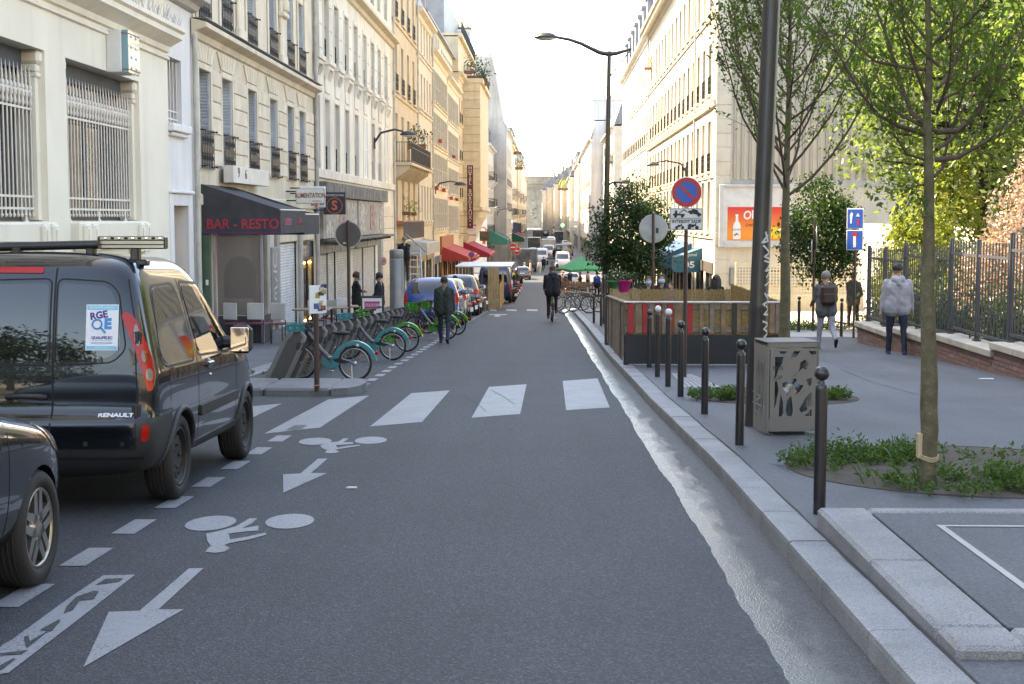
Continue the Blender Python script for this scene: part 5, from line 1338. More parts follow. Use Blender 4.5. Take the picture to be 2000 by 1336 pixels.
def crown_tree(name,label,loc,trunk_h,rx,ry,rz_,cz,leafm,size,n,seed,shape='ball',r0=.06,clumps=60,group=None,cr=.35,bark=None,branches=14):
 rg=np.random.RandomState(seed);o=thing(name,label,'tree',loc,0,group)
 tr=MB();tr.tube([(0,0,-.1),(.02,0,trunk_h*.5),(0,.02,trunk_h),(.03,0,cz),(0,0,cz+rz_*.8)],[r0*1.1,r0,r0*.9,r0*.6,r0*.15],8);tr.obj('trunk',bark or M_bark2,o)
 C_=[]
 while len(C_)<clumps:
  p=rg.uniform(-1,1,3);rr=np.linalg.norm(p)
  if shape=='ball' and rr>1:continue
  if shape=='cone':
   h=(p[2]+1)/2
   if np.hypot(p[0],p[1])>min(1,(1.05-h)*1.25):continue
  if rr<.35 and rg.rand()<.7:continue
  C_.append(p)
 C_=np.array(C_)*[rx,ry,rz_]+[0,0,cz]
 br=MB()
 for i in range(min(branches,clumps)):
  c=Vector(C_[i]);st=Vector((0,0,max(trunk_h*.8,min(c.z-.2,cz+rz_*.5))));mid=st.lerp(c,.5)+Vector((0,0,-.05));br.tube([st,mid,c],[r0*.4,r0*.25,r0*.1],5,cap=False)
 b=br.obj('branches',bark or M_bark2,o);b['kind']='stuff'
 per=n//clumps;P=np.concatenate([c+rg.normal(size=(per,3))*cr*rg.uniform(.6,1.15)*np.array([rx,ry,rz_])/max(rx,ry,rz_)*[1,1,.8]for c in C_])
 P=P[P[:,2]>trunk_h*.55]
 link('crown',leaves_mesh('crown',P,size,leafm),o);return o
t3=gnd(1228,640,PAV);Y3=44.5
crown_tree('bushy_tree','dense dark green bushy tree behind the wooden terrace and tall lamp',(2.55,Y3,G(Y3)+PAV),1.35,1.22,1.15,1.65,2.75,L_dark,.12,11000,5,'ball',.05,120,cr=.30)
Y4_=40.5;p=atY(1600,600,Y4_)
crown_tree('bushy_tree','dense dark green young tree before the billboard and side street signs',(p.x,Y4_,G(Y4_)+PAV),1.55,1.08,1.05,1.45,2.75,L_dark,.12,8500,6,'ball',.045,100,cr=.28)
crown_tree('maple_tree','large bright yellow-green maple rising behind the park railings',(12.6,42,G(42)),2.4,4.2,3.6,4.2,7.2,L_yel,.20,19000,7,'ball',.2,200,cr=.62,branches=40)
crown_tree('maple_tree','second bright maple at the edge of the photo above the brown shrub',(15.5,37,G(37)),2.6,3.6,3.6,4.0,7.4,L_yel,.20,14000,8,'ball',.2,150,cr=.62,branches=40)
crown_tree('maple_tree','tall dark green tree filling the gap high behind the maples',(18.5,52,G(52)),3,5,4,5.5,9,L_shrub,.28,16000,9,'ball',.22,180,cr=.8,branches=30)
crown_tree('conifer_tree','rounded yellow-green conifer behind the park railings',(9.6,37,G(37)),.3,1.35,1.3,2.4,2.4,L_con,.13,16000,10,'cone',.07,220,cr=.26,branches=20)
crown_tree('dry_tree','dried pinkish brown conifer behind the park railings',(9.9,30,G(30)),.4,1.25,1.3,1.8,2.3,L_dry,.10,15000,11,'cone',.06,220,cr=.24,branches=30,bark=mat('dry_bark',(.2,.13,.1),.9))
crown_tree('conifer_tree','yellow-green conifer half hidden behind the street tree trunk',(11.2,40,G(40)),.3,1.6,1.5,2.6,2.6,L_con,.15,14000,12,'cone',.07,200,cr=.3,branches=20)
for k,(x,y,s)in enumerate([(8.2,31.0,1),(8.1,28.6,.9),(8.3,26.4,1.15),(8.1,24.4,.9),(8.4,22.4,1.1),(9.5,33,1.2),(9.4,26,1.3)]):
 lab=['low shrub at the far end of the railings','small shrub behind the railings beside the hooded man','shrub behind the railings just past the hooded man','small shrub behind the railings right of the street tree trunk','leafy shrub behind the railings at the edge of the photo','taller shrub standing behind the low shrub at the far end of the railings','taller spreading shrub behind the middle railings'][k]
 P=NR.normal(size=(1500,3))*[.38*s,.5*s,.34*s]+[0,0,.55*s];P=P[P[:,2]>.02]
 o=thing('shrub',lab,'shrub',(x,y,G(y)+PAV+.05),0,'shrubs behind the railings')
 link('foliage',leaves_mesh('foliage',P,.10,L_shrub),o)
 st=MB()
 for q in range(8):a=q*.8;st.tube([(0,0,0),(.2*math.cos(a),.25*math.sin(a),.5*s),(.35*math.cos(a),.45*math.sin(a),.9*s)],[.012,.009,.004],4,cap=False)
 b=st.obj('stems',M_bark2,o);b['kind']='stuff'
for k,(x,y)in enumerate([(11,12),(10.5,3),(12,-6)]):
 crown_tree('maple_tree',['park tree beyond the photo edge mirrored in the black van','park tree beside the camera mirrored in the car paint','park tree behind the camera mirrored in the car paint'][k],(x,y,G(y)),1.5,3.2,3.2,3.4,5,L_yel,.28,7000,20+k,'ball',.18,100,cr=.6)
 # ---- weeds in the pits
def weeds(cx,cy,r,n,tall,seed,area=None,name='weeds',size=.05,front=False):
 rg=random.Random(seed);P=[];D=[]
 for i in range(n):
  a=rg.uniform(0,2*PI);rr=r*math.sqrt(rg.random())
  x,y=cx+rr*math.cos(a),cy+rr*math.sin(a)
  den=.5+.5*math.sin(x*5.1+seed)*math.cos(y*4.3)
  if rg.random()>den**1.2:continue
  h=tall*rg.uniform(.3,1)*(.35+den)
  b=Vector((x,y,G(y)+PAV+.03));lean=Vector((rg.gauss(0,.35),rg.gauss(0,.35),1)).normalized()
  for k in range(5):
   P.append(tuple(b+lean*h*(k+.3)/5));D.append((rg.gauss(0,.8),rg.gauss(0,.8),.7))
 o=link(name,leaves_mesh(name,P,size,L_weed,D,aspect=.4));o['kind']='stuff';return o
weeds(PIT1[0],PIT1[1],1.35,560,.07,1)
weeds(2.25,11.4,.40,520,.22,2,size=.045);weeds(2.9,10.2,.5,350,.10,3);weeds(3.75,10.35,.55,450,.17,4,size=.06);weeds(2.75,11.6,.4,500,.16,5)
weeds(PIT2[0],PIT2[1],.95,420,.08,6);weeds(2.05,17.5,.32,700,.22,7,size=.07);weeds(3.5,17.5,.22,160,.12,8)
weeds(6.9,39.8,1.4,900,.25,9,size=.08);weeds(9.6,40.2,1.2,700,.3,10,size=.08);weeds(-4.3,21.2,.25,120,.16,11,size=.07);weeds(-3.9,23.3,.3,90,.14,12,size=.07)
mb=MB()
def blade(b,d,L,w):
 P=[];p=Vector(b);v=Vector(d).normalized()
 for i in range(7):P.append(p.copy());p=p+v*L/6;v=(v+Vector((d[0]*.12,d[1]*.12,-.26))).normalized()
 vs=[]
 for i,q in enumerate(P):
  s=Vector((-d[1],d[0],0)).normalized()*w*(1-(i/6)**2)+Vector((0,0,.001));vs+=[q+s,q-s]
 mb.add(vs,[(2*i,2*i+1,2*i+3,2*i+2)for i in range(6)])
for k in range(26):
 a=rnd.uniform(0,2*PI);r=rnd.uniform(.12,.5);blade((T1.x+r*math.cos(a)*1.2,T1.y+r*math.sin(a)+.2,T1.z),(math.cos(a)*.7,math.sin(a)*.5,1.1),rnd.uniform(.25,.52),rnd.uniform(.006,.011))
o=mb.obj('grass_blades',L_weed);o['kind']='stuff'
def greens(px,py,Y,s,lab,m=L_shrub,n=260):
 p=atY(px,py,Y);o=thing('planter',lab,'planter',p);q=MB();q.cbox(-s*.8,s*.8,-.15,.15,-s*.9,-s*.55,.02);q.obj('box',mat('planter_box',(.25,.12,.07),.8),o)
 link('foliage',leaves_mesh('foliage',NR.normal(size=(n,3))*[s*.55,s*.45,s*.45],max(.1,s*.2),m),o)
greens(905,42,141,1.0,'bright green bush on the highest roof terrace of the hotel',L_con);greens(931,135,135,1.1,'dark bush overhanging the lower hotel terrace');greens(917,128,130,.8,'green bush behind the railing of the lower hotel terrace');greens(942,150,131,.9,'dark trailing plant on the outer corner of the hotel terrace')
greens(786,402,76,.55,'flowering window box plant on the tan building',L_con);greens(800,405,79,.5,'second green window box plant on the tan building',L_con);greens(812,268,78,.7,'thin shrub on the iron balcony of the tan building')
greens(1269,124,104,.5,'yellow-green window plant high on the sunlit corner building',L_con);greens(1003,285,240,1.6,'hanging roof greenery on the far shaded houses',L_con);greens(1009,318,262,1.4,'lower hanging greenery on the far shaded houses',L_shrub);greens(1100,360,300,1.4,'roof greenery on the far sunlit houses',L_con)
for k,(side,pos,u0,u1,lab)in enumerate([('R',24,-12,60,'pale apartment block behind the park trees, mirrored in the van'),('F',-62,-9,26,'pale house closing the street behind the camera, mirrored in the van')]):
 B=Bld('mirrored_house',lab,side,pos,u0)  # unseen houses added so the van paint mirrors less open sky
 if side=='F':B.root.rotation_euler=(0,0,PI);B.root.location.x=u1
 gen(B,u0,u1,G(0),17,[3.5,6.8,10.1,13.4],2.0,1.2,4.5,M_pale5,.2,None,None,None,far=True,ground=False)
for k,(x,y)in enumerate([(-14,-6),(11.5,8),(-15,-20)]):crown_tree('maple_tree',['leafy tree behind the camera on the left mirrored in the van doors','park tree level with the granite platform, beyond the photo edge','second leafy tree farther behind on the left mirrored in the van doors'][k],(x,y,G(y)),1.5,3.4,3.8,3.0,4.2,L_shrub if k!=1 else L_yel,.3,7000,30+k,'ball',.18,90,cr=.7)
# ================================================================== street furniture
M_boll=mat('bollard_paint',(.016,.014,.016),.32,.1,8,coat=.3)
M_brown=mat('brown_post',(.055,.028,.022),.45,.15,6)
M_lampm=mat('lamp_bronze',(.035,.030,.027),.42,.15,3,coat=.15)
M_galv=mat('galvanised',(.34,.35,.35),.45,.15,5,metal=.6)
M_signw=mat('sign_white',(.68,.68,.68),.45,.04,4);M_signr=mat('sign_red',(.52,.025,.02),.4,.04);M_signb=mat('sign_blue',(.02,.10,.42),.4,.04);M_blk=MATS['black_print']
def bollard_mesh(h,white=False):
 mb=MB();r=.040
 mb.lathe([(r,-.05),(r,h-.15),(r*.97,h-.125),(r*.6,h-.118),(.022,h-.110),(.020,h-.098)],16);body=mb.mesh('body',M_boll)
 b=MB();b.sphere((0,0,h-.049),.049,16,10);return body,b.mesh('ball',M_signw if white else M_boll)
BM={False:bollard_mesh(.965),'tall':bollard_mesh(1.08,True)}
def bollard(px,py,label,kind=False,lean=0):
 p=gnd(px,py,PAV);o=thing('bollard',label,'bollard',p,rnd.uniform(0,3),'ball-topped bollards along the kerb')
 o.rotation_euler=(lean,lean*.5,rnd.uniform(0,3))
 for n_,me in zip(('post','ball'),BM[kind]):link(n_,me,o)
 return o
bollard(1600,1004,'black ball-topped bollard nearest the camera by the granite platform')
bollard(1444,869,'black bollard just before the fat lamp post at the kerb',lean=.012)
bollard(1376,808.5,'black bollard beside the weedy pit, just left of the fat lamp post')
bollard(1329,774.5,'black bollard standing in line with the no parking sign pole')
bollard(1304.5,755,'white-topped bollard nearer the no parking sign pole','tall')
bollard(1284,736,'white-topped bollard further from the camera, left of the other white one','tall')
bollard(1268,718,'black bollard farthest back against the corner of the wooden terrace')
bollard(1160,631,'black bollard by the parked bicycles before the tall lamp')
bollard(1174,636,'black bollard touching the foot of the tall lamp post')
bollard(1560,649,'thin distant bollard left of the man with backpack')
bollard(1643,658,'thin distant bollard between the backpack man and the blue signs')
# ---- fat lamp post with tags
Lp=gnd(1472,832,PAV)
fl=thing('lamp_post','thick bronze fluted lamp post covered in white graffiti tags','lamp post',Lp);fl.rotation_euler=(0,R(1.55),0)
def fluted(r,n=16,d=.05):return[(r*(1-d*(k%2))*math.cos(2*PI*k/(2*n)),r*(1-d*(k%2))*math.sin(2*PI*k/(2*n)))for k in range(2*n)]
mb=MB();zs=[(-.05,.094),(1.15,.092),(1.2,.098),(1.24,.098),(1.3,.092),(4,.088),(8,.07)]
n=40;vs=[]
for z,r in zs:vs+=[(x,y,z)for x,y in fluted(r,20)]
mb.add(vs,[(i*n+k,i*n+(k+1)%n,(i+1)*n+(k+1)%n,(i+1)*n+k)for i in range(len(zs)-1)for k in range(n)],0,True);mb.obj('shaft',M_lampm,fl)
mb=MB();mb.tube([(0,0,7.9),(-.1,0,8.5),(-.9,0,8.9),(-2.2,0,8.8)],[.06,.05,.04,.03],8);mb.obj('arm',M_lampm,fl)
mb=MB();mb.sphere((-2.6,0,8.78),.3,12,6,sc=(1.5,.8,.35));mb.obj('lamp_head',M_lampm,fl)
def wrapped(parent,strokes,w,m,r,z0,name='graffiti'):
 """spray strokes following the round shaft: strokes are (angle offset in metres, height)"""
 for P in strokes:
  mb=MB();vs=[]
  for i,p in enumerate(P):
   a=Vector((P[min(i+1,len(P)-1)][0]-P[max(i-1,0)][0],P[min(i+1,len(P)-1)][1]-P[max(i-1,0)][1]))
   a=a.normalized()if a.length>1e-6 else Vector((1,0));nn=Vector((-a.y,a.x))*w
   for s in(1,-1):
    u,z=p[0]+s*nn.x,p[1]+s*nn.y;an=-PI/2+.1+u/r;vs.append((r*math.cos(an),r*math.sin(an),z0+z))
  mb.add(vs,[(2*i,2*i+1,2*i+3,2*i+2)for i in range(len(P)-1)]);mb.obj(name,m,parent)
M_spray=mat('white_spray',(.55,.55,.55),.6,.1,30)
def dens(P,k=5):
 Q=[]
 for i in range(len(P)-1):
  for j in range(k):Q.append((lerp(P[i][0],P[i+1][0],j/k),lerp(P[i][1],P[i+1][1],j/k)))
 return Q+[P[-1]]
gz=lambda y:832-y
S=.00522
tags=[[(1490,452),(1494,470),(1484,474),(1494,458)],[(1486,478),(1498,492),(1488,500),(1500,505)],[(1488,508),(1502,512),(1490,528),(1503,524),(1492,540)],[(1500,548),(1489,556)],[(1489,570),(1499,585),(1486,592),(1500,600),(1488,612),(1502,612)],[(1490,575),(1502,572)],[(1486,625),(1500,630),(1488,640),(1502,648),(1489,655),(1500,665)],[(1502,690),(1492,684),(1487,695),(1488,708),(1497,706)],[(1488,715),(1503,716),(1490,722),(1501,726)],[(1489,734),(1501,734)],[(1488,742),(1502,738)],[(1497,752),(1500,754)],[(1474,700),(1478,708),(1474,716)],[(1472,760),(1484,772),(1472,782),(1486,790)],[(1474,798),(1484,806),(1474,812),(1483,818)]]
tags=[[(x-1472-(832-y)*.030,(832-y)*S*1.0)for x,y in P]for P in tags]
wrapped(fl,[dens([((x)*S*1.25-.028,z)for x,z in P])for P in tags],.0095,M_spray,.0965,0)
# ---- litter bin of bent sheet with cut-out doors
bp_=gnd(1538,851,PAV)
bin_=thing('litter_bin','boxy taupe litter bin with flame-shaped cut-outs in its door','litter bin',(bp_.x+.02,bp_.y+.27,G(bp_.y+.27)+PAV),R(8))
M_taupe=mat('taupe_paint',(.185,.170,.15),.5,.06,3)
def plate(outer,holes,th,m,name,parent,mtx):
 cu=bpy.data.curves.new(name,'CURVE');cu.dimensions='2D';cu.fill_mode='BOTH';cu.extrude=th/2
 for P in[outer]+holes:
  sp=cu.splines.new('POLY');sp.points.add(len(P)-1);sp.use_cyclic_u=True
  for q,p in zip(sp.points,P):q.co=(p[0],p[1],0,1)
 ob=bpy.data.objects.new(name,cu);C.objects.link(ob);me=evaluated(ob);C.objects.unlink(ob);bpy.data.objects.remove(ob)
 me.materials.clear();me.materials.append(m);return link(name,me,parent,mtx=mtx)
BW,BD,BH=.255,.235,.90
def rect(x0,x1,z0,z1):return[(x0,z0),(x1,z0),(x1,z1),(x0,z1)]
hol=[[(-.13,.86),(-.06,.86),(-.08,.83),(-.12,.835)],[(.0,.86),(.06,.86),(.02,.80),(-.03,.79)],[(.13,.86),(.165,.86),(.165,.81),(.15,.83)],[(-.165,.80),(-.09,.80),(-.10,.73),(-.13,.68),(-.15,.60),(-.165,.57)],[(.06,.74),(.10,.77),(.13,.73),(.11,.66),(.08,.68),(.04,.63),(-.03,.58),(.02,.60),(.05,.66)],[(-.165,.54),(-.145,.54),(-.13,.45),(-.15,.30),(-.165,.24)],[(-.10,.52),(-.02,.55),(.02,.57),(.03,.53),(-.01,.47),(-.04,.42),(-.05,.38),(-.09,.46)],[(.03,.51),(.09,.49),(.06,.43),(.02,.39),(.0,.42),(.02,.47)],[(.11,.56),(.16,.57),(.16,.50),(.14,.48)],[(-.11,.40),(-.09,.32),(-.085,.20),(-.10,.16),(-.125,.16),(-.12,.3)],[(-.055,.33),(-.02,.38),(-.01,.33),(.0,.22),(-.01,.16),(-.05,.165),(-.065,.22)],[(.12,.38),(.165,.42),(.165,.28),(.12,.22),(.07,.20),(.055,.24),(.09,.31)],[(.10,.16),(.165,.16),(.165,.24)]]
hol=[[(x*1.12,z*.9+.05)for x,z in P]for P in hol]
plate(rect(-BW+.025,BW-.025,.05,BH-.05),hol,.006,M_taupe,'door',bin_,TR(0,-BD-.004,0)@FACE)
hol2=[[(-.14+.05*k,.12+.06*(k%3)),(-.12+.05*k,.10+.06*(k%3)),(-.10+.05*k,.3+.05*(k%2)),(-.12+.05*k,.42+.06*(k%3)),(-.11+.05*k,.6+.05*(k%2)),(-.13+.05*k,.74+.02*(k%3)),(-.135+.05*k,.5)]for k in range(6)]
plate(rect(-BD+.02,BD-.02,.03,BH-.03),hol2,.005,M_taupe,'side_panel',bin_,TR(-BW+.002,0,0)@RZ(-PI/2)@FACE)
plate(rect(-BD+.02,BD-.02,.03,BH-.03),hol2,.005,M_taupe,'side_panel',bin_,TR(BW-.002,0,0)@RZ(PI/2)@FACE)
mb=MB()
for sx in(-1,1):
 for sy in(-1,1):mb.cbox(sx*BW-.022*(sx>0),sx*BW+.022*(sx<0),sy*BD-.022*(sy>0),sy*BD+.022*(sy<0),.03,BH,.005)
mb.cbox(-BW,BW,-BD,-BD+.02,BH-.045,BH-.001,.004);mb.cbox(-BW,BW,BD-.02,BD,BH-.045,BH-.001,.004);mb.cbox(-BW,BW,-BD+.001,BD-.001,BH+.001,BH+.016,.006);mb.obj('frame',M_taupe,bin_)
mb=MB();mb.cbox(-.15,.15,-.15,.15,-.02,.03,.005);mb.obj('foot',M_iron,bin_)
mb=MB();mb.lathe([(.13,.10),(.20,.16),(.21,.4),(.20,.62),(.22,.80),(.19,.82)],10);mb.obj('bag',mat('clear_bag',(.12,.14,.16),.2,.4,9),bin_)
for k in range(7):
 q=MB();q.sphere((rnd.uniform(-.1,.1),-.21+rnd.uniform(0,.03),rnd.uniform(.36,.56)),rnd.uniform(.03,.055),7,5,sc=(1,.5,.8));q.obj('rubbish',mat('rubbish%d'%(k%3),[(.4,.45,.5),(.5,.35,.2),(.25,.4,.5)][k%3],.4),bin_)
mb=MB();mb.lathe([(.018,0),(.018,.006)],10,M=TR(BW-.055,-BD-.008,BH-.09)@RX(PI/2));mb.obj('lock',M_iron,bin_)
text('NUS',.055,M_blk,bin_,TR(-.155,-BD-.0085,.66)@FACE,extrude=.001,name='graffiti');text('JOP',.055,M_blk,bin_,TR(-.155,-BD-.0085,.57)@FACE,extrude=.001,name='graffiti');text('alty',.05,M_blk,bin_,TR(-.15,-BD-.0085,.74)@FACE,extrude=.001,name='graffiti')
# ---- signs
def pole(o,h,r=.03,m=M_brown):
 mb=MB();mb.tube([(0,0,-.05),(0,0,h)],r,10);return mb.obj('post',m,o)
def disc(mb,r0,r1,y,z,seg=36,mi=0,th=.004):
 vs=[]
 for k in range(seg):
  a=2*PI*k/seg
  vs+=[(r0*math.cos(a),y,z+r0*math.sin(a)),(r1*math.cos(a),y,z+r1*math.sin(a))]
 mb.add(vs,[(2*k,2*k+1,(2*k+3)%(2*seg),(2*k+2)%(2*seg))for k in range(seg)][::1],mi)
def round_plate(o,z,r,y=-.05,back=False):
 mb=MB();mb.lathe([(r-.012,-.012),(r,-.008),(r,.008),(r-.012,.012)],36,M=TR(0,y,z)@RX(PI/2));return mb.obj('sign_plate',M_galv if back else M_signw,o)
def noparking(o,z,r,y=-.05):
 s=round_plate(o,z,r,y)
 mb=MB();disc(mb,r*.70,r*.95,y-.0135,z);mb.obj('red_ring',M_signr,s)
 mb=MB();disc(mb,0.0005,r*.70,y-.0135,z);mb.obj('blue_disc',M_signb,s)
 mb=MB();mb.prism(rect(-r*.72,r*.72,-r*.085,r*.085),.0,.002,TR(0,y-.0145,z)@FACE@RZ(-PI/4));mb.obj('red_bar',M_signr,s);return s
def rplate(o,z,w,h,y,m=M_signw,name='plate'):
 mb=MB();mb.cbox(-w/2,w/2,y-.008,y+.008,z-h/2,z+h/2,.006);p_=mb.obj(name,m,o)
 b=MB();t=.006
 for(x0,x1,z0,z1)in((-w/2+.008,w/2-.008,z+h/2-.016,z+h/2-.010),(-w/2+.008,w/2-.008,z-h/2+.010,z-h/2+.016),(-w/2+.008,-w/2+.014,z-h/2+.017,z+h/2-.017),(w/2-.014,w/2-.008,z-h/2+.017,z+h/2-.017)):b.box(x0,x1,y-.0095,y-.0082,z0,z1)
 b.obj('border',M_blk,p_);return p_
def picto(parent,y,z,polys,circles,s=1.,ox=0.):
 mb=MB()
 for P in polys:mb.prism([(x*s+ox,zz*s)for x,zz in P],0,.0015,TR(0,y,z)@FACE)
 for(cx,cz,r)in circles:mb.prism(ell(cx*s+ox,cz*s,r*s,r*s,0,14),0,.002,TR(0,y,z)@FACE)
 return mb.obj('pictogram',M_blk,parent)
CAR=[[(-.10,-.02),(-.095,.01),(-.06,.02),(-.035,.05),(.03,.05),(.06,.018),(.10,.01),(.105,-.02)]]
sp0=gnd(1337,737,PAV);zt=lambda y:atY(1337,y,sp0.y).z-sp0.z
ns=thing('parking_sign','brown pole with no parking disc and two plates reading INTERDIT SAUF','road sign',sp0,R(-3))
pole(ns,zt(346));noparking(ns,zt(375.5),.228)
p1=rplate(ns,zt(417),.49,.165,-.05);p2=rplate(ns,zt(438.5),.49,.165,-.05)
picto(p1,-.061,zt(417)-.01,[[(-.20,-.02),(-.20,.0),(-.17,.02),(-.17,.055),(-.14,.055),(-.13,.005),(-.03,.005),(-.02,-.02)],[(-.11,.005),(-.03,.06),(.0,.03),(-.005,.055),(-.035,.072),(-.12,.012)],[(-.04,.07),(.02,.035),(.018,.028),(-.045,.06)]],[(-.16,-.03,.022),(-.06,-.03,.022)])
picto(p1,-.061,zt(417)+.01,[[(x*math.cos(-.25)-z*math.sin(-.25),x*math.sin(-.25)+z*math.cos(-.25))for x,z in CAR[0]]],[(-.055,-.005,.02),(.06,-.04,.02)],1,.12)
text('INTERDIT SAUF',.062,M_blk,p2,TR(0,-.0605,zt(438.5)+.042)@FACE,extrude=.001,sx=.95,spacing=1.06,bold=.0015)
for ox,s in((-.10,.9),(.10,1.1)):
 picto(p2,-.061,zt(438.5)-.03,[[(-.05,.0),(-.02,.03),(.03,.028),(.055,.0),(.02,.01),(.0,-.012),(-.03,-.005)],[(.02,.03),(.035,.05),(.045,.048),(.035,.02)]]+([[(-.08,.01),(-.05,.04),(-.02,.03),(-.05,0)]]if ox>0 else[]),[(-.05,-.015,.024),(.052,-.015,.024)],s,ox)
b0=atY(1276,447,33.0);bg0=Vector((b0.x,33.0,G(33)+PAV))
bs_=thing('sign_back','grey back of a round road sign standing behind the wooden terrace','road sign',bg0,R(-4));hz=b0.z-bg0.z
mb=MB();mb.tube([(0,0,-.05),(0,0,hz+.36)],.032,10);mb.obj('post',M_brown,bs_);round_plate(bs_,hz,.335,.055,True)
mb=MB();mb.box(.06,.12,.036,.041,hz-.10,hz+.02);mb.obj('sticker',M_blk,bs_)
for z in(-.18,.2):q=MB();q.box(-.1,.1,.028,.04,hz+z,hz+z+.04);q.obj('clamp',M_galv,bs_)
b0=atY(680,458,34.2);bg0=Vector((b0.x,34.2,G(34.2)+PAV));hz=b0.z-bg0.z
ls=thing('sign_back','dark back of a round road sign on the left pavement before the shutters','road sign',bg0,R(6))
mb=MB();mb.tube([(0,0,-.05),(0,0,hz+.34)],.036,10);mb.obj('post',M_brown,ls)
s=round_plate(ls,hz,.32,.06,True);s.data.materials[0]=mat('dark_back',(.075,.06,.055),.5,.2,4);rm=MB();disc(rm,.298,.322,.046,hz);rm.obj('rim',M_galv,ls)
q=MB();q.box(-.12,-.05,.040,.045,hz-.22,hz-.19);q.obj('sticker',M_signw,ls)
e0=gnd(1667,660,PAV);ze=lambda y:atY(1667,y,e0.y).z-e0.z
es=thing('dead_end_sign','brown pole with two square blue dead-end and pedestrian signs by the brick wall','road sign',e0,R(-32));pole(es,ze(408))
for y_,kind in((427,0),(469,1)):
 z=ze(y_);q=MB();q.cbox(-.21,.21,-.062,-.045,z-.245,z+.245,.01);pl_=q.obj('plate',M_signw,es)
 q=MB();q.box(-.19,.19,-.065,-.0622,z-.225,z+.225);q.obj('blue_field',M_signb,pl_)
 q=MB()
 if kind:q.box(-.035,.035,-.068,-.0652,z-.17,z+.10);q.obj('white_bar',M_signw,pl_);q=MB();q.box(-.07,.07,-.069,-.0652,z+.101,z+.18);q.obj('red_bar',M_signr,pl_)
 else:
  q.prism([(-.12,-.12),(-.08,-.12),(-.07,.0),(-.05,.12),(-.09,.16),(-.13,.1)],.0652,.068,TR(0,0,z)@FACE);q.prism([(.02,.05),(.07,.14),(.12,.05)],.0652,.068,TR(0,0,z)@FACE);q.obj('pictogram',M_signw,pl_)
  q=MB();q.prism(rect(.06,.11,-.16,-.02),.0652,.068,TR(0,0,z)@FACE);q.obj('pictogram',M_signr,pl_)
e1=Vector((atY(1590,500,38.8).x,38.8,G(38.8)+PAV));zz=lambda y:atY(1590,y,38.8).z-e1.z
ed=thing('edge_on_sign','brown pole with two round signs seen edge-on behind the backpack man','road sign',e1,R(78));pole(ed,zz(432),.032)
for y_,yy in((465,-.06),(492,.06)):round_plate(ed,zz(y_),.33,yy,True)
i0=gnd(619,757,.125);zi=lambda y:atY(619,y,i0.y).z-i0.z
st=thing('sticker_sign','rusty brown island post with a narrow plate plastered with stickers','road sign',i0,R(38));pole(st,zi(556),.036)
q=MB();q.cbox(-.13,.13,-.06,-.045,zi(612),zi(557),.006);pl_=q.obj('plate',M_signw,st)
for k in range(14):
 x,z=rnd.uniform(-.11,.06),lerp(zi(610),zi(562),rnd.random());q=MB();q.box(x,x+rnd.uniform(.04,.09),-.0625-.0004*k,-.0605,z,z+rnd.uniform(.03,.08));q.obj('sticker',mat('sticker%d'%(k%5),[(.05,.1,.3),(.5,.45,.4),(.03,.03,.035),(.4,.3,.05),(.35,.08,.06)][k%5],.5,.3,40),pl_)
q=MB();q.tube([(.05*math.cos(a*.7),.05*math.sin(a*.7),.01+.004*a)for a in range(12)],.008,4);q.obj('ribbon',mat('red_ribbon',(.5,.2,.15),.7),st)
a0=gnd(921,585,PAV);za_=lambda y:atY(921,y,a0.y).z-a0.z
s5=thing('parking_sign','no parking disc with a small white plate above the parked cars on the left','road sign',a0,0);pole(s5,za_(488));noparking(s5,za_(497.5),.2);rplate(s5,za_(513.5),.26,.16,-.05)
for k,(x,y,lab)in enumerate([(1002,483,'red no entry disc, higher of two beyond the parked vans'),(1010,490,'red no entry disc, lower of two beyond the parked vans')]):
 Yk=122+k*3;p=atY(x,y,Yk);o=thing('no_entry_sign',lab,'road sign',(p.x,Yk,G(Yk)+PAV),0);h=p.z-o.location.z;pole(o,h+.3);s=round_plate(o,h,.33);q=MB();disc(q,.0005,.31,-.0635,h);q.obj('red_disc',M_signr,s);q=MB();q.box(-.2,.2,-.067,-.0645,h-.05,h+.05);q.obj('white_bar',M_signw,s)
 # ---- tall lamp with swan arm
t0=gnd(1180.5,632,PAV);zt_=lambda y:atY(1185,y,t0.y).z-t0.z;Xo=lambda x,y:atY(x,y,t0.y).x-t0.x
tl=thing('street_lamp','tall dark street lamp with long swan-neck arm over the road','street lamp',t0,0)
mb=MB();mb.lathe([(.13,0),(.13,.9),(.10,.95),(.085,1.0),(.08,5),(.06,zt_(100))],14);o=mb.obj('shaft',M_lampm,tl);o.data.transform(Matrix(((1,0,Xo(1190,100)/zt_(100),0),(0,1,0,0),(0,0,1,0),(0,0,0,1))))
arm=[(1234,95),(1222,99),(1205,104),(1190,106),(1172,103),(1155,95),(1135,85),(1112,77),(1085,72)]
mb=MB();mb.tube([(Xo(x,y),0,zt_(y))for x,y in arm],[.03,.05,.065,.075,.07,.062,.055,.05,.045],8);mb.obj('arm',M_lampm,tl)
mb=MB();mb.tube([(Xo(1187,155),0,zt_(155)),(Xo(1232,97),0,zt_(97))],.02,6);mb.obj('stay',M_lampm,tl)
def lamp_head(o,x,z,s=1.,name='lamp_head',dirx=-1,m=M_lampm):
 mb=MB();prof=[(.03,.16),(.10,.15),(.20,.10),(.27,.03),(.28,.0),(.26,-.02)]
 mb.lathe([(r,zz)for r,zz in prof[::-1]],16,M=TR(x,0,z)@Matrix.Diagonal((1.25*s,s*.8,s,1)));h=mb.obj(name,m,o)
 g=MB();g.sphere((0,0,0),.25,12,6,sc=(1.2,.75,.28));g.v=[(a*s+x,b*s,min(c,.0)*s+z-.02*s)for a,b,c in g.v];g.obj('glass',mat('lamp_glass',(.5,.5,.48),.2),h);return h
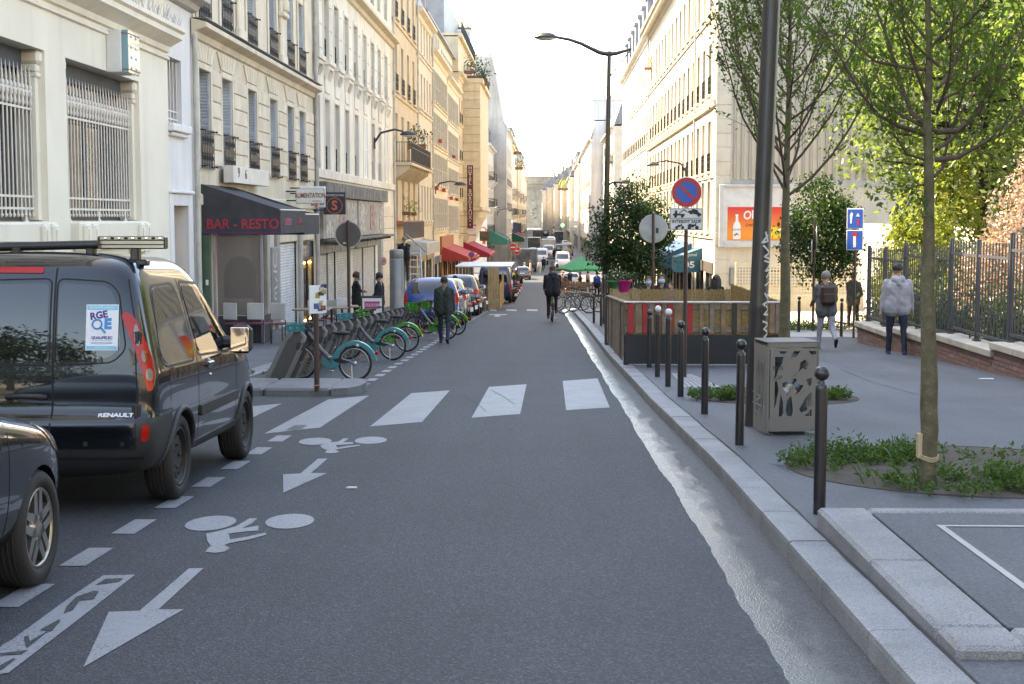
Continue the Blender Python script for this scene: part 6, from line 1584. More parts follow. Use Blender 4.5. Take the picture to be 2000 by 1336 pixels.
lamp_head(tl,Xo(1066,70),zt_(73),1.05)
mb=MB();mb.tube([(Xo(1187,362),0,zt_(362)),(Xo(1197,356),0,zt_(356)),(Xo(1212,355),0,zt_(356))],.03,6);mb.obj('side_arm',M_lampm,tl);lamp_head(tl,Xo(1220,353),zt_(356),.55)
q=MB();q.box(-.045,-.015,-.135,-.13,1.42,1.56);q.obj('sticker',M_signb,tl);q=MB();q.box(-.014,.016,-.136,-.13,1.42,1.56);q.obj('sticker',M_signw,tl);q=MB();q.box(.017,.047,-.135,-.13,1.42,1.56);q.obj('sticker',M_signr,tl)
def wall_lamp(label,side,pos,px,py,out,s=1.):
 p=atX(px,py,pos+(out if side=='L' else-out));o=thing('wall_lamp',label,'wall lamp',(pos,p.y,p.z),0 if side=='L' else PI,'street lamps on wall brackets')
 mb=MB();mb.tube([(0,0,-.35),(.3,0,.1),(out*.6,0,.25),(out-.2,0,.16)],[.05,.05,.045,.04],6);mb.box(-.0,.06,-.08,.08,-.6,-.1);mb.obj('arm',M_lampm,o);lamp_head(o,out,.02,s);return o
wall_lamp('wall lamp over the iron balcony of the tan building','L',XL,797,264,1.5,1.05);wall_lamp('wall lamp hanging beside the maroon hotel sign','L',XL,899,361,1.7,1.2)
wall_lamp('wall lamp on the small white balcony house','L',-7.25,972,406,1.6);wall_lamp('wall lamp above the green pharmacy cross','L',-6,998,412,1.6)
wall_lamp('wall lamp on the sunlit corner building behind the no parking sign','R',XR,1275,323,1.8,1.1)
# ---- bike dock mast
m0=Vector((atY(775,600,37.5).x,37.5,G(37.5)+PAV));hm=atY(775,487,37.5).z-m0.z
ma=thing('station_mast','thick grey cylindrical mast of the bike hire station','mast',m0)
mb=MB();mb.lathe([(.185,0),(.185,hm-.28),(.178,hm-.27),(.178,hm-.255),(.185,hm-.245),(.185,hm-.05),(.17,hm-.01),(.15,hm)],24);mb.obj('column',mat('mast_grey',(.17,.175,.175),.38,.1,4,coat=.4),ma)
mb=MB();mb.lathe([(.1875,hm-.275),(.1875,hm-.245)],24);mb.obj('band',M_galv,ma)
# ---- docks
M_dock_lit=mat('dock_lit_edge',(.125,.120,.112),.5,.15,5,coat=.1)
dm=MB();Md=Matrix(((0,0,1,0),(1,0,0,0),(0,1,0,0),(0,0,0,1)))
prof=[(-.17,0),(.11,.0),(.38,.58),(.41,.70),(.36,.755),(.24,.745),(.15,.66)]
dm.prism([(a,b)for a,b in prof],-.032,.032,Md)
dm.tube([(0,a-.0,b)for a,b in(prof[1],prof[2],prof[3],prof[4])],.05,6,1);dm.tube([(0,a,b)for a,b in(prof[0],prof[6],prof[5])],.045,6,1)
dmm=dm.mesh('housing',[mat('dock_shaded_side',(.05,.048,.045),.6),M_dock_lit])  # dock's lit edges and shaded side are put into its two greys
dn=MB();dn.cbox(-.045,.045,.30,.43,.50,.62,.012);dnm=dn.mesh('lock',M_blk)
dt=MB();dt.prism([(.25,.752),(.36,.762),(.35,.785),(.25,.775)],-.05,.05,Md);dtm=dt.mesh('reader',mat('reader_dark',(.03,.03,.035),.2))
def dock(x,y,label):
 o=thing('bike_dock',label,'bike dock',(x-.0,y,G(y)+.02),R(-75),'leaning grey bike docks')
 link('housing',dmm,o);link('lock',dnm,o);link('reader',dtm,o);return o
ORD='third fourth fifth sixth seventh eighth ninth tenth eleventh twelfth thirteenth fourteenth fifteenth sixteenth seventeenth eighteenth nineteenth twentieth'.split()
DK=[20.95+k*1.02 for k in range(20)]
for k,y in enumerate(DK):
 lab='first grey bike dock beside the stickered island post' if k==0 else('second grey bike dock, right behind the first one' if k==1 else ORD[k-2]+' leaning grey bike dock counted from the stickered island post')
 dock(-4.05,y,lab)
 # ---- wooden terrace (parklet)
PX0,PX1,PYa,PYb=1.30,4.02,24.25,31.6
pk=thing('terrace','wooden pallet terrace with red and bare slats over a dark base panel','terrace',(PX0,PYa,G(PYa)+PAV),0)
zk=G(PYa)+PAV;Wk=PX1-PX0;Dk=PYb-PYa;zb2=G(PYb)+PAV-zk
M_dkp=mat('dark_panel',(.012,.016,.022),.4,.15,2);M_wood=mat('pallet_wood',(.27,.18,.11),.85,.3,5,.3,30);M_wood2=mat('pallet_wood_grey',(.25,.20,.15),.85,.3,6,.3,30);M_wood3=mat('dark_plank',(.04,.035,.03),.7,.2,5);M_redp=mat('red_plank',(.42,.025,.032),.65,.2,5)
M_reed=mat('reed_screen',(.36,.24,.095),.85,.3,25)
q=MB();q.cbox(0,Wk,-.03,.0,.02,.52,.006);q.obj('base_panel',M_dkp,pk)
q=MB();q.cbox(-.02,.06,0.003,.05,-.0,.53,.006);q.obj('corner_post',mat('scribbled_panel',(.09,.045,.045),.7,.5,14),pk)
fx_=lambda zx:(1100+.3069*zx-1218)/9.23*.0+(atY(1100+.3069*zx,620,PYa).x-PX0)
bo=[(412,447,'r'),(458,500,'w'),(505,535,'r'),(545,575,'w'),(585,622,'r'),(628,655,'w'),(662,697,'r'),(708,755,'w'),(790,822,'r'),(866,892,'w'),(930,960,'w'),(1003,1031,'w'),(1073,1101,'k'),(1103,1128,'w'),(1180,1210,'w'),(1240,1268,'w'),(1310,1345,'w'),(1348,1378,'w')]
for a,b,c in bo:
 q=MB();q.cbox(fx_(a),fx_(b),-.045+rnd.uniform(-.004,.004),-.022,.53+rnd.uniform(0,.02),1.06+rnd.uniform(-.01,.01),.004);q.obj('slat',{'r':M_redp,'w':rnd.choice([M_wood,M_wood2]),'k':M_wood3}[c],pk)
for z in(.56,.95):q=MB();q.cbox(0,Wk,-.021,.0,z,z+.09,.004);q.obj('rail',M_wood2,pk)
q=MB();q.cbox(-.02,Wk+.02,-.07,.05,1.065,1.09,.004);q.obj('ledge',mat('ledge_white',(.58,.56,.53),.6,.15,4),pk)
def reed(x0,x1,y,z0,z1,name='reed_screen',along='x'):
 mb=MB();n_=int(abs(x1-x0)/.022)
 for k in range(n_):
  a=lerp(x0,x1,k/n_);r=rnd.uniform(-.008,.008)
  if along=='x':mb.box(a,a+.018,y+r,y+r+.012,z0,z1+rnd.uniform(-.02,.02))
  else:mb.box(y+r,y+r+.012,a,a+.018,z0,z1+rnd.uniform(-.02,.02))
 o=mb.obj(name,M_reed,pk);o['kind']='stuff'
reed(.05,Wk-.02,.012,.52,1.04);reed(.05,Wk,Dk,zb2,zb2+1.22);reed(.3,Dk,Wk,-.1,1.05,along='y')
for k in range(17):
 y=.1+k*Dk/17;zz=lerp(0,zb2,y/Dk);q=MB();q.cbox(-.03,-.005,y,y+.16,zz+.05+(.48 if k<1 else 0),zz+1.05+rnd.uniform(-.03,.03),.004);q.obj('slat',rnd.choice([M_wood,M_wood2,M_wood2,M_wood3]),pk)
for y in(0.06,Dk*.5,Dk-.1):q=MB();q.cbox(0,.08,y,y+.08,lerp(0,zb2,y/Dk),lerp(0,zb2,y/Dk)+1.06,.004);q.obj('post',M_wood,pk)
q=MB();q.cbox(-.06,.02,Dk-.5,Dk,zb2,zb2+1.05,.005);q.obj('end_panel',M_wood3,pk)
q=MB();q.cbox(.1,Wk-.05,.1,Dk-.05,-.28,-.22,.01);q.obj('floor',M_wood2,pk)
q=MB();q.cbox(-.04,.10,.05,Dk,1.055,1.08,.004);o=q.obj('side_ledge',M_wood,pk);o.data.transform(Matrix(((1,0,0,0),(0,1,0,0),(0,zb2/Dk,1,0),(0,0,0,1))))
def pot(px,py,Y,m,lab,h=.26,r=.14):
 p=atY(px,py,Y);o=thing('flower_pot',lab,'flower pot',p);q=MB();q.lathe([(r*.7,0),(r,h-.05),(r*1.12,h-.045),(r*1.12,h),(r*.95,h),(r*.9,h-.04)],14);q.obj('pot',m,o)
 link('plant',leaves_mesh('plant',NR.normal(size=(90,3))*[.09,.09,.06]+[0,0,h+.07],.09,L_shrub),o)['kind']='stuff'
pot(1219,571,29.0,mat('magenta_pot',(.42,.015,.16),.4),'magenta flower pot on the terrace corner');pot(1199,565,32.2,mat('green_pot',(.03,.16,.05),.4),'green flower pot at the end of the terrace wall',.2,.15)
# ---- blue awnings of the corner cafe
M_blueaw=mat('teal_canvas',(.025,.12,.17),.8,.15,2);M_blueaw2=mat('blue_canvas',(.02,.075,.17),.8,.15,2)
ca=awning('cafe_awning','teal cafe awning numbered 05 on the corner building','R',XR,69.0,71.5,.2,-.25,-.98,1.25,M_blueaw)
L_=2.5;ENDR=Matrix(((0,0,1,L_+.012),(-1,0,0,0),(0,1,0,0),(0,0,0,1)))
text('05',.42,M_signw,ca,TR(0,-.62,.36)@Matrix(((0,0,1,L_+.012),(1,0,0,0),(0,1,0,0),(0,0,0,1))),sx=1.3,bold=.01);text('Reguinel',.22,M_signw,ca,TR(0,-.6,.85)@Matrix(((0,0,1,L_+.012),(1,0,0,0),(0,1,0,0),(0,0,0,1))),sx=.9)
awning('cafe_awning','blue cafe awning behind the teal one on the sunlit side','R',XR,74,84,.35,-.5,-.95,1.9,M_blueaw2);awning('cafe_awning','dark cafe awning farthest along the sunlit corner building','R',XR,85,94,.5,-.7,-1.1,2.0,M_awn)
M_redaw=mat('red_canvas',(.42,.05,.04),.8,.15,2);M_redaw2=mat('crimson_canvas',(.34,.015,.04),.8,.15,2);M_grn=mat('green_canvas',(.01,.09,.06),.8,.1,2);M_lit=mat('grey_white_canvas',(.48,.46,.43),.7,.2,3)
zl=lambda px,py:ZL(px,py)
awning('shop_awning','dirty white box awning above the man on the ladder','L',XL,72.3,80.5,.55,.35,-.25,1.5,M_lit)
awning('shop_awning','faded red sloping awning of the orange-framed shop','L',XL,101,113,-.35,-1.15,-1.42,2.0,M_redaw)
awning('shop_awning','red awning just behind the faded red one','L',XL,114.5,121,-.8,-1.5,-1.8,1.8,M_redaw);awning('shop_awning','crimson awning under the hotel bay','L',XL,128,140,-.5,-1.6,-1.9,2.4,M_redaw2)
awning('shop_awning','dark green awning band past the crimson awning','L',-7.25,166.5,180,.3,-.9,-1.5,2.4,M_grn);awning('shop_awning','small crimson awning far down the shaded side','L',-6.2,232,240,-.3,-1.2,-1.8,2.0,M_redaw2);awning('shop_awning','green awning far down the shaded side','L',-6.0,216,226,-.4,-1.4,-2.0,2.2,M_grn)
q=MB()
kr=thing('shop_front_frame','orange wooden shop frame under the faded red awning','shop frame',(XL,100.5,G(100.5)+PAV),PI/2);
for x in(0,3.9,8,12):q=MB();q.cbox(x,x+.3,-.1,-.005,0,3.2,.02);q.obj('post',mat('orange_wood',(.36,.11,.03),.6,.2,3),kr)
q=MB();q.cbox(0,12.3,-.16,-.005,3.2,4.2,.02);q.obj('fascia',MATS['orange_wood'],kr)
def cross(px,py,Y,s,lab):
 p=atY(px,py,Y);o=thing('pharmacy_cross',lab,'sign',p);q=MB();a=s/3
 q.prism([(-a/2,-s/2),(a/2,-s/2),(a/2,-a/2),(s/2,-a/2),(s/2,a/2),(a/2,a/2),(a/2,s/2),(-a/2,s/2),(-a/2,a/2),(-s/2,a/2),(-s/2,-a/2),(-a/2,-a/2)],-.08,.08,FACE);q.obj('panel',mat('green_led',(.02,.5,.15),.5,0,emit=(.05,1,.25),estr=2.2),o)
 q=MB();q.tube([(-s/2,0,0),(-s*1.6,0,0)],.04,5);q.obj('bracket',M_iron,o)
cross(995,432,219,.9,'lit green pharmacy cross on the shaded side');cross(1099,440,300,.7,'tiny lit green cross on the sunlit side')
hang_sign('round_shop_sign','round brown shop sign hanging past the crimson awning',-6.6,146,atY(931,461,146).z,1.0,1.0,mat('brown_sign',(.13,.09,.06),.6,.4,3),.12)
kp=atY(943,460,150);ks=thing('key_sign','hanging orange key-shaped locksmith sign','sign',kp);q=MB();q.tube([(.32*math.cos(2*PI*k/16),0,.55+.32*math.sin(2*PI*k/16))for k in range(17)],.07,6);q.tube([(0,0,.2),(0,0,-.9)],.08,6);q.box(-.02,.3,-.05,.05,-.9,-.55);q.obj('key',mat('orange_key',(.5,.09,.04),.5),ks)
for k,(px,py,Y,w_,h_,col,lab)in enumerate([(1006,445,235,.7,1.8,(.03,.08,.25),'tall dark blue hanging sign far left'),(1014,446,245,.8,1.8,(.05,.045,.045),'dark framed poster sign far left'),(1121,436,215,1.0,.8,(.55,.56,.58),'upper pale hanging sign on the sunlit side'),(1121,449,213,1.0,.8,(.5,.52,.54),'lower pale hanging sign on the sunlit side'),(904,440,150,.1,.1,(.5,.5,.5),''),(775,516,60,.1,.1,(.4,.03,.03),'')]):
 if lab:hang_sign('far_shop_sign',lab,*atY(px,py,Y),w_,h_,mat('farsign%d'%k,col,.5,.2,2),.12)
q=atX(747,510,XL+.1);rs=thing('round_wall_sign','small red and blue round sign on the stone pier by the ladder','sign',q,PI/2-R(40));s=round_plate(rs,0,.2);q=MB();disc(q,.13,.19,-.0635,0);q.obj('red_ring',M_signr,s);q=MB();disc(q,.0005,.12,-.0635,0);q.obj('blue_disc',mat('teal_disc',(.03,.15,.2),.5),s)
# ---- green parasol
g0=gnd(1132,577,PAV);Yg=104.0;g0=Vector((atY(1134,560,Yg).x,Yg,G(Yg)+PAV));gh=atY(1131,501,Yg).z-g0.z;ge=atY(1131,524,Yg).z-g0.z
gp=thing('parasol','open green square parasol over the cafe tables','parasol',g0,R(22));q=MB();q.tube([(0,0,0),(0,0,gh)],.035,6);q.obj('pole',M_wood,gp)
q=MB();r_=1.35;ring=[(r_*a,r_*b,ge-.08*(abs(a*b)>.5))for a,b in((1,-1),(1,0),(1,1),(0,1),(-1,1),(-1,0),(-1,-1),(0,-1))];q.add([(0,0,gh)]+ring,[(0,1+k,1+(k+1)%8)for k in range(8)]);q.add([p for p in ring]+[(a,b,c-.16)for a,b,c in ring],[(k,(k+1)%8,8+(k+1)%8,8+k)for k in range(8)]);q.obj('canopy',mat('parasol_green',(.005,.22,.10),.7,.1,2),gp)
for k,(px,Y,w_,lab)in enumerate([(1122,98,1.9,'low wooden slat pen beside the red-jacketed rider'),(1152,92,2.2,'wooden planter pen beneath the green parasol')]):
 p=atY(px,560,Y);o=thing('slat_pen',lab,'wooden pen',(p.x,Y,G(Y)+PAV),0)
 for i in range(11):q=MB();q.cbox(-w_/2+i*w_/11,-w_/2+(i+.7)*w_/11,-.03,.0,.05,1.05,.005);q.obj('slat',M_wood,o)
 q=MB();q.box(-w_/2,w_/2,.001,.05,.8,.9);q.box(-w_/2,w_/2,.001,.05,.15,.25);q.obj('rail',M_wood2,o)
sx=gnd(948,606,.0);sh_=thing('shelter_terrace','tall wooden terrace shelter with thin white roof beyond the parked cars','terrace',(-2.95,66.5,G(66.5)),0)
zr=atY(970,523,66).z-G(66.5)
q=MB();q.cbox(-1.45,1.2,0,6,zr,zr+.07,.02);q.obj('roof',mat('roof_sheet',(.5,.52,.53),.4),sh_)
for x in(-1.3,.1):
 for k in range(4):q=MB();q.cbox(x+k*.13,x+k*.13+.12,0,.06,0,zr-.01 if x>0 else 1.2,.005);q.obj('plank',mat('new_wood',(.38,.25,.12),.75,.2,5),sh_)
for k in range(7):q=MB();q.cbox(-1.3+k*.22,-1.3+k*.22+.17,.1,.14,0,1.15,.005);q.obj('slat',M_wood,sh_)
for k in range(22):q=MB();q.cbox(.62,.66,.1+k*.27,.1+k*.27+.22,0,1.2+.3*(k>10),.005);q.obj('slat',MATS['new_wood'],sh_)
ab=Vector((atY(727,600,36.6).x,36.6,G(36.6)+PAV));A_=thing('bar_board','dark framed board with pink LOULOU BAR label','board',ab,R(4));hz=atY(727,578,36.6).z-ab.z
q=MB();q.cbox(-.30,.30,-.03,.03,.1,hz,.008);q.obj('board',mat('board_dark',(.03,.03,.032),.6),A_);q=MB();q.box(-.25,.25,-.034,-.031,hz-.62,hz-.06);q.obj('sheet',M_signw,A_);q=MB();q.box(-.20,.20,-.037,-.035,hz-.33,hz-.14);q.obj('label_strip',MATS['magenta'],A_)
text('LOULOU BAR',.11,M_signw,A_,TR(0,-.038,hz-.235)@FACE,extrude=.001,sx=.62)
q=MB();q.cbox(-.30,.30,.16,.19,0,hz*.9,.006);q.obj('prop',M_iron,A_)
def chair_mesh():
 s=MB();s.cbox(-.2,.2,-.2,.2,.44,.47,.01);b=MB();b.cbox(-.2,.2,.185,.215,.55,.92,.01)
 f=MB()
 for x in(-.18,.18):
  f.tube([(x,-.18,0),(x,-.18,.44)],.013,5);f.tube([(x,.22,0),(x,.19,.44),(x,.20,.92)],.013,5)
 return s.mesh('seat',mat('chair_seat',(.25,.05,.06),.6)),b.mesh('backrest',mat('chair_back',(.50,.50,.49),.4)),f.mesh('frame',M_iron)
cm=chair_mesh();tmesh=MB();tmesh.cbox(-.42,.42,-.32,.32,.72,.75,.01);tm=tmesh.mesh('tabletop',mat('table_top',(.28,.17,.10),.5));lm=MB();lm.tube([(0,0,0),(0,0,.72)],.03,8);lm.box(-.25,.25,-.03,.03,0,.03);lm.box(-.03,.03,-.25,.25,0,.03);lmm=lm.mesh('leg',M_iron)
for k,(x,y,a)in enumerate([(-6.9,31.2,2.6),(-6.4,31.25,2.9),(-5.85,31.2,2.7),(-5.5,33.6,.3),(-5.3,34.9,2.8),(-5.2,36.2,.5)]):
 o=thing('terrace_chair',['pale-backed chair leftmost before the plastic screen','pale-backed chair in the middle before the plastic screen','pale-backed chair rightmost before the plastic screen','terrace chair nearest the table outside the screen','terrace chair between the two outdoor tables','terrace chair farthest beside the bar shutter'][k],'chair',(x,y,G(y)+PAV),a,'bar terrace chairs')
 for n_,m_ in zip(('seat','backrest','frame'),cm):link(n_,m_,o)
for k,(x,y)in enumerate([(-5.45,32.6),(-5.25,34.2),(-5.2,35.6)]):
 o=thing('terrace_table',['small bar table nearest the black van on the left pavement','small bar table in the middle of the terrace row','small bar table farthest along the terrace row'][k],'table',(x,y,G(y)+PAV),.1*k,'bar terrace tables');link('tabletop',tm,o);link('leg',lmm,o)
l0=Vector((atY(808,600,56).x,56.0,G(56)+PAV));lt=atY(806,484,56).z-l0.z
ld=thing('stepladder','tall aluminium stepladder with red feet before the shop repair','ladder',l0,R(8))
M_al=mat('aluminium',(.55,.56,.58),.35,.1,4,metal=.5)
for sg_,y0 in((1,-.55),(-1,.75)):
 for x0,x1 in((-.38,-.26),(.38,.26)):
  q=MB();q.tube([(x0,y0,.05),(x1,.1*sg_*-.5,lt)],.03,4);q.obj('rail',M_al,ld);q=MB();q.cbox(x0-.05,x0+.05,y0-.06,y0+.06,0,.12,.01);q.obj('foot',M_signr,ld)
 for k in range(9):
  t=(k+.6)/9.4;q=MB();xx=lerp(.38,.26,t);yy=lerp(y0,-.05*sg_,t);q.box(-xx,xx,yy-.035,yy+.035,lt*t,lt*t+.03);q.obj('rung',M_al,ld)
for k,(px,py)in enumerate([(1858,703),(1925,740),(686,953)]):
 p=gnd(px,py,PAV+.004 if px>1000 else .006);o=thing('paper_scrap',['crumpled white can lying beside the brick wall','flat scrap of white paper on the pavement','tiny white scrap on the road by the painted arrow'][k],'litter',p)
 q=MB();
 if k==0:q.lathe([(.03,0),(.033,.01),(.033,.11),(.028,.12)],8,M=TR(0,0,.033)@RY(PI/2))
 else:e_=.35 if k==2 else 1;q.prism([(-.12*e_,-.03*e_),(.1*e_,-.05*e_),(.13*e_,.03*e_),(-.05*e_,.05*e_)],0,.008)
 q.obj('litter',M_signw,o)
 # ================================================================== vehicles
def paint(name,col,rough=.22,metal=0.,coat=1.):
 if name in MATS:return MATS[name]
 m,n,l,b=nodes(name);b.inputs['Base Color'].default_value=tuple(col)+(1,);b.inputs['Roughness'].default_value=rough;b.inputs['Metallic'].default_value=metal
 b.inputs['Coat Weight'].default_value=coat;b.inputs['Specular IOR Level'].default_value=.25
 t=n.new('ShaderNodeTexNoise');t.inputs['Scale'].default_value=3;r=n.new('ShaderNodeMapRange');r.inputs[3].default_value=.0;r.inputs[4].default_value=.035;l.new(t.outputs[0],r.inputs[0]);l.new(r.outputs[0],b.inputs['Coat Roughness'])
 MATS[name]=m;return m
P_black=paint('black_paint',(.004,.005,.007));P_dark=paint('dark_blue_paint',(.005,.007,.010));P_blue=paint('blue_paint',(.012,.05,.22));P_beige=paint('silver_beige_paint',(.42,.38,.32));P_white=paint('white_car_paint',(.6,.6,.6));P_grey=paint('grey_car_paint',(.12,.125,.13))
M_plas=mat('black_plastic',(.022,.023,.025),.5,.1,6,.15,200);M_tyre=mat('tyre_rubber',(.016,.016,.016),.75,.15,9,.3,90);M_gap2=mat('panel_gap_dark',(.003,.003,.003),.7,0)
M_steelrim=mat('steel_rim',(.035,.036,.038),.45,.1,9,metal=.4);M_alloy=mat('alloy_rim',(.42,.40,.37),.3,.05,8,metal=.9)
G_car=glass_mat('car_glass',(.008,.010,.011),.02);M_tail=mat('tail_red',(.42,.008,.004),.25,.05,9,coat=.25,spec=.3);M_clear=mat('clear_lens',(.22,.16,.14),.12,.1,30,coat=.6)
M_chrome=mat('chrome',(.6,.6,.6),.15,0,metal=1.)
def body_mesh(levels,stations,sub=2,rear_flat=.9,arches=None,arch_r=.35,hole=.26):
 """closed body from stacked plan outlines; each level = (z, halfwidth, y_rear, y_front, rear corner, front corner)"""
 loops=[]
 for(z,w,yr,yf,rc,fc)in levels:
  half=[(0,yr),(w*.45,yr+.004),(w-rc*.75,yr+rc*.10),(w-rc*.18,yr+rc*.55),(w,yr+rc*1.3)]
  ya,yb=yr+rc*1.3,yf-fc*1.5
  half+=[(w,lerp(ya,yb,t))for t in stations]
  half+=[(w,yb),(w-fc*.16,yf-fc*.75),(w-fc*.62,yf-fc*.26),(w*.42,yf-fc*.05),(0,yf)]
  full=half+[(-x,y)for x,y in half[-2:0:-1]]
  loops.append([(x,y,z)for x,y in full])
 b=bmesh.new();V=[[b.verts.new(p)for p in L]for L in loops];n=len(V[0])
 for i in range(len(V)-1):
  for k in range(n):b.faces.new((V[i][k],V[i][(k+1)%n],V[i+1][(k+1)%n],V[i+1][k]))
 h=n//2
 for L,flip in((V[0],True),(V[-1],False)):
  for k in range(h):
   a,c=L[k],L[k+1];d,e=L[(n-k)%n],L[(n-k-1)%n]
   vs_=[];
   for q in(a,c,e,d):
    if q not in vs_:vs_.append(q)
   if len(vs_)>=3:b.faces.new(vs_ if not flip else vs_[::-1])
 bmesh.ops.recalc_face_normals(b,faces=b.faces[:])
 me=bpy.data.meshes.new('body');b.to_mesh(me);b.free()
 o=bpy.data.objects.new('body',me);C.objects.link(o)
 s=o.modifiers.new('s','SUBSURF');s.levels=s.render_levels=sub
 cutters=[]
 if arches:
  for(w,ya)in arches:
   for sx in(-1,1):
    mb=MB();mb.lathe([(arch_r,-hole),(arch_r,.3)],36,M=TR(sx*w,ya,.30)@RY(sx*PI/2));c=mb.obj('cut',M_gap2);cutters.append(c)
    md=o.modifiers.new('b','BOOLEAN');md.object=c;md.operation='DIFFERENCE';md.solver='EXACT'
 bpy.context.view_layer.update()
 out=evaluated(o)
 for c in cutters:bpy.data.objects.remove(c)
 bpy.data.objects.remove(o);out.name='body'
 for p in out.polygons:p.use_smooth=True
 return out
def set_flat(me,ang=40):
 me.set_sharp_from_angle(angle=R(ang))
class Skin:
 def __init__(s,me):
  s.bvh=BVHTree.FromPolygons([v.co.copy()for v in me.vertices],[tuple(p.vertices)for p in me.polygons])
 def hit(s,p,axis):
  o={'x':Vector((5,p[0],p[1])),'-x':Vector((-5,p[0],p[1])),'r':Vector((p[0],-5,p[1])),'f':Vector((p[0],9,p[1]))}.get(axis)
  d={'x':Vector((-1,0,0)),'-x':Vector((1,0,0)),'r':Vector((0,1,0)),'f':Vector((0,-1,0))}.get(axis)
  if axis[0]=='d':
   k=1 if axis=='dr' else-1;d=Vector((-k*.7071,.7071,0));o=Vector((k*.7071,.7071,0))*p[0]+Vector((0,0,p[1]))-d*5
  h=s.bvh.ray_cast(o,d)
  if h[0]is None:h=s.bvh.find_nearest(o+d*4.2);
  nn=h[1];nn=-nn if nn.dot(d)>0 else nn
  return h[0],nn
 def patch(s,poly,axis,off=.003,rings=5,step=.05):
  P=[]
  for i in range(len(poly)):
   a,b=poly[i],poly[(i+1)%len(poly)];k=max(1,int(math.dist(a,b)/step))
   P+=[(lerp(a[0],b[0],j/k),lerp(a[1],b[1],j/k))for j in range(k)]
  c=(sum(p[0]for p in P)/len(P),sum(p[1]for p in P)/len(P));n=len(P);mb=MB();vs=[]
  for r in range(rings):
   f=1-r/rings
   for p in P:h,nn=s.hit((lerp(c[0],p[0],f),lerp(c[1],p[1],f)),axis);vs.append(h+nn*off)
  h,nn=s.hit(c,axis);vs.append(h+nn*off)
  fs=[(r*n+k,r*n+(k+1)%n,(r+1)*n+(k+1)%n,(r+1)*n+k)for r in range(rings-1)for k in range(n)]+[((rings-1)*n+k,(rings-1)*n+(k+1)%n,rings*n)for k in range(n)]
  a=vs[0];nrm=(vs[1]-vs[0]).cross(vs[n]-vs[0]);h,nn=s.hit(P[0],axis)
  if nrm.dot(nn)<0:fs=[f[::-1]for f in fs]
  mb.add(vs,fs,0,True)
  low=[s.hit(p,axis)[0]for p in P];mb.add(vs[:n]+low,[(k,n+k,n+(k+1)%n,(k+1)%n)for k in range(n)],0,False)
  return mb
 def line(s,pts,axis,w=.006,off=.0015,step=.04):
  P=[]
  for i in range(len(pts)-1):
   a,b=pts[i],pts[i+1];k=max(1,int(math.dist(a,b)/step));P+=[(lerp(a[0],b[0],j/k),lerp(a[1],b[1],j/k))for j in range(k)]
  P.append(pts[-1]);H=[s.hit(p,axis)for p in P];vs=[]
  for i in range(len(H)):
   t=(H[min(i+1,len(H)-1)][0]-H[max(i-1,0)][0]).normalized();sd=t.cross(H[i][1]).normalized()*w/2;p=H[i][0]+H[i][1]*off;vs+=[p+sd,p-sd]
  mb=MB();mb.add(vs,[(2*i,2*i+1,2*i+3,2*i+2)for i in range(len(H)-1)]);return mb
def rpoly(pts,r,n=4):
 out=[]
 for i in range(len(pts)):
  p0,p,p1=Vector(pts[i-1]),Vector(pts[i]),Vector(pts[(i+1)%len(pts)])
  rr=min(r,(p0-p).length*.45,(p1-p).length*.45);a=p+(p0-p).normalized()*rr;b=p+(p1-p).normalized()*rr
  for k in range(n+1):t=k/n;q=a*(1-t)**2+p*2*t*(1-t)+b*t*t;out.append((q.x,q.y))
 return out
def wheel(parent,x,y,r,w,kind,side,name='wheel'):
 o=link(name,None,parent);o.location=(x,y,r);o.rotation_euler=(0,0,0 if side>0 else PI)
 me=_WH.get((r,w,kind))or wheel_mesh(r,w,kind);_WH[(r,w,kind)]=me
 for n_,m_ in zip(('tyre','rim'),me):link(n_,m_,o)
 return o
_WH={}
def wheel_mesh(r,w,kind):
 M=RY(PI/2);t=MB();ri=r*.70
 t.lathe([(ri,-w/2),(r*.93,-w/2),(r*.985,-w*.40),(r,-w*.30),(r,w*.30),(r*.985,w*.40),(r*.93,w/2),(r*.80,w*.53),(ri,w*.46),(ri*.98,w*.2)],40,M=M,cap=False)
 for k in range(5):
  z=lerp(-w*.28,w*.28,k/4);t.lathe([(r+.0005,z-.006),(r+.003,z-.004),(r+.003,z+.004),(r+.0005,z+.006)],40,M=M,cap=False)
 b=MB()
 b.lathe([(ri*.99,w*.40),(ri*.99,w*.44),(ri*.93,w*.46),(ri*.90,w*.40)],36,M=M,cap=False);b.lathe([(ri*.985,-w*.3),(ri*.90,w*.395),(ri*.86,w*.1)],36,M=M,cap=False,mi=1 if kind=='alloy' else 0)
 if kind=='alloy':
  b.lathe([(ri*.9,-.02),(.01,-.02)],24,M=M,mi=1)
  for k in range(5):
   a=2*PI*k/5
   for da in(-.17,.17):
    Q=RX(a+da);b.prism([(.03*(1 if da<0 else-1)-.028,.04),(.03*(1 if da<0 else-1)+.028,.04),(.020,ri*.95),(-.020,ri*.95)],w*.26,w*.43,M=Q@Matrix(((0,0,1,0),(1,0,0,0),(0,1,0,0),(0,0,0,1))))
  b.lathe([(.07,w*.2),(.07,w*.40),(.05,w*.43),(.001,w*.43)],16,M=M)
 else:
  b.lathe([(ri*.88,-w*.05),(ri*.72,w*.30),(ri*.5,w*.34),(ri*.34,w*.26),(.001,w*.28)],30,M=M)
  for k in range(5):a=2*PI*k/5;b.sphere((w*.30,.09*math.cos(a),.09*math.sin(a)),.014,6,4)
  for k in range(12):a=2*PI*k/12;b.sphere((w*.30,ri*.66*math.cos(a),ri*.66*math.sin(a)),.022,6,4,mi=1,sc=(.35,1,1))
 return t.mesh('tyre',M_tyre),b.mesh('rim',[M_alloy if kind=='alloy' else M_steelrim,M_gap2])
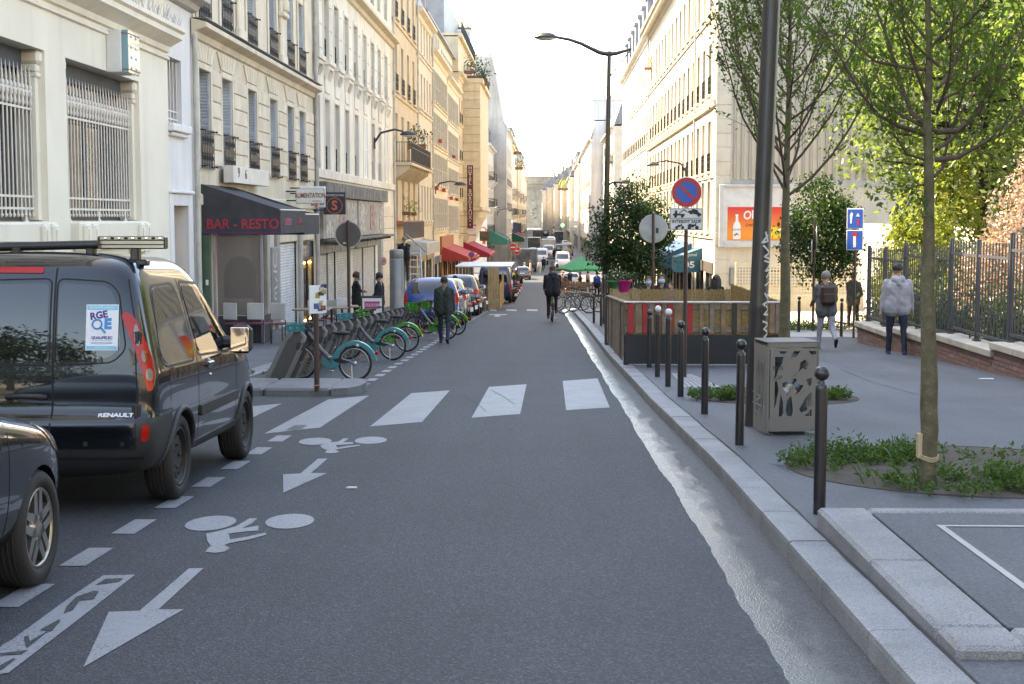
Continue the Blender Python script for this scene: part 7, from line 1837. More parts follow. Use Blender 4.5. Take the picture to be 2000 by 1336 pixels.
def arch_lip(parent,w,y,r,m,skin,tube=.017):
 for ax,s in(('x',1),('-x',-1)):
  pts=[]
  for k in range(25):
   a=lerp(-.12,PI+.12,k/24);p=(y+r*math.cos(a),.30+r*math.sin(a));h,nn=skin.hit((p[0]+math.cos(a)*.012,p[1]+math.sin(a)*.012),ax);pts.append(h+nn*.004)
  mb=MB();mb.tube(pts,tube,8);mb.obj('arch_trim',m,parent)
  # ---------------------------------------------------------------- black van
VX,VY=-3.605,9.52
vz=G(VY+.8)
van=thing('van','shiny black panel van with roof bars and a qualification sticker on its rear door','van',(VX,VY,G(VY)),R(1.0));van.rotation_euler=(-math.atan(.0396),0,R(.2))
LV=[(.24,.78,.14,3.66,.20,.3),(.32,.86,.03,3.78,.18,.34),(.45,.905,-.03,3.86,.16,.4),(.60,.915,-.045,3.87,.15,.42),(.665,.915,-.035,3.86,.15,.42),(.70,.912,.03,3.84,.11,.42),(.85,.915,.03,3.80,.10,.42),(.96,.910,.035,3.70,.10,.45),(1.03,.895,.045,3.42,.10,.45),(1.10,.882,.05,3.02,.10,.4),(1.34,.83,.075,2.62,.10,.33),(1.58,.775,.12,2.26,.12,.30),(1.72,.72,.17,1.98,.16,.30),(1.785,.64,.25,1.78,.2,.3),(1.815,.45,.36,1.62,.2,.25)]
vm=body_mesh(LV,[.2,.4,.6,.8],3,arches=[(.915,.78),(.915,3.09)],arch_r=.352)
set_flat(vm,50)
vm.materials.clear();vm.materials.append(P_black);vm.materials.append(M_plas);vm.materials.append(M_gap2)
for p in vm.polygons:
 c=p.center
 inside=abs(c.x)<.88 and any(abs(math.hypot(c.y-ya,c.z-.30)-.352)<.02 for ya in(.78,3.09))or(abs(c.x)<.75 and c.z<.62 and any(math.hypot(c.y-ya,c.z-.3)<.36 for ya in(.78,3.09)))
 p.material_index=2 if inside else(1 if(c.z<.67 and((c.y<.46 and(abs(c.x)>.785 or c.z<.45))or c.y>3.4))or c.z<.33 else 0)
link('body',vm,van);vs_=Skin(vm)
pt=lambda poly,ax,m,name,off=.003,r=.04,parent=van:vs_.patch(rpoly(poly,r),ax,off).obj(name,m,parent)
for ax in('x','-x'):
 q=vs_.patch(rpoly([(.30,1.10),(.40,1.02),(1.16,1.02),(1.20,1.10),(1.06,1.57),(.44,1.55)],.10),ax,.004);q.obj('side_window',G_car,van)
 vs_.line(rpoly([(.28,1.08),(.38,1.0),(1.18,1.0),(1.22,1.10),(1.08,1.59),(.42,1.57)],.10)+[(.33,1.04)],ax,.02,.002).obj('window_seal',M_plas,van)
 q=vs_.patch(rpoly([(1.36,1.06),(2.32,1.04),(2.42,1.07),(1.98,1.45),(1.80,1.55),(1.30,1.57),(1.27,1.5)],.06),ax,.004);q.obj('door_window',G_car,van)
 vs_.line(rpoly([(1.33,1.03),(2.36,1.01),(2.50,1.05),(2.0,1.49),(1.82,1.585),(1.27,1.60),(1.24,1.5)],.06),ax,.022,.002).obj('window_seal',M_plas,van)
 vs_.line([(1.28,.38),(1.28,1.0),(1.24,1.2),(1.20,1.62)],ax,.009).obj('door_seam',M_gap2,van);vs_.line([(1.28,.38),(2.55,.38),(2.62,.6),(2.60,1.0),(2.48,1.06)],ax,.009).obj('door_seam',M_gap2,van)
 vs_.line([(.46,1.0),(.46,.75)],ax,.007).obj('door_seam',M_gap2,van);vs_.line([(.15,.70),(.50,.70),(.47,.64)],ax,.008).obj('bumper_seam',M_gap2,van)
 q=vs_.patch(rpoly([(1.31,.56),(2.62,.58),(2.62,.66),(1.31,.645)],.02),ax,.018,2);q.obj('side_moulding',M_plas,van)
 q=vs_.patch(rpoly([(1.16,.34),(1.27,.34),(2.70,.34),(2.70,.40),(1.16,.38)],.02),ax,.012,2);q.obj('sill_trim',M_plas,van)
 sx=1 if ax=='x' else-1
 h,nn=vs_.hit((1.62,.95),ax);q=MB();q.cbox(-.02,.03,-.10,.10,-.02,.02,.012);q.sphere((0,0,0),.045,10,6,sc=(.35,1.6,1));o=q.obj('door_handle',P_black,van);o.location=h
 h,nn=vs_.hit((1.66,.86),ax);q=MB();q.sphere((0,0,0),.014,8,5);o=q.obj('lock',M_chrome,van);o.location=h
 h,nn=vs_.hit((2.28,1.10),ax);mir=link('mirror',None,van);mir.location=h;mir.rotation_euler=(0,0,0)
 q=MB();q.cbox(-.02 if sx>0 else-.10,.10 if sx>0 else .02,-.05,.05,-.06,.04,.03);q.obj('mirror_arm',M_plas,mir)
 q=MB();q.cbox(min(sx*.05,sx*.24),max(sx*.05,sx*.24),-.04,.09,-.11,.13,.04);q.obj('mirror_shell',M_plas,mir)
 q=MB();q.cbox(min(sx*.07,sx*.222),max(sx*.07,sx*.222),-.05,-.041,-.09,.11,.003);mg=mat('mirror_glass',(.75,.75,.75),.02,0,metal=1.);q.obj('mirror_glass',mg,mir)
 wheel(van,sx*.80,.78,.315,.20,'steel',sx);wheel(van,sx*.80,3.09,.315,.20,'steel',sx)
 q=vs_.patch(rpoly([(3.40,.80),(3.62,.74),(3.66,.90),(3.30,.98)],.04),ax,.004);q.obj('headlight',M_clear,van)
for ya in(.78,3.09):arch_lip(van,.915,ya,.362,M_plas,vs_,.02)
SP=.315
vs_.line([(.21,.47),(.21,1.70)],'r',.012,.002).obj('door_seam',M_gap2,van)
vs_.line([(-.78,.46),(.78,.46)],'r',.012,.002).obj('door_seam',M_gap2,van)
for sx in(-1,1):
 vs_.line([(sx*.785,.46),(sx*.79,.8),(sx*.76,1.35),(sx*.70,1.62)],'r',.010,.002).obj('door_seam',M_gap2,van)
 e_=.24 if sx>0 else-.17;w_=vs_.patch(rpoly([(e_ if sx>0 else-e_-.0,1.06),(sx*.60,1.08),(sx*.68,1.16),(sx*.62,1.51),(sx*.56,1.575),(e_ if sx>0 else .17,1.595)],.05),'r',.003);w_.obj('rear_window',G_car,van)
 vs_.line(rpoly([(.225 if sx>0 else .185,1.03),(sx*.62,1.05),(sx*.71,1.14),(sx*.65,1.53),(sx*.57,1.605),(.225 if sx>0 else .185,1.625)],.05)+[(.225 if sx>0 else .185,1.08)],'r',.010,.0025).obj('window_seal',M_gap2,van)
 dg_='dr' if sx>0 else 'dl'
 tl_=vs_.patch(rpoly([(.545,1.37),(.57,1.40),(.615,1.36),(.695,1.08),(.705,.96),(.675,.855),(.648,.85),(.615,1.05)],.025),dg_,.014,7,.03).obj('tail_light',M_tail,van)
 for(x,z,rx,rz,m_)in((.615,1.235,.015,.075,M_clear),(.648,1.09,.020,.042,mat('deep_red',(.18,.006,.006),.15,coat=1)),(.664,.965,.021,.042,M_clear)):
  vs_.patch([(x+rx*math.cos(2*PI*k/16),z+rz*math.sin(2*PI*k/16))for k in range(16)],dg_,.020,3,.05).obj('lens',m_,tl_)
 vs_.patch(rpoly([(.585,.515),(.635,.52),(.64,.625),(.59,.62)],.02),dg_,.010,3).obj('reflector',M_tail,van)
 for z in(1.22,.72):
  h,nn=vs_.hit((sx*.785,z),'r');q=MB();q.cbox(-.03,.03,-.02,.02,-.045,.045,.008);q.tube([(-.0,-.02,-.04),(0,-.02,.04)],.014,6);o=q.obj('hinge',M_plas,van);o.location=h
 for x in(.45,.70):
  h,nn=vs_.hit((sx*x,.50),'r');q=MB();disc(q,.0005,.018,-.003,0,12);o=q.obj('parking_sensor',M_gap2,van);o.location=h
h,nn=vs_.hit((.17,.81),'r');q=MB();q.tube([(-.13,0,0),(-.11,-.035,.01),(.0,-.04,.012),(.11,-.035,.01),(.13,0,0)],[.02,.022,.02,.022,.02],8);o=q.obj('door_handle',M_plas,van);o.location=h+Vector((-.14,0,.0))
vs_.patch(rpoly([(-.40,1.665),(.12,1.66),(.12,1.70),(-.40,1.705)],.015),'r',.008,3).obj('brake_light',M_tail,van)
vs_.line([(.24,.985),(.5,.99),(.64,1.03)],'r',.014,.003).obj('door_crease',P_black,van);vs_.line([(.18,.985),(-.6,1.0)],'r',.014,.003).obj('door_crease',P_black,van)
vs_.line([(-.82,.395),(.82,.395)],'r',.02,.003).obj('bumper_crease',M_gap2,van)
h,nn=vs_.hit((.545,1.29),'r');tilt=math.atan2(nn.z,-nn.y)
stk=link('sticker',None,van);stk.location=h+nn*.006;stk.rotation_euler=(-tilt,0,0)
SW,SH=.112,.158
q=MB();q.box(-SW,SW,-.001,.001,-SH,SH);q.obj('sheet',mat('sticker_white',(.66,.68,.70),.4,.02),stk)
M_cy=mat('sticker_cyan',(.16,.48,.62),.4,.02);M_vio=mat('sticker_violet',(.07,.02,.19),.4,.02);M_bl2=mat('sticker_blue',(.01,.22,.50),.4,.02)
for z0,z1 in((.12,.152),(-.152,-.128)):q=MB();q.box(-SW+.006,SW-.006,-.0022,-.0012,z0,z1);q.obj('strip',M_cy,stk)
text('ENTREPRISE QUALIFIEE',.017,MATS['sticker_white'],stk,TR(0,-.0026,.136)@FACE,extrude=.0003);text('RGE',.066,M_vio,stk,TR(-.025,-.0024,.082)@FACE@RZ(.16),extrude=.0004,bold=.003)
q=MB();q.tube([(-.035+.032*math.cos(a),-.002,.022+.032*math.sin(a))for a in[2*PI*k/20 for k in range(21)]],.006,5,cap=False);q.tube([(-.005,-.002,-.005),(.022,-.002,-.038)],.008,5);q.obj('print',M_bl2,stk)
text('E',.095,M_bl2,stk,TR(.038,-.0024,.022)@FACE,extrude=.0004,bold=.006);text('QUALIFELEC',.026,M_vio,stk,TR(0,-.0024,-.072)@FACE,extrude=.0003,bold=.001)
q=MB();q.box(-.07,.07,-.0022,-.0012,-.090,-.087);q.obj('print',M_cy,stk);text('INSTALLATIONS CONFIEES',.012,M_vio,stk,TR(0,-.0024,-.108)@FACE,extrude=.0003);text('www.qualifelec.fr',.014,MATS['sticker_white'],stk,TR(0,-.0026,-.140)@FACE,extrude=.0003)
h,nn=vs_.hit((.65,.69),'r');text('RENAULT',.045,M_signw,van,TR(*(h+nn*.003))@RX(-math.atan2(nn.z,-nn.y))@FACE,extrude=.002,sx=1.25,bold=.002)
M_rack=mat('rack_black',(.014,.014,.015),.3,.05,6);M_rack2=mat('rack_aluminium',(.33,.31,.26),.3,.1,6,metal=.8)
q=MB();q.tube([(-.82,.42,1.835),(.42,.42,1.865)],.032,12);q.obj('roof_bar',M_rack,van)
def rack(x0,x1,y,z,h):
 q=MB();q.cbox(x0,x1,y-.05,y+.05,z,z+h,.008);r=q.obj('roof_rack',M_rack,van)
 q=MB();q.box(x0+.02,x1-.005,y-.058,y-.0505,z+h*.38,z+h*.62);q.box(x0+.02,x1-.005,y-.056,y-.0505,z+h*.08,z+h*.28);q.box(x0+.02,x1-.005,y-.054,y-.0505,z+h*.74,z+h*.95);q.obj('rack_profile',M_rack2,r)
 n=int((x1-x0)/.052)
 for k in range(n):q=MB();x=lerp(x0+.06,x1-.03,k/max(1,n-1));q.cbox(x-.013,x+.013,y-.062,y-.0545,z+h*.76,z+h*.92,.004);q.obj('rack_slot',M_gap2 if k%2 else M_chrome,r)
rack(.40,.88,.50,1.835,.09);rack(-.9,-.10,.9,1.85,.045)
for(x,y,z)in((.36,.44,1.78),(.66,.50,1.735),(-.16,.42,1.79),(-.66,.5,1.735)):
 q=MB();q.cbox(x-.03,x+.03,y-.04,y+.04,z-.02,1.845,.01);q.cbox(x-.05,x+.09,y-.05,y+.05,z-.02,z+.025,.01);q.obj('rack_foot',M_rack,van)
 # ---------------------------------------------------------------- generic hatchback
LH=[(.20,.72,.16,3.80,.2,.3),(.30,.83,.05,3.92,.2,.34),(.45,.865,.0,3.99,.2,.36),(.58,.875,.01,3.99,.2,.37),(.70,.875,.05,3.94,.2,.38),(.80,.868,.07,3.82,.2,.4),(.88,.852,.08,3.42,.2,.45),(.95,.825,.10,3.00,.2,.4),(1.10,.775,.16,2.66,.18,.3),(1.28,.70,.30,2.26,.18,.25),(1.40,.62,.48,1.95,.18,.22),(1.445,.45,.66,1.7,.2,.2)]
def hatch(name,label,x,y,rz,pm,sub=2,kind='steel',hs=1.,tail='low',sc=1.,group=None,rim='alloy'):
 o=thing(name,label,'car',(x,y,G(y)),rz,group,sc=sc);o.rotation_euler=(-math.atan(.0396),0,rz)
 L=[(z*(hs if z>.6 else 1),w,a,b,c,d)for z,w,a,b,c,d in LH]
 me=body_mesh(L,[.2,.4,.6,.8],sub,arches=[(.875,.70),(.875,3.20)],arch_r=.345)
 set_flat(me,50);me.materials.clear()
 for m in(pm,M_plas,M_gap2):me.materials.append(m)
 for p in me.polygons:
  c=p.center;p.material_index=2 if(abs(c.x)<.74 and c.z<.66 and any(math.hypot(c.y-ya,c.z-.3)<.35 for ya in(.70,3.20)))else(1 if c.z<.27 else 0)
 link('body',me,o);s=Skin(me);H=hs
 for ax,sx in(('x',1),('-x',-1)):
  s.patch(rpoly([(.62,.97*H),(1.55,.95*H),(1.55,1.33*H),(.95,1.32*H)],.05),ax,.004,4).obj('side_window',G_car,o);s.patch(rpoly([(1.63,.95*H),(2.55,.95*H),(2.62,.98*H),(2.2,1.24*H),(1.95,1.33*H),(1.63,1.33*H)],.05),ax,.004,4).obj('side_window',G_car,o)
  for P in([(1.59,.3),(1.6,1.35*H)],[(2.72,.35),(2.75,.92*H)],[(1.05,.6),(.80,.95*H)],[(1.1,.27),(2.75,.27)]):s.line(P,ax,.009).obj('door_seam',M_gap2,o)
  h,nn=s.hit((1.78,.80*H),ax);q=MB();q.cbox(-.02,.025,-.09,.09,-.015,.015,.01);q.obj('door_handle',pm,o).location=h
  h,nn=s.hit((2.50,.98*H),ax);q=MB();q.cbox(min(0,sx*.2),max(0,sx*.2),-.06,.07,-.05,.11,.04);q.obj('mirror',pm,o).location=h
  wheel(o,sx*.765,.70,.31,.2,rim,sx);wheel(o,sx*.765,3.20,.31,.2,rim,sx)
  s.patch(rpoly([(sx*.50,.76*H),(sx*.80,.74*H),(sx*.82,.93*H),(sx*.74,.96*H)]if tail=='low' else[(sx*.68,.70*H),(sx*.82,.72*H),(sx*.80,1.0*H),(sx*.73,1.02*H)],.03),'r',.012,4).obj('tail_light',M_tail,o)
  s.patch(rpoly([(.10,.74*H),(.34,.78*H),(.32,.90*H),(.14,.92*H)],.03),ax,.010,3).obj('tail_light',M_tail,o)
  s.patch(rpoly([(3.45,.70),(3.78,.62),(3.74,.72),(3.25,.84*H)],.03),ax,.006,4).obj('headlight',M_clear,o)
 s.patch(rpoly([(-.62,1.0*H),(.62,1.0*H),(.54,1.33*H),(-.54,1.33*H)],.08),'r',.004,6).obj('rear_window',G_car,o);s.patch(rpoly([(-.66,.98*H),(.66,.98*H),(.54,1.29*H),(-.54,1.29*H)],.06),'f',.004,6).obj('windscreen',G_car,o)
 s.line([(-.70,.64*H),(-.66,.99*H)],'r',.008).obj('door_seam',M_gap2,o);s.line([(.70,.64*H),(.66,.99*H)],'r',.008).obj('door_seam',M_gap2,o);s.line([(-.70,.60*H),(.70,.60*H)],'r',.01).obj('door_seam',M_gap2,o)
 h,nn=s.hit((0,.70*H),'r');q=MB();q.cbox(-.26,.26,-.012,.004,-.055,.055,.004);pl_=q.obj('number_plate',M_signw,o);pl_.location=h
 text('FD 735',.085,M_blk,pl_,TR(0,-.014,0)@FACE,extrude=.001)
 for x in(-.26,.23):q=MB();q.box(x,x+.03,-.0145,-.0125,-.05,.05);q.obj('plate_band',M_signb,pl_)
 s.patch(rpoly([(-.75,.30),(.75,.30),(.72,.40),(-.72,.40)],.03),'r',.006,3).obj('bumper_trim',M_plas,o)
 return o
dc=hatch('car','dark glossy car with two-tone alloy wheel cut off by the photo edge',-3.53,4.16,R(.5),P_dark,3,rim='alloy',hs=1.03)
for c_ in KIDS(dc):
 if c_.name.startswith('mirror')and c_.location.x>0:bpy.data.objects.remove(c_)
hatch('car','blue hatchback with rear number plate parked behind the docked bikes',-3.56,42.6,R(.6),P_blue,2,hs=1.08,tail='high',rim='steel')
hatch('car','silver beige car parked just ahead of the blue hatchback',-3.62,47.4,R(.4),P_beige,2,hs=1.06,tail='high',rim='steel')
hatch('car','dark SUV with pale roof and bright red tail light past the motorbikes',-3.66,56.6,R(.5),P_grey,2,hs=1.14,tail='low')
hatch('car','white car parked nearest the shelter terrace on the left',-3.8,61.2,R(.5),P_white,1,hs=1.08,rim='steel')
# ---------------------------------------------------------------- hire bikes
M_teal=paint('teal_bike_paint',(.05,.24,.26),.35,0,.4);M_green2=paint('green_bike_paint',(.06,.28,.035),.35,0,.4);M_bikegrey=paint('bike_grey',(.075,.075,.078),.35,.3,.3)
M_spoke=mat('spoke_steel',(.45,.45,.45),.35,0,metal=.9);M_refl=mat('orange_reflector',(.75,.22,.02),.3)
def bike_wheel_meshes(r,tw=.022):
 t=MB();t.lathe([(r-tw+tw*math.cos(a),tw*math.sin(a))for a in[2*PI*k/8 for k in range(9)]],40,M=RY(PI/2),cap=False);rm=MB();rm.lathe([(r-tw*2.5,-.010),(r-tw*1.7,-.013),(r-tw*1.7,.013),(r-tw*2.5,.010),(r-tw*2.5,-.010)],40,M=RY(PI/2),cap=False)
 for k in range(18):
  a=2*PI*k/18;b=a+(.35 if k%2 else-.35);rm.tube([((.02 if k%2 else-.02),.03*math.cos(b),.03*math.sin(b)),(0,(r-tw*2.2)*math.cos(a),(r-tw*2.2)*math.sin(a))],.0016,3,cap=False)
 rm.lathe([(.012,-.05),(.035,-.04),(.035,.04),(.012,.05)],10,M=RY(PI/2))
 rf=MB()
 for a in(.9,.9+PI):rf.cbox(-.008,.008,.14,.22,-.012,.012,.004,M=RX(a))
 return t.mesh('tyre',M_tyre),rm.mesh('rim',M_spoke),rf.mesh('reflector',M_refl)
BW_=bike_wheel_meshes(.33)
def mk_bike(name,label,cm_,basket=True):
 o=thing(name,label,'bicycle')
 for yy in(0,1.08):
  w_=link('wheel',None,o);w_.location=(0,yy,.33);w_.rotation_euler=(rnd.uniform(0,3),0,0)
  for n_,m_ in zip(('tyre','rim','reflector'),BW_):link(n_,m_,w_)
 f=MB();f.tube([(0,.44,.36),(0,.66,.58),(0,.90,.90)],[.065,.052,.045],10,squash=.7);f.tube([(0,.92,.84),(0,.87,1.06)],.028,8);f.tube([(0,.47,.38),(0,.36,.62)],.035,8)
 for x in(-.055,.055):f.tube([(x*.5,.92,.82),(x,.97,.68),(x,1.08,.33)],.017,6)
 f.obj('frame',M_bikegrey,o)
 g=MB();arc=lambda r,a0,a1,n=14:[(r*math.cos(lerp(a0,a1,k/n)),.33+r*math.sin(lerp(a0,a1,k/n)))for k in range(n+1)]
 poly=arc(.43,R(172),R(38))+[(.45,.44),(.62,.40),(.63,.30),(.52,.24),(.38,.23),(.30,.30)]+arc(.355,R(18),R(150),10)[1:]
 g.prism(poly,-.035,.035,Matrix(((0,0,1,0),(1,0,0,0),(0,1,0,0),(0,0,0,1))));g.lathe([(.09,-.05),(.10,-.03),(.10,.03),(.09,.05)],16,M=TR(0,.47,.31)@RY(PI/2));fd=g.obj('mudguard',cm_,o)
 for x in(-.037,.037):q=MB();q.lathe([(.028,-.002),(.028,.002)],12,M=TR(x,-.07,.68)@RY(PI/2));q.obj('badge',M_signw,fd)
 q=MB();q.prism([(.05,.36),(.30,.43),(.44,.40),(.40,.36),(.20,.33)],-.040,.040,Matrix(((0,0,1,0),(1,0,0,0),(0,1,0,0),(0,0,0,1))));q.obj('chain_cover',M_blk,o)
 q=MB();q.cbox(-.03,.03,-.45,-.40,.50,.57,.01);q.obj('tail_light',M_tail,o)
 q=MB();q.tube([(0,.36,.6),(0,.28,.86)],.017,8);q.obj('seat_post',M_bikegrey,o);q=MB();q.sphere((0,.22,.90),.12,12,8,sc=(.75,1.15,.36));q.sphere((0,.36,.895),.05,8,6,sc=(.7,1.6,.6));q.obj('saddle',M_blk,o)
 q=MB();q.tube([(-.30,.72,1.10),(-.24,.80,1.11),(-.06,.87,1.07),(.06,.87,1.07),(.24,.80,1.11),(.30,.72,1.10)],.014,8)
 for x in(-.29,.29):q.tube([(x*.82,.785,1.108),(x*1.05,.70,1.098)],.021,8)
 q.obj('handlebar',M_blk,o);q=MB();q.cbox(-.05,.05,.86,.96,.98,1.09,.02);q.obj('console',M_bikegrey,o)
 if basket:
  q=MB();b0,b1=[(-.13,.98),(.13,.98),(.13,1.20),(-.13,1.20)],[(-.19,.95),(.19,.95),(.19,1.30),(-.19,1.30)]
  vs2=[(x,y,.80)for x,y in b0]+[(x,y,1.06)for x,y in b1];q.add(vs2,[(0,3,2,1)]);
  for i in range(4):
   j=(i+1)%4
   for(s0,s1)in((0,.22),(.38,.62),(.78,1)):
    for(t0,t1)in((0,1),):
     A=lambda s_,t_:Vector(vs2[i]).lerp(Vector(vs2[j]),s_).lerp(Vector(vs2[4+i]).lerp(Vector(vs2[4+j]),s_),t_)
     q.add([A(s0,t0),A(s1,t0),A(s1,t1),A(s0,t1)],[(0,1,2,3)])
   for(t0,t1)in((0,.2),(.45,.6),(.85,1.0)):q.add([A(0,t0),A(1,t0),A(1,t1),A(0,t1)],[(0,1,2,3)])
  q.obj('basket',cm_,o)
 q=MB()
 for sx in(-1,1):q.tube([(sx*.06,.47,.31),(sx*.08,.47+sx*.13*.3,.31-sx*.15)],.009,5);q.cbox(sx*.08 if sx>0 else-.16,.16 if sx>0 else-.08,.47+sx*.04-.04,.47+sx*.04+.04,.31-sx*.15-.012,.31-sx*.15+.012,.004)
 q.tube([(-.07,.47,.31),(.07,.47,.31)],.012,5);q.obj('cranks',M_spoke,o);q=MB();q.tube([(-.05,.05,.30),(-.13,.02,.03)],.010,5);q.obj('kickstand',M_spoke,o)
 return o
bk1=mk_bike('hire_bike','teal hire bike nearest the camera, docked behind the stickered post',M_teal)
bkg=mk_bike('hire_bike','green hire bike docked behind the second teal one',M_green2)
def put_bike(o,px,py,rz,sc,label=None):
 p=gnd(px,py,.0);o.location=p;o.rotation_euler=(0,R(rnd.uniform(-4,0)),rz);o.scale=(sc,)*3;o['group']='docked hire bikes'
 if label:o['label']=label
put_bike(bk1,694,744,R(80),.83)
b2=copy_tree(bk1);put_bike(b2,767,704,R(76),.84,'second teal hire bike docked between the near teal one and the green one')
put_bike(bkg,795,687,R(80),.84)
b3=copy_tree(bkg);put_bike(b3,874,663,R(68),.86,'green hire bike beside the man in the green jacket');b4=copy_tree(bkg);put_bike(b4,893,654,R(66),.86,'farthest green hire bike, against the blue hatchback')
M_pale=paint('pale_bike',(.4,.38,.3),.4,0,.3)
def city_bike(label,cm_,rider=False):
 o=thing('bicycle',label,'bicycle')
 for yy in(0,1.05):
  w_=link('wheel',None,o);w_.location=(0,yy,.33)
  for n_,m_ in zip(('tyre','rim'),BW_):link(n_,m_,w_)
 f=MB();A,B_,H,S_=(0,0,.33),(0,.44,.28),(0,.86,.80),(0,.30,.78)
 for a,b,r in((B_,H,.018),(B_,S_,.016),(S_,(0,.84,.84),.016),(A,B_,.01),(A,S_,.009),((0,.84,.86),(0,.90,.62),.016),((0,.90,.62),(0,1.05,.33),.013),(S_,(0,.25,.92),.013)):f.tube([a,b],r,6)
 f.obj('frame',cm_,o);q=MB();q.sphere((0,.22,.94),.12,10,6,sc=(.7,1.1,.35));q.obj('saddle',M_blk,o)
 q=MB();q.tube([(-.28,.70,1.02),(-.1,.84,1.02),(.1,.84,1.02),(.28,.70,1.02)],.012,6);q.tube([(0,.82,.88),(0,.84,1.02)],.013,6);q.obj('handlebar',M_blk,o)
 q=MB();q.tube([(.36*math.sin(a),)and(0,.365*math.cos(a),.33+.365*math.sin(a))for a in[lerp(.3,2.6,k/10)for k in range(11)]],.022,6,squash=.3);q.cbox(-.03,.03,-.37,-.33,.48,.54,.006);q.obj('mudguard',M_blk,o)
 q=MB();q.tube([(-.06,.44,.28),(.06,.44,.28)],.012,5)
 for sx in(-1,1):q.tube([(sx*.05,.44,.28),(sx*.08,.44,.28-sx*.16)],.009,5);q.box(sx*.08-.04,sx*.08+.05,.40,.48,.28-sx*.16-.01,.28-sx*.16+.01)
 q.obj('cranks',M_spoke,o);return o
for k,(px,py,rz,lab,c_)in enumerate([(1137,607,100,'pale bicycle nearest the road among those parked by the tall lamp',M_pale),(1150,612,105,'dark bicycle between the pale one and the tall lamp post',M_bikegrey),(1168,610,80,'bicycle half hidden behind the tall lamp post',M_pale),(1128,602,115,'dark bicycle farthest from the lamp post, at the kerb end',M_bikegrey)]):
 o=city_bike(lab,c_);p=gnd(px,py,PAV);o.location=p;o.rotation_euler=(0,R(6),R(rz));o['group']='bicycles parked by the tall lamp'
cyc=city_bike('dark bicycle ridden by the man in the middle of the road',M_bikegrey);cp=gnd(1079,629,0);cyc.location=cp;cyc.rotation_euler=(-math.atan(.0396),R(2),R(1.5))
q=MB();q.box(-.03,.03,-.37,-.345,.60,.70);q.obj('tail_light',mat('lit_green',(.05,.5,.12),.4),cyc);cyc.scale=(1.13,)*3
def scooter(label,col,x,y,rz,sc=1.,group='motorbikes parked along the left kerb'):
 o=thing('scooter',label,'motorbike',(x,y,G(y)),rz,group,sc)
 for yy in(.0,1.3):
  w_=link('wheel',None,o);w_.location=(0,yy,.27)
  for n_,m_ in zip(('tyre','rim'),_WH.get('sc')or _WH.setdefault('sc',wheel_mesh(.27,.12,'steel'))):link(n_,m_,w_)
 Mx=Matrix(((0,0,1,0),(1,0,0,0),(0,1,0,0),(0,0,0,1)))
 q=MB();q.prism(rpoly([(-.42,.62),(-.36,.74),(.35,.70),(.45,.42),(.85,.36),(.92,.30),(.30,.26),(.0,.34),(-.3,.52)],.06),-.15,.15,Mx);q.obj('body',col,o)
 q=MB();q.prism(rpoly([(.86,.34),(.98,.34),(1.10,.80),(1.02,1.0),(.92,.98)],.05),-.19,.19,Mx);q.prism(rpoly([(1.02,.62),(1.3,.58),(1.55,.42),(1.52,.38),(1.2,.5)],.04),-.09,.09,Mx);q.obj('front_shield',col,o)
 q=MB();q.cbox(-.13,.13,-.40,.42,.72,.80,.04);q.obj('seat',M_blk,o)
 q=MB();q.tube([(-.34,.90,1.04),(-.1,1.0,1.02),(.1,1.0,1.02),(.34,.90,1.04)],.018,6);q.tube([(0,1.0,1.02),(0,1.12,.6),(0,1.3,.27)],.03,6);q.obj('handlebar',M_blk,o)
 for sx in(-1,1):q=MB();q.tube([(sx*.2,.95,1.04),(sx*.3,.97,1.2)],.008,4);q.sphere((sx*.32,.97,1.24),.06,8,5,sc=(1.2,.3,.8));q.obj('mirror',M_blk,o)
 q=MB();q.quad((-.2,1.08,1.0),(.2,1.08,1.0),(.16,.98,1.38),(-.16,.98,1.38));q.obj('windscreen',G_mid,o);q=MB();q.cbox(-.12,.12,-.45,-.40,.58,.68,.02);q.obj('tail_light',M_tail,o);q=MB();q.box(-.1,.1,-.50,-.49,.38,.54);q.obj('number_plate',M_signw,o)
 return o
for k,(px,py,rz,col,lab)in enumerate([(930,628,60,P_black,'black motorbike leaning nearest after the beige car'),(938,622,62,P_grey,'grey motorbike second after the beige car'),(946,617,64,P_black,'black motorbike third after the beige car'),(957,610,66,P_white,'pale motorbike last before the shelter terrace')]):
 p=gnd(px,py,0);scooter(lab,col,p.x-.55,p.y,R(rz),.95)
for k,(px,Y,col,lab)in enumerate([(1003,84,P_black,'black motorbike nearest beyond the shelter terrace'),(1006,92,P_grey,'grey motorbike beyond the shelter terrace'),(1010,103,P_black,'black motorbike by the red no entry signs'),(1013,112,paint('red_moto',(.4,.03,.02)),'red motorbike farthest of the left row')]):
 scooter(lab,col,atY(px,560,Y).x,Y,R(20),1.)
mr=scooter('scooter with lit tail light ridden by the red-jacketed person',P_black,atY(1105,560,100).x,100,R(3),1.,'moving scooter')
q=MB();q.sphere((0,-.47,.66),.06,8,6);q.obj('lit_lamp',mat('lit_red',(1,.1,.02),.4,0,emit=(1,.15,.03),estr=3),mr)
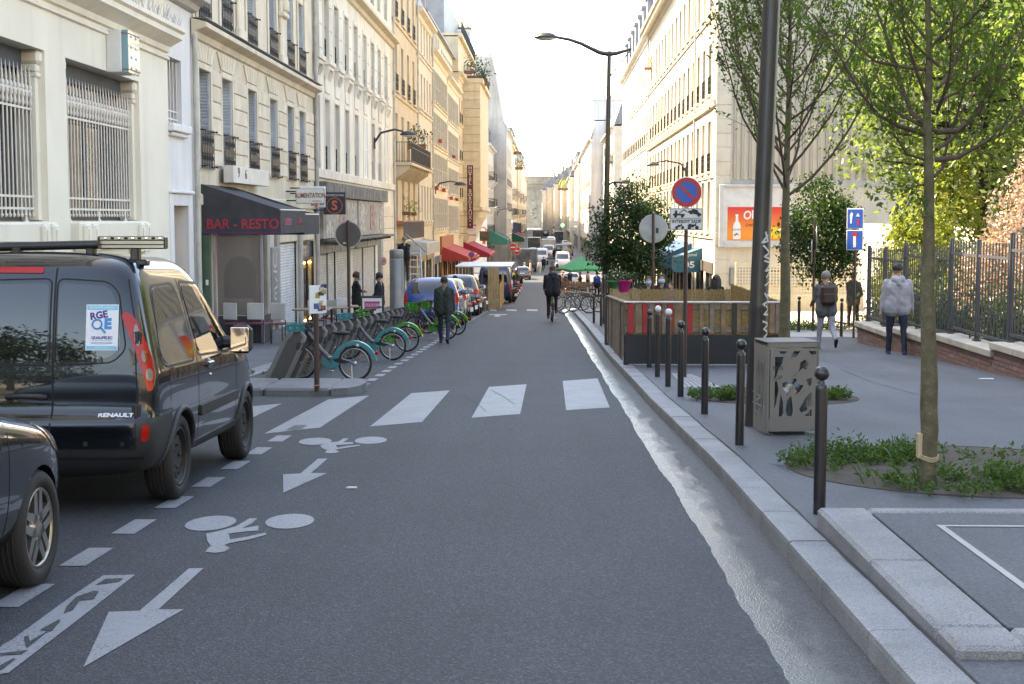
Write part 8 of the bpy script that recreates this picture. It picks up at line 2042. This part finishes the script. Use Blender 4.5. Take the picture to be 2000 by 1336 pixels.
# ---------------------------------------------------------------- traffic far down the street
LVan=[(.3,.85,.05,4.9,.15,.3),(.5,.97,.0,5.0,.12,.35),(.9,.98,.0,5.0,.12,.35),(1.15,.97,.0,4.75,.12,.3),(1.3,.96,.02,4.4,.12,.3),(1.9,.90,.05,3.8,.12,.25),(2.15,.85,.1,3.5,.15,.25),(2.22,.6,.25,3.2,.2,.2)]
_VM={}
def far_van(label,px,Y,pm,towards=False,box=None,sc=1.,name='van'):
 o=thing(name,label,'truck' if box else 'van',(atY(px,500,Y).x,Y,G(Y)),PI if towards else 0,'traffic far down the street',sc)
 k=pm.name
 if k not in _VM:m_=body_mesh(LVan,[.25,.5,.75],1);m_.materials.clear();m_.materials.append(pm);set_flat(m_,50);_VM[k]=(m_,Skin(m_))
 me,s=_VM[k]
 if towards:o.location.y+=5
 link('body',me,o)
 s.patch([(-.75,1.32),(.75,1.32),(.68,1.92),(-.68,1.92)],'f',.01,3,.4).obj('windscreen',G_car,o)
 s.patch([(-.7,1.25),(.7,1.25),(.66,1.9),(-.66,1.9)],'r',.01,3,.4).obj('rear_window',G_car,o)
 for sx in(-1,1):
  s.patch([(sx*.86,.7),(sx*.93,.7),(sx*.93,1.3),(sx*.86,1.3)],'r',.012,2,.4).obj('tail_light',M_tail,o);s.patch([(sx*.6,.75),(sx*.9,.75),(sx*.9,.98),(sx*.62,.95)],'f',.012,2,.4).obj('headlight',M_clear,o)
  for yy in(.95,4.1):wheel(o,sx*.88,yy,.34,.2,'steel',sx)
  q=MB();q.cbox(min(sx*.95,sx*1.15),max(sx*.95,sx*1.15),4.05,4.15,1.25,1.55,.03);q.obj('mirror',M_plas,o)
 if box:
  q=MB();q.cbox(-1.15,1.15,-1.2,3.0,.8,box,.04);q.obj('cargo_box',mat('box_%s'%pm.name,[min(1,c*1.0)for c in pm.node_tree.nodes['Principled BSDF'].inputs['Base Color'].default_value[:3]],.5,.2,2),o)
  q=MB();q.box(-1.05,1.05,-1.23,-1.205,.9,box-.1);q.obj('rear_door',mat('box_door',(.10,.10,.10),.6,.4,2),o)
 return o
far_van('dark blue van with ladder under the shelter roof on the left',966,79,paint('navy_van',(.02,.035,.09)),sc=.95)
for px,Y,pm,tw,bx,lab in[(1031,172,P_grey,False,2.75,'dark-backed box truck standing left in the far street'),(1057,196,P_white,True,None,'white van facing the camera beside the dark-backed truck'),(1071,222,paint('pale_truck',(.45,.46,.47)),True,3.0,'pale truck facing the camera in the middle of the far street'),(1099,178,P_white,True,None,'white van with dark windscreen right of the far street middle'),(1043,250,P_white,False,2.9,'white box truck left of the far street middle'),(1076,300,P_white,True,None,'small white van far in the middle of the street'),(1050,345,P_grey,False,3.0,'grey truck farthest left before the arch'),(1091,330,P_white,False,3.0,'white truck farthest right before the arch'),(1108,235,P_beige,False,None,'cream van on the right behind the white one'),(1065,420,P_black,False,None,'dark van under the arch'),(1085,440,paint('yellow_van',(.5,.4,.05)),True,None,'yellowish van under the arch')]:
 far_van(lab,px,Y,pm,tw,bx)
for px,Y,pm,lab in[(1116,128,P_white,'white car parked on the right past the green parasol'),(1020,150,P_grey,'dark car waiting on the left past the bright crossing'),(1112,150,P_beige,'cream car parked on the right behind the white car'),(1030,215,P_black,'black car on the left behind the box truck')]:
 hatch('car',lab,atY(px,520,Y).x,Y,0,pm,1,rim='steel',group='cars far down the street')
for px,Y,pm,lab in[(1100,205,P_black,'black car on the right beside the white van'),(1040,235,P_white,'white car on the left before the white box truck'),(1092,262,P_grey,'grey car on the right in the far street'),(1060,275,P_blue,'blue car in the middle of the far street'),(1046,300,P_black,'black car at the left in the far street'),(1104,300,P_white,'small white car at the right far end')]:
 hatch('car',lab,atY(px,500,Y).x,Y,0,pm,1,rim='steel',group='cars far down the street')
for px,Y,col,lab in[(1091,138,P_black,'black motorbike parked on the right past the parasol'),(1096,146,P_grey,'grey motorbike parked on the right past the parasol'),(1087,168,P_black,'dark motorbike at the right beyond the bright crossing'),(1018,138,P_black,'dark motorbike at the left of the bright crossing')]:
 scooter(lab,col,atY(px,540,Y).x,Y,R(30),1.)
 # ================================================================== people
M_skin=mat('skin',(.42,.24,.16),.55,.08,9);M_skin2=mat('skin_dark',(.20,.11,.07),.55,.08,9)
def cloth(name,col,r=.85):return mat('cloth_'+name,col,r,.18,5,.35,40,world=False)
def dirv(a,b):return Vector((math.sin(b)*math.cos(a),math.sin(a),-math.cos(a)*math.cos(b)))
def person(label,loc,rz,h=1.75,legs=((.0,.0),(.0,.0)),arms=((.05,.12,.25),(.05,.12,.25)),col=None,girth=1.,lean=0.,hair='short',hairm=None,skin=None,mask=False,hood=False,coat=.0,voxel=.014,group=None,hips=None,turn=0.,dress=False,wrists=None,fingers=True):
 """legs: (hip swing forward, knee bend) left/right; arms: (forward swing, outward, elbow bend); col = top, bottom, shoes"""
 o=thing('person',label,'person',loc,rz,group,sc=h/1.75);top,bot,shoe=col;sk=skin or M_skin;g=girth
 mats_=[sk,top,bot,shoe];B=[]
 hz=hips if hips is not None else .93
 pel=Vector((0,0,hz+.02));up=Vector((0,math.sin(lean),math.cos(lean)));fw=Vector((0,math.cos(lean),-math.sin(lean)))
 chest=pel+up*.34;neck=pel+up*.53;head=neck+up*.02+Vector((0,.02,.145));
 cap=lambda a,b,r0,r1,m:B.append((Vector(a),Vector(b),r0,r1,m))
 for sx in(-1,1):
  cap(pel+Vector((sx*.075*g,-.01,-.02)),pel+up*.18+Vector((sx*.07*g,0,0)),.125*g,.115*g,1 if coat>0 else 2)
  cap(pel+up*.12+Vector((sx*.06*g,0,0)),chest+Vector((sx*.085*g,0,0)),.122*g,.125*g,1);cap(chest+Vector((sx*.08*g,-.005,0)),pel+up*.475+Vector((sx*.085,-.01,0)),.125*g,.072,1)
  if coat:cap(pel+up*.15+Vector((sx*.075*g,0,0)),pel-up*coat+Vector((sx*.085*g,0,0)),.128*g,.135*g,1)
  if dress:cap(pel+Vector((sx*.08,0,0)),pel+Vector((sx*.13,0,-.5)),.13,.13,1)
 cap(pel+up*.46,neck+up*.05,.070,.060,0)
 for i,sx in enumerate((-1,1)):
  hf,kb=legs[i];hip=pel+Vector((sx*.092*g,0,-.05));k=hip+dirv(hf,sx*.03)*.42;a=k+dirv(hf-kb,sx*.01)*.42
  cap(hip,k,.092*g,.064,2);cap(k,a+(a-k)*.02,.062,.050,2)
  f=(a-k).normalized();toe=Vector((0,-f.z,f.y));foot=a+f*.055
  cap(foot-toe*.045,foot+toe*.07,.042,.040,3);cap(foot+toe*.06,foot+toe*.15+Vector((sx*.012,0,0)),.040,.030,3)
  sh=pel+up*.435+Vector((sx*.172*g,-.01,0));sw,ab,eb=arms[i];ab*=sx
  e=sh+dirv(sw,ab)*.29;
  if wrists:w_=Vector(wrists[i]);d0=(w_-sh);e=sh+d0*.5+Vector((sx*.10,-.06,-.08))
  else:w_=e+dirv(sw+eb,ab*.6)*.26
  cap(sh,e,.068*g**.5,.052,1);cap(e,e.lerp(w_,.9),.052,.040,1);cap(e.lerp(w_,.85),w_,.030,.026,0)
  d=(w_-e).normalized();side=Vector((1,0,0))if abs(d.x)<.7 else Vector((0,1,0));s2=side.cross(d).normalized();
  cap(w_,w_+d*.07,.030,.034,0)
  if fingers:
   for q,(off,L)in enumerate(((-.027,.062),(-.009,.072),(.009,.068),(.027,.054))):p=w_+d*.075+s2*off;cap(p,p+d*L*.6,.0105,.010,0);cap(p+d*L*.6,p+d*L+side*-sx*.02,.010,.009,0)
   cap(w_+d*.02-s2*.028,w_+d*.07-s2*.055,.013,.010,0)
 hr=.098;head=head-up*.022;ct,st_=math.cos(turn),math.sin(turn);hd=lambda x,y,z:head+Vector((x*ct-y*st_,x*st_+y*ct,z))
 cap(hd(0,-.01,.03),hd(0,.0,.035),.098,.092,0);cap(hd(0,.035,-.04),hd(0,.04,-.075),.066,.048,0);cap(hd(0,.105,-.005),hd(0,.118,-.022),.011,.014,0)
 for sx in(-1,1):cap(hd(sx*.088,-.005,.012),hd(sx*.094,-.008,-.025),.016,.013,0)
 if hood:cap(pel+up*.50+Vector((-.07,-.07,0)),pel+up*.50+Vector((.07,-.07,0)),.07,.07,1);cap(pel+up*.53+Vector((-.085,-.01,0)),pel+up*.53+Vector((.085,-.01,0)),.05,.05,1);cap(pel+up*.42+Vector((0,-.12,0)),pel+up*.5+Vector((0,-.10,0)),.05,.06,1)
 mb=MB()
 for p0,p1,r0,r1,m in B:
  d=p1-p0;L=d.length
  if L>1e-4:mb.tube([p0-d/L*r0*.02,p0.lerp(p1,.5),p1],[r0,(r0+r1)/2,r1],12)
  mb.sphere(p0,r0,10,6);mb.sphere(p1,r1,10,6)
 ob=mb.obj('body',M_skin);md=ob.modifiers.new('r','REMESH');md.mode='VOXEL';md.voxel_size=voxel;md.use_smooth_shade=True
 sm=ob.modifiers.new('s','SMOOTH');sm.iterations=4 if voxel<.02 else 1;sm.factor=.5
 bpy.context.view_layer.update();me=evaluated(ob);bpy.data.objects.remove(ob);me.name='body';me.materials.clear()
 for m in mats_:me.materials.append(m)
 n=len(me.vertices);co=np.zeros(n*3);me.vertices.foreach_get('co',co);co=co.reshape(-1,3)
 if voxel<.02:
  ph=NR.uniform(0,6,6);dz=.004*np.sin(co[:,2]*38+6*np.sin(co[:,0]*9+ph[0])+ph[1])+.003*np.sin(co[:,2]*23+co[:,1]*30+ph[2]);rr=np.hypot(co[:,0],co[:,1])+1e-6
  k=((co[:,2]<hz+.48)&(co[:,2]>.12))[:,None];co=co+k*np.stack([co[:,0]/rr*dz,co[:,1]/rr*dz,0*dz],1);me.vertices.foreach_set('co',co.ravel())
 nf=len(me.polygons);ce=np.zeros(nf*3);me.polygons.foreach_get('center',ce);ce=ce.reshape(-1,3);best=np.full(nf,9.);mi=np.zeros(nf,int)
 for p0,p1,r0,r1,m in B:
  a=np.array(p0);d=np.array(p1)-a;t=np.clip(((ce-a)@d)/max(1e-9,d@d),0,1);D=np.linalg.norm(ce-a-t[:,None]*d,axis=1)-(r0+(r1-r0)*t)
  k=D<best-1e-4;best[k]=D[k];mi[k]=m
 me.polygons.foreach_set('material_index',mi.astype(np.int32));me.polygons.foreach_set('use_smooth',np.ones(nf,bool));me.update();link('body',me,o)
 hm=hairm or mat('hair_black',(.012,.010,.009),.6,.2,60)
 if hair!='none':
  q=MB();R_=.104 if hair=='short' else .112;rings,seg=9,18;vs=[]
  for i in range(rings+1):
   ph=lerp(0,PI*.62,i/rings)
   for k in range(seg):
    a=2*PI*k/seg;yy=math.sin(a);lim=1. if yy<.2 else lerp(1.,.50,(yy-.2)/.8);p_=ph*lim;r=R_*(1+rnd.uniform(-.02,.03)*(2 if hair!='short' else 1))
    vs.append(hd(r*math.sin(p_)*math.cos(a)*.96,r*math.sin(p_)*yy*1.06-.012,.034+r*math.cos(p_)))
  q.add(vs,[(i*seg+k,(i+1)*seg+k,(i+1)*seg+(k+1)%seg,i*seg+(k+1)%seg)for i in range(rings)for k in range(seg)],0,True)
  if hair=='long':
   for k in range(9):a=lerp(PI*.95,PI*2.05,k/8);q.tube([hd(.09*math.cos(a),.08*math.sin(a),.03),hd(.105*math.cos(a),.10*math.sin(a)-.02,-.1),hd(.11*math.cos(a),.10*math.sin(a)-.03,-.28)],[.035,.04,.02],6)
  if hair=='curly':
   for k in range(60):a,b=rnd.uniform(0,2*PI),rnd.uniform(-.3,1.5);
   for k in range(55):
    a,b=rnd.uniform(PI*.85,PI*2.15),rnd.uniform(-.5,1.5);q.sphere(hd(.10*math.cos(b)*math.cos(a),.10*math.cos(b)*math.sin(a)-.01,.03+.10*math.sin(b)),rnd.uniform(.022,.034),6,4)
  q.obj('hair',hm,o)
 for sx in(-1,1):q=MB();q.sphere(hd(sx*.034,.083,.018),.011,8,5);q.obj('eye',mat('eye_white',(.5,.48,.45),.2),o);q=MB();q.sphere(hd(sx*.034,.092,.018),.005,6,4);q.obj('iris',M_blk,o)
 q=MB();q.tube([hd(-.024,.098,-.055),hd(0,.106,-.053),hd(.024,.098,-.055)],.005,5);q.obj('mouth',mat('lips',(.3,.11,.09),.5),o)
 if mask:
  q=MB();vs=[];
  for i in range(5):
   z=lerp(.0,-.10,i/4)
   for k in range(9):a=lerp(-1.25,1.25,k/8);r=.086+.038*math.cos(a)*math.sin(PI*(i+.7)/5.4);vs.append(hd(r*math.sin(a),.028+r*math.cos(a)*.95,z))
  q.add(vs,[(i*9+k,i*9+k+1,(i+1)*9+k+1,(i+1)*9+k)for i in range(4)for k in range(8)],0,True);q.obj('face_mask',mat('mask_blue',(.30,.48,.58),.8,.05),o)
 o['j']=0;del o['j'];return o
H_grey=mat('hair_grey',(.22,.21,.20),.6,.3,60);H_brown=mat('hair_brown',(.075,.035,.015),.6,.3,60);H_blond=mat('hair_fair',(.28,.19,.11),.6,.3,60)
c_jean=cloth('dark_jeans',(.018,.028,.05));c_navy=cloth('navy',(.012,.014,.024));c_black=cloth('black',(.008,.008,.009));c_hood=cloth('pale_grey',(.36,.36,.40));c_gj=cloth('grey_jacket',(.10,.105,.105));c_lil=cloth('pale_trousers',(.36,.35,.40));c_grn=cloth('bottle_green',(.020,.032,.026));c_mar=cloth('maroon',(.05,.008,.018));c_plum=cloth('plum_black',(.014,.011,.017));c_red=cloth('red',(.42,.018,.02));c_bei=cloth('beige',(.38,.31,.22));c_tweed=cloth('tweed',(.13,.12,.125));c_brn=cloth('brown',(.055,.04,.032));c_whi=cloth('white',(.55,.55,.55));c_blu=cloth('blue',(.015,.06,.28));S_blk=mat('shoe_black',(.012,.012,.012),.5);S_blu=mat('shoe_blue',(.012,.025,.12),.6)
p=gnd(1750,692,PAV);person('man in pale grey hooded sweatshirt and dark jeans walking beside the brick wall',p,R(-4),1.76,((.16,.05),(-.10,.12)),((-.05,.20,.12),(.05,.20,.15)),(c_hood,c_jean,S_blu),1.22,.03,'short',skin=M_skin,hood=True,coat=.06,voxel=.011)
p=gnd(1612,683,PAV);bpk=person('grey-haired man in grey jacket and pale trousers walking with a brown backpack',p,R(3),1.62,((.22,.04),(-.22,.75)),((.25,.16,.9),(.2,.16,.9)),(c_gj,c_lil,S_blk),1.1,.10,'short',H_grey,coat=.10,voxel=.011)
bk=thing('backpack','brown leather backpack on the back of the grey-haired man','backpack',bpk.location+Vector((0,-.10,1.15)),R(3),sc=.95)
M_lea=mat('brown_leather',(.05,.028,.022),.5,.2,9);q=MB();q.cbox(-.165,.165,-.16,-.01,-.23,.20,.05);q.obj('bag',M_lea,bk);q=MB();q.cbox(-.13,.13,-.195,-.155,-.18,.02,.03);q.obj('pocket',M_lea,bk)
for sx in(-1,1):q=MB();q.tube([(sx*.09,-.03,.19),(sx*.12,.02,.31),(sx*.14,.12,.27),(sx*.15,.18,.05)],.018,6,squash=.5);q.obj('strap',M_lea,bk)
q=MB();q.tube([(-.04,-.08,.20),(-.03,-.09,.25),(.03,-.09,.25),(.04,-.08,.20)],.01,5);q.obj('handle',M_lea,bk)
Yz=41;pz=atY(1666,600,Yz);person('elderly man in grey jacket with hands behind his back by the side street',(pz.x,Yz,G(Yz)+PAV),R(10),1.62,((.1,.05),(-.12,.15)),((-.35,.18,-.1),(-.35,.18,-.1)),(c_tweed,c_brn,S_blk),1.05,.02,'short',mat('hair_thin',(.25,.19,.15),.6),coat=.12,wrists=((-.05,-.17,.88),(.05,-.18,.90)))
p=gnd(868,670,0);person('man in bottle green jacket walking along the dashed line',p,R(-3),1.60,((.30,.10),(-.24,.35)),((-.1,.13,.25),(.15,.13,.2)),(c_grn,c_jean,S_blk),1.12,.02,'short',skin=M_skin2,coat=.10,voxel=.011)
S_=1.13
person('cyclist in dark hooded jacket and maroon trousers seen from behind mid-road',cyc.location+Vector((0,.20*S_,.02)),R(1),1.94,((.62,.72),(1.12,1.28)),((.62,.15,.35),(.62,.15,.35)),(c_plum,c_mar,S_blk),1.2,.22,'short',mat('hair_cropped',(.05,.04,.036),.7),hood=True,coat=.05,hips=.94,voxel=.012)
rl=person('scooter rider in red jacket seen from behind with one leg out',mr.location+Vector((.0,.05,-.02)),0,1.72,((1.25,1.35),(.75,.55)),((.6,.25,.4),(.6,.25,.4)),(c_red,c_bei,S_blk),1.12,.16,'none',hips=.78,voxel=.02,coat=.02)
q=MB();q.sphere((0,.02,1.49),.145,14,9,sc=(1,1.1,1.05));q.obj('helmet',mat('helmet_dark',(.02,.02,.025),.2,coat=1),rl)
b2_=thing('backpack','grey backpack on the back of the scooter rider','backpack',mr.location+Vector((0,-.10,1.17)),0);q=MB();q.cbox(-.14,.14,-.15,-.02,-.2,.2,.05);q.obj('bag',cloth('bag_grey',(.10,.10,.10)),b2_)
for sx in(-1,1):q=MB();q.tube([(sx*.08,-.03,.19),(sx*.11,.06,.25),(sx*.12,.15,.1)],.016,5);q.obj('strap',MATS['cloth_bag_grey'],b2_)
def stand(px,ytop,Y,lab,rz,h,**kw):
 p=atY(px,ytop,Y);return person(lab,(p.x,Y,p.z-h*1.0),rz,h,**kw)
def onpav(px,Y,lab,rz,h,**kw):return person(lab,(atY(px,560,Y).x,Y,G(Y)+PAV),rz,h,**kw)
onpav(696,38.5,'woman with curly brown hair and face mask, arms folded before the shutters',R(-70),1.60,arms=((.35,.2,1.3),(.35,.2,1.3)),col=(c_black,c_black,S_blk),hair='curly',hairm=H_brown,mask=True,coat=.12,wrists=((.08,.18,1.18),(-.08,.18,1.20)))
onpav(741,38.8,'black-haired person in navy jacket and mask facing the curly-haired woman',R(75),1.58,col=(c_navy,c_black,S_blk),hair='curly',mask=True,coat=.15,arms=((.2,.1,.7),(.2,.1,.7)))
p=atY(790,462,55.6);person('man in black jacket standing high on the stepladder under the awning',(p.x,55.6,p.z-1.72),R(15),1.72,((.12,.25),(.0,.05)),((.9,.3,.7),(1.4,.3,.6)),(c_black,cloth('charcoal',(.03,.03,.032)),S_blk),1.05,.05,'short',H_blond,coat=.04)
pl_=thing('handrail_pole','long grey pole slanting down from the shop awning past the ladder','pole',atY(793,458,55.2),0);e_=atY(833,492,54.0)-Vector(pl_.location);q=MB();q.tube([(0,0,0),tuple(e_)],.03,6);q.obj('pole',M_galv,pl_)
p=atY(889,538,50);person('dark-haired person half hidden behind the parked cars',(atY(889,560,50).x,50,p.z-1.6),0,1.6,col=(c_black,c_black,S_blk),voxel=.02)
stand(1267,540,36,'smaller masked person standing behind the terrace screen',R(175),1.52,col=(c_black,c_black,S_blk),mask=True,hairm=H_brown,voxel=.018)
stand(1293,536,35.4,'masked woman in dark blue coat standing behind the terrace screen',R(170),1.58,col=(c_navy,c_black,S_blk),hair='long',hairm=H_brown,mask=True,arms=((.3,.2,1.6),(.1,.1,.4)),voxel=.018)
stand(1310,552,35.0,'child in blue beside the masked woman behind the terrace',R(150),1.25,col=(c_blu,c_navy,S_blk),hairm=H_brown,voxel=.02)
stand(1399,538,35.2,'woman with long dark brown hair seen from behind over the terrace',R(-20),1.58,col=(c_black,c_black,S_blk),hair='long',hairm=mat('hair_dark_brown',(.03,.015,.012),.6,.3,60),voxel=.018)
W=((.45,.05),(-.35,.3))
for px,Y,rz,h,legs,col,kw,lab in[(1025,152,70,1.68,W,(c_whi,c_whi,S_blk),dict(hair='long',hairm=H_blond),'fair-haired person in white striding over the sunlit crossing'),(1036,160,-80,1.66,W,(c_bei,c_bei,S_blk),dict(hair='long',hairm=H_brown,dress=True),'person in beige dress on the far crossing'),(1053.5,161,180,1.7,W,(c_whi,c_bei,S_blk),dict(hairm=H_blond),'person in white shirt walking towards the camera on the far crossing'),(1088,158,5,1.74,W,(c_whi,c_black,S_blk),{},'person in white shirt with black backpack at the far crossing'),(1166,88,-20,1.7,((0,0),(0,0)),(c_blu,c_navy,S_blk),{},'person in bright blue jacket by the cafe tables'),(1133,100,100,1.7,((0,0),(0,0)),(c_navy,c_black,S_blk),{},'dark-clothed person under the green parasol'),(1001,118,20,1.7,W,(cloth('hi_vis',(.45,.6,.05)),c_navy,S_blk),{},'worker in yellow safety vest beyond the blue van'),(1192,82,30,1.68,((0,0),(0,0)),(c_black,c_brn,S_blk),dict(hair='long',hairm=H_brown),'dark-haired woman in black near the bushy tree')]:
 onpav(px,Y,lab,R(rz),h,legs=legs,col=col,voxel=.03,fingers=False,**kw)
for px,Y,rz,col,lab in[(1113,120,40,(c_navy,c_black,S_blk),'person in navy near the white car past the parasol'),(1148,108,-60,(c_bei,c_black,S_blk),'person in beige top behind the parasol'),(1178,96,90,(c_plum,c_jean,S_blk),'dark figure between the tall lamp and the cafe tables'),(1015,190,0,(c_black,c_navy,S_blk),'dark walker on the far left pavement'),(1110,190,180,(c_red,c_black,S_blk),'person in red on the far right pavement'),(1082,215,0,(c_black,c_black,S_blk),'dark figure crossing far down the street')]:
 onpav(px,Y,lab,R(rz),1.7,legs=W,col=col,voxel=.03,fingers=False)
q=atY(1088,515,158);b3_=thing('backpack','black backpack on the person at the far crossing','backpack',(atY(1088,560,158).x,157.86,G(158)+1.25),R(5));q=MB();q.cbox(-.15,.15,-.14,0,-.2,.2,.05);q.obj('bag',c_black,b3_)
fb=city_bike('black bicycle ridden away down the far street',M_bikegrey);Yb=175;fb.location=(atY(1062,510,Yb).x,Yb,G(Yb))
person('cyclist in black riding away down the far street',fb.location+Vector((0,.2,0)),0,1.76,((.62,.72),(1.12,1.28)),((.62,.15,.35),(.62,.15,.35)),(c_black,c_black,S_blk),1.1,.2,'short',hips=.9,voxel=.03,fingers=False)
bd=thing('bird','small dark gull gliding over the far roofs','bird',atY(1129,260,150),R(40));q=MB();q.sphere((0,0,0),.09,8,6,sc=(.8,2.4,.8))
for sx in(-1,1):q.add([(0,.1,.03),(sx*.28,.12,.12),(sx*.6,-.04,.06),(sx*.26,-.06,.10),(0,-.1,.03)],[(0,1,3,4),(1,2,3)])
q.obj('body',mat('bird_grey',(.12,.12,.12),.8),bd)
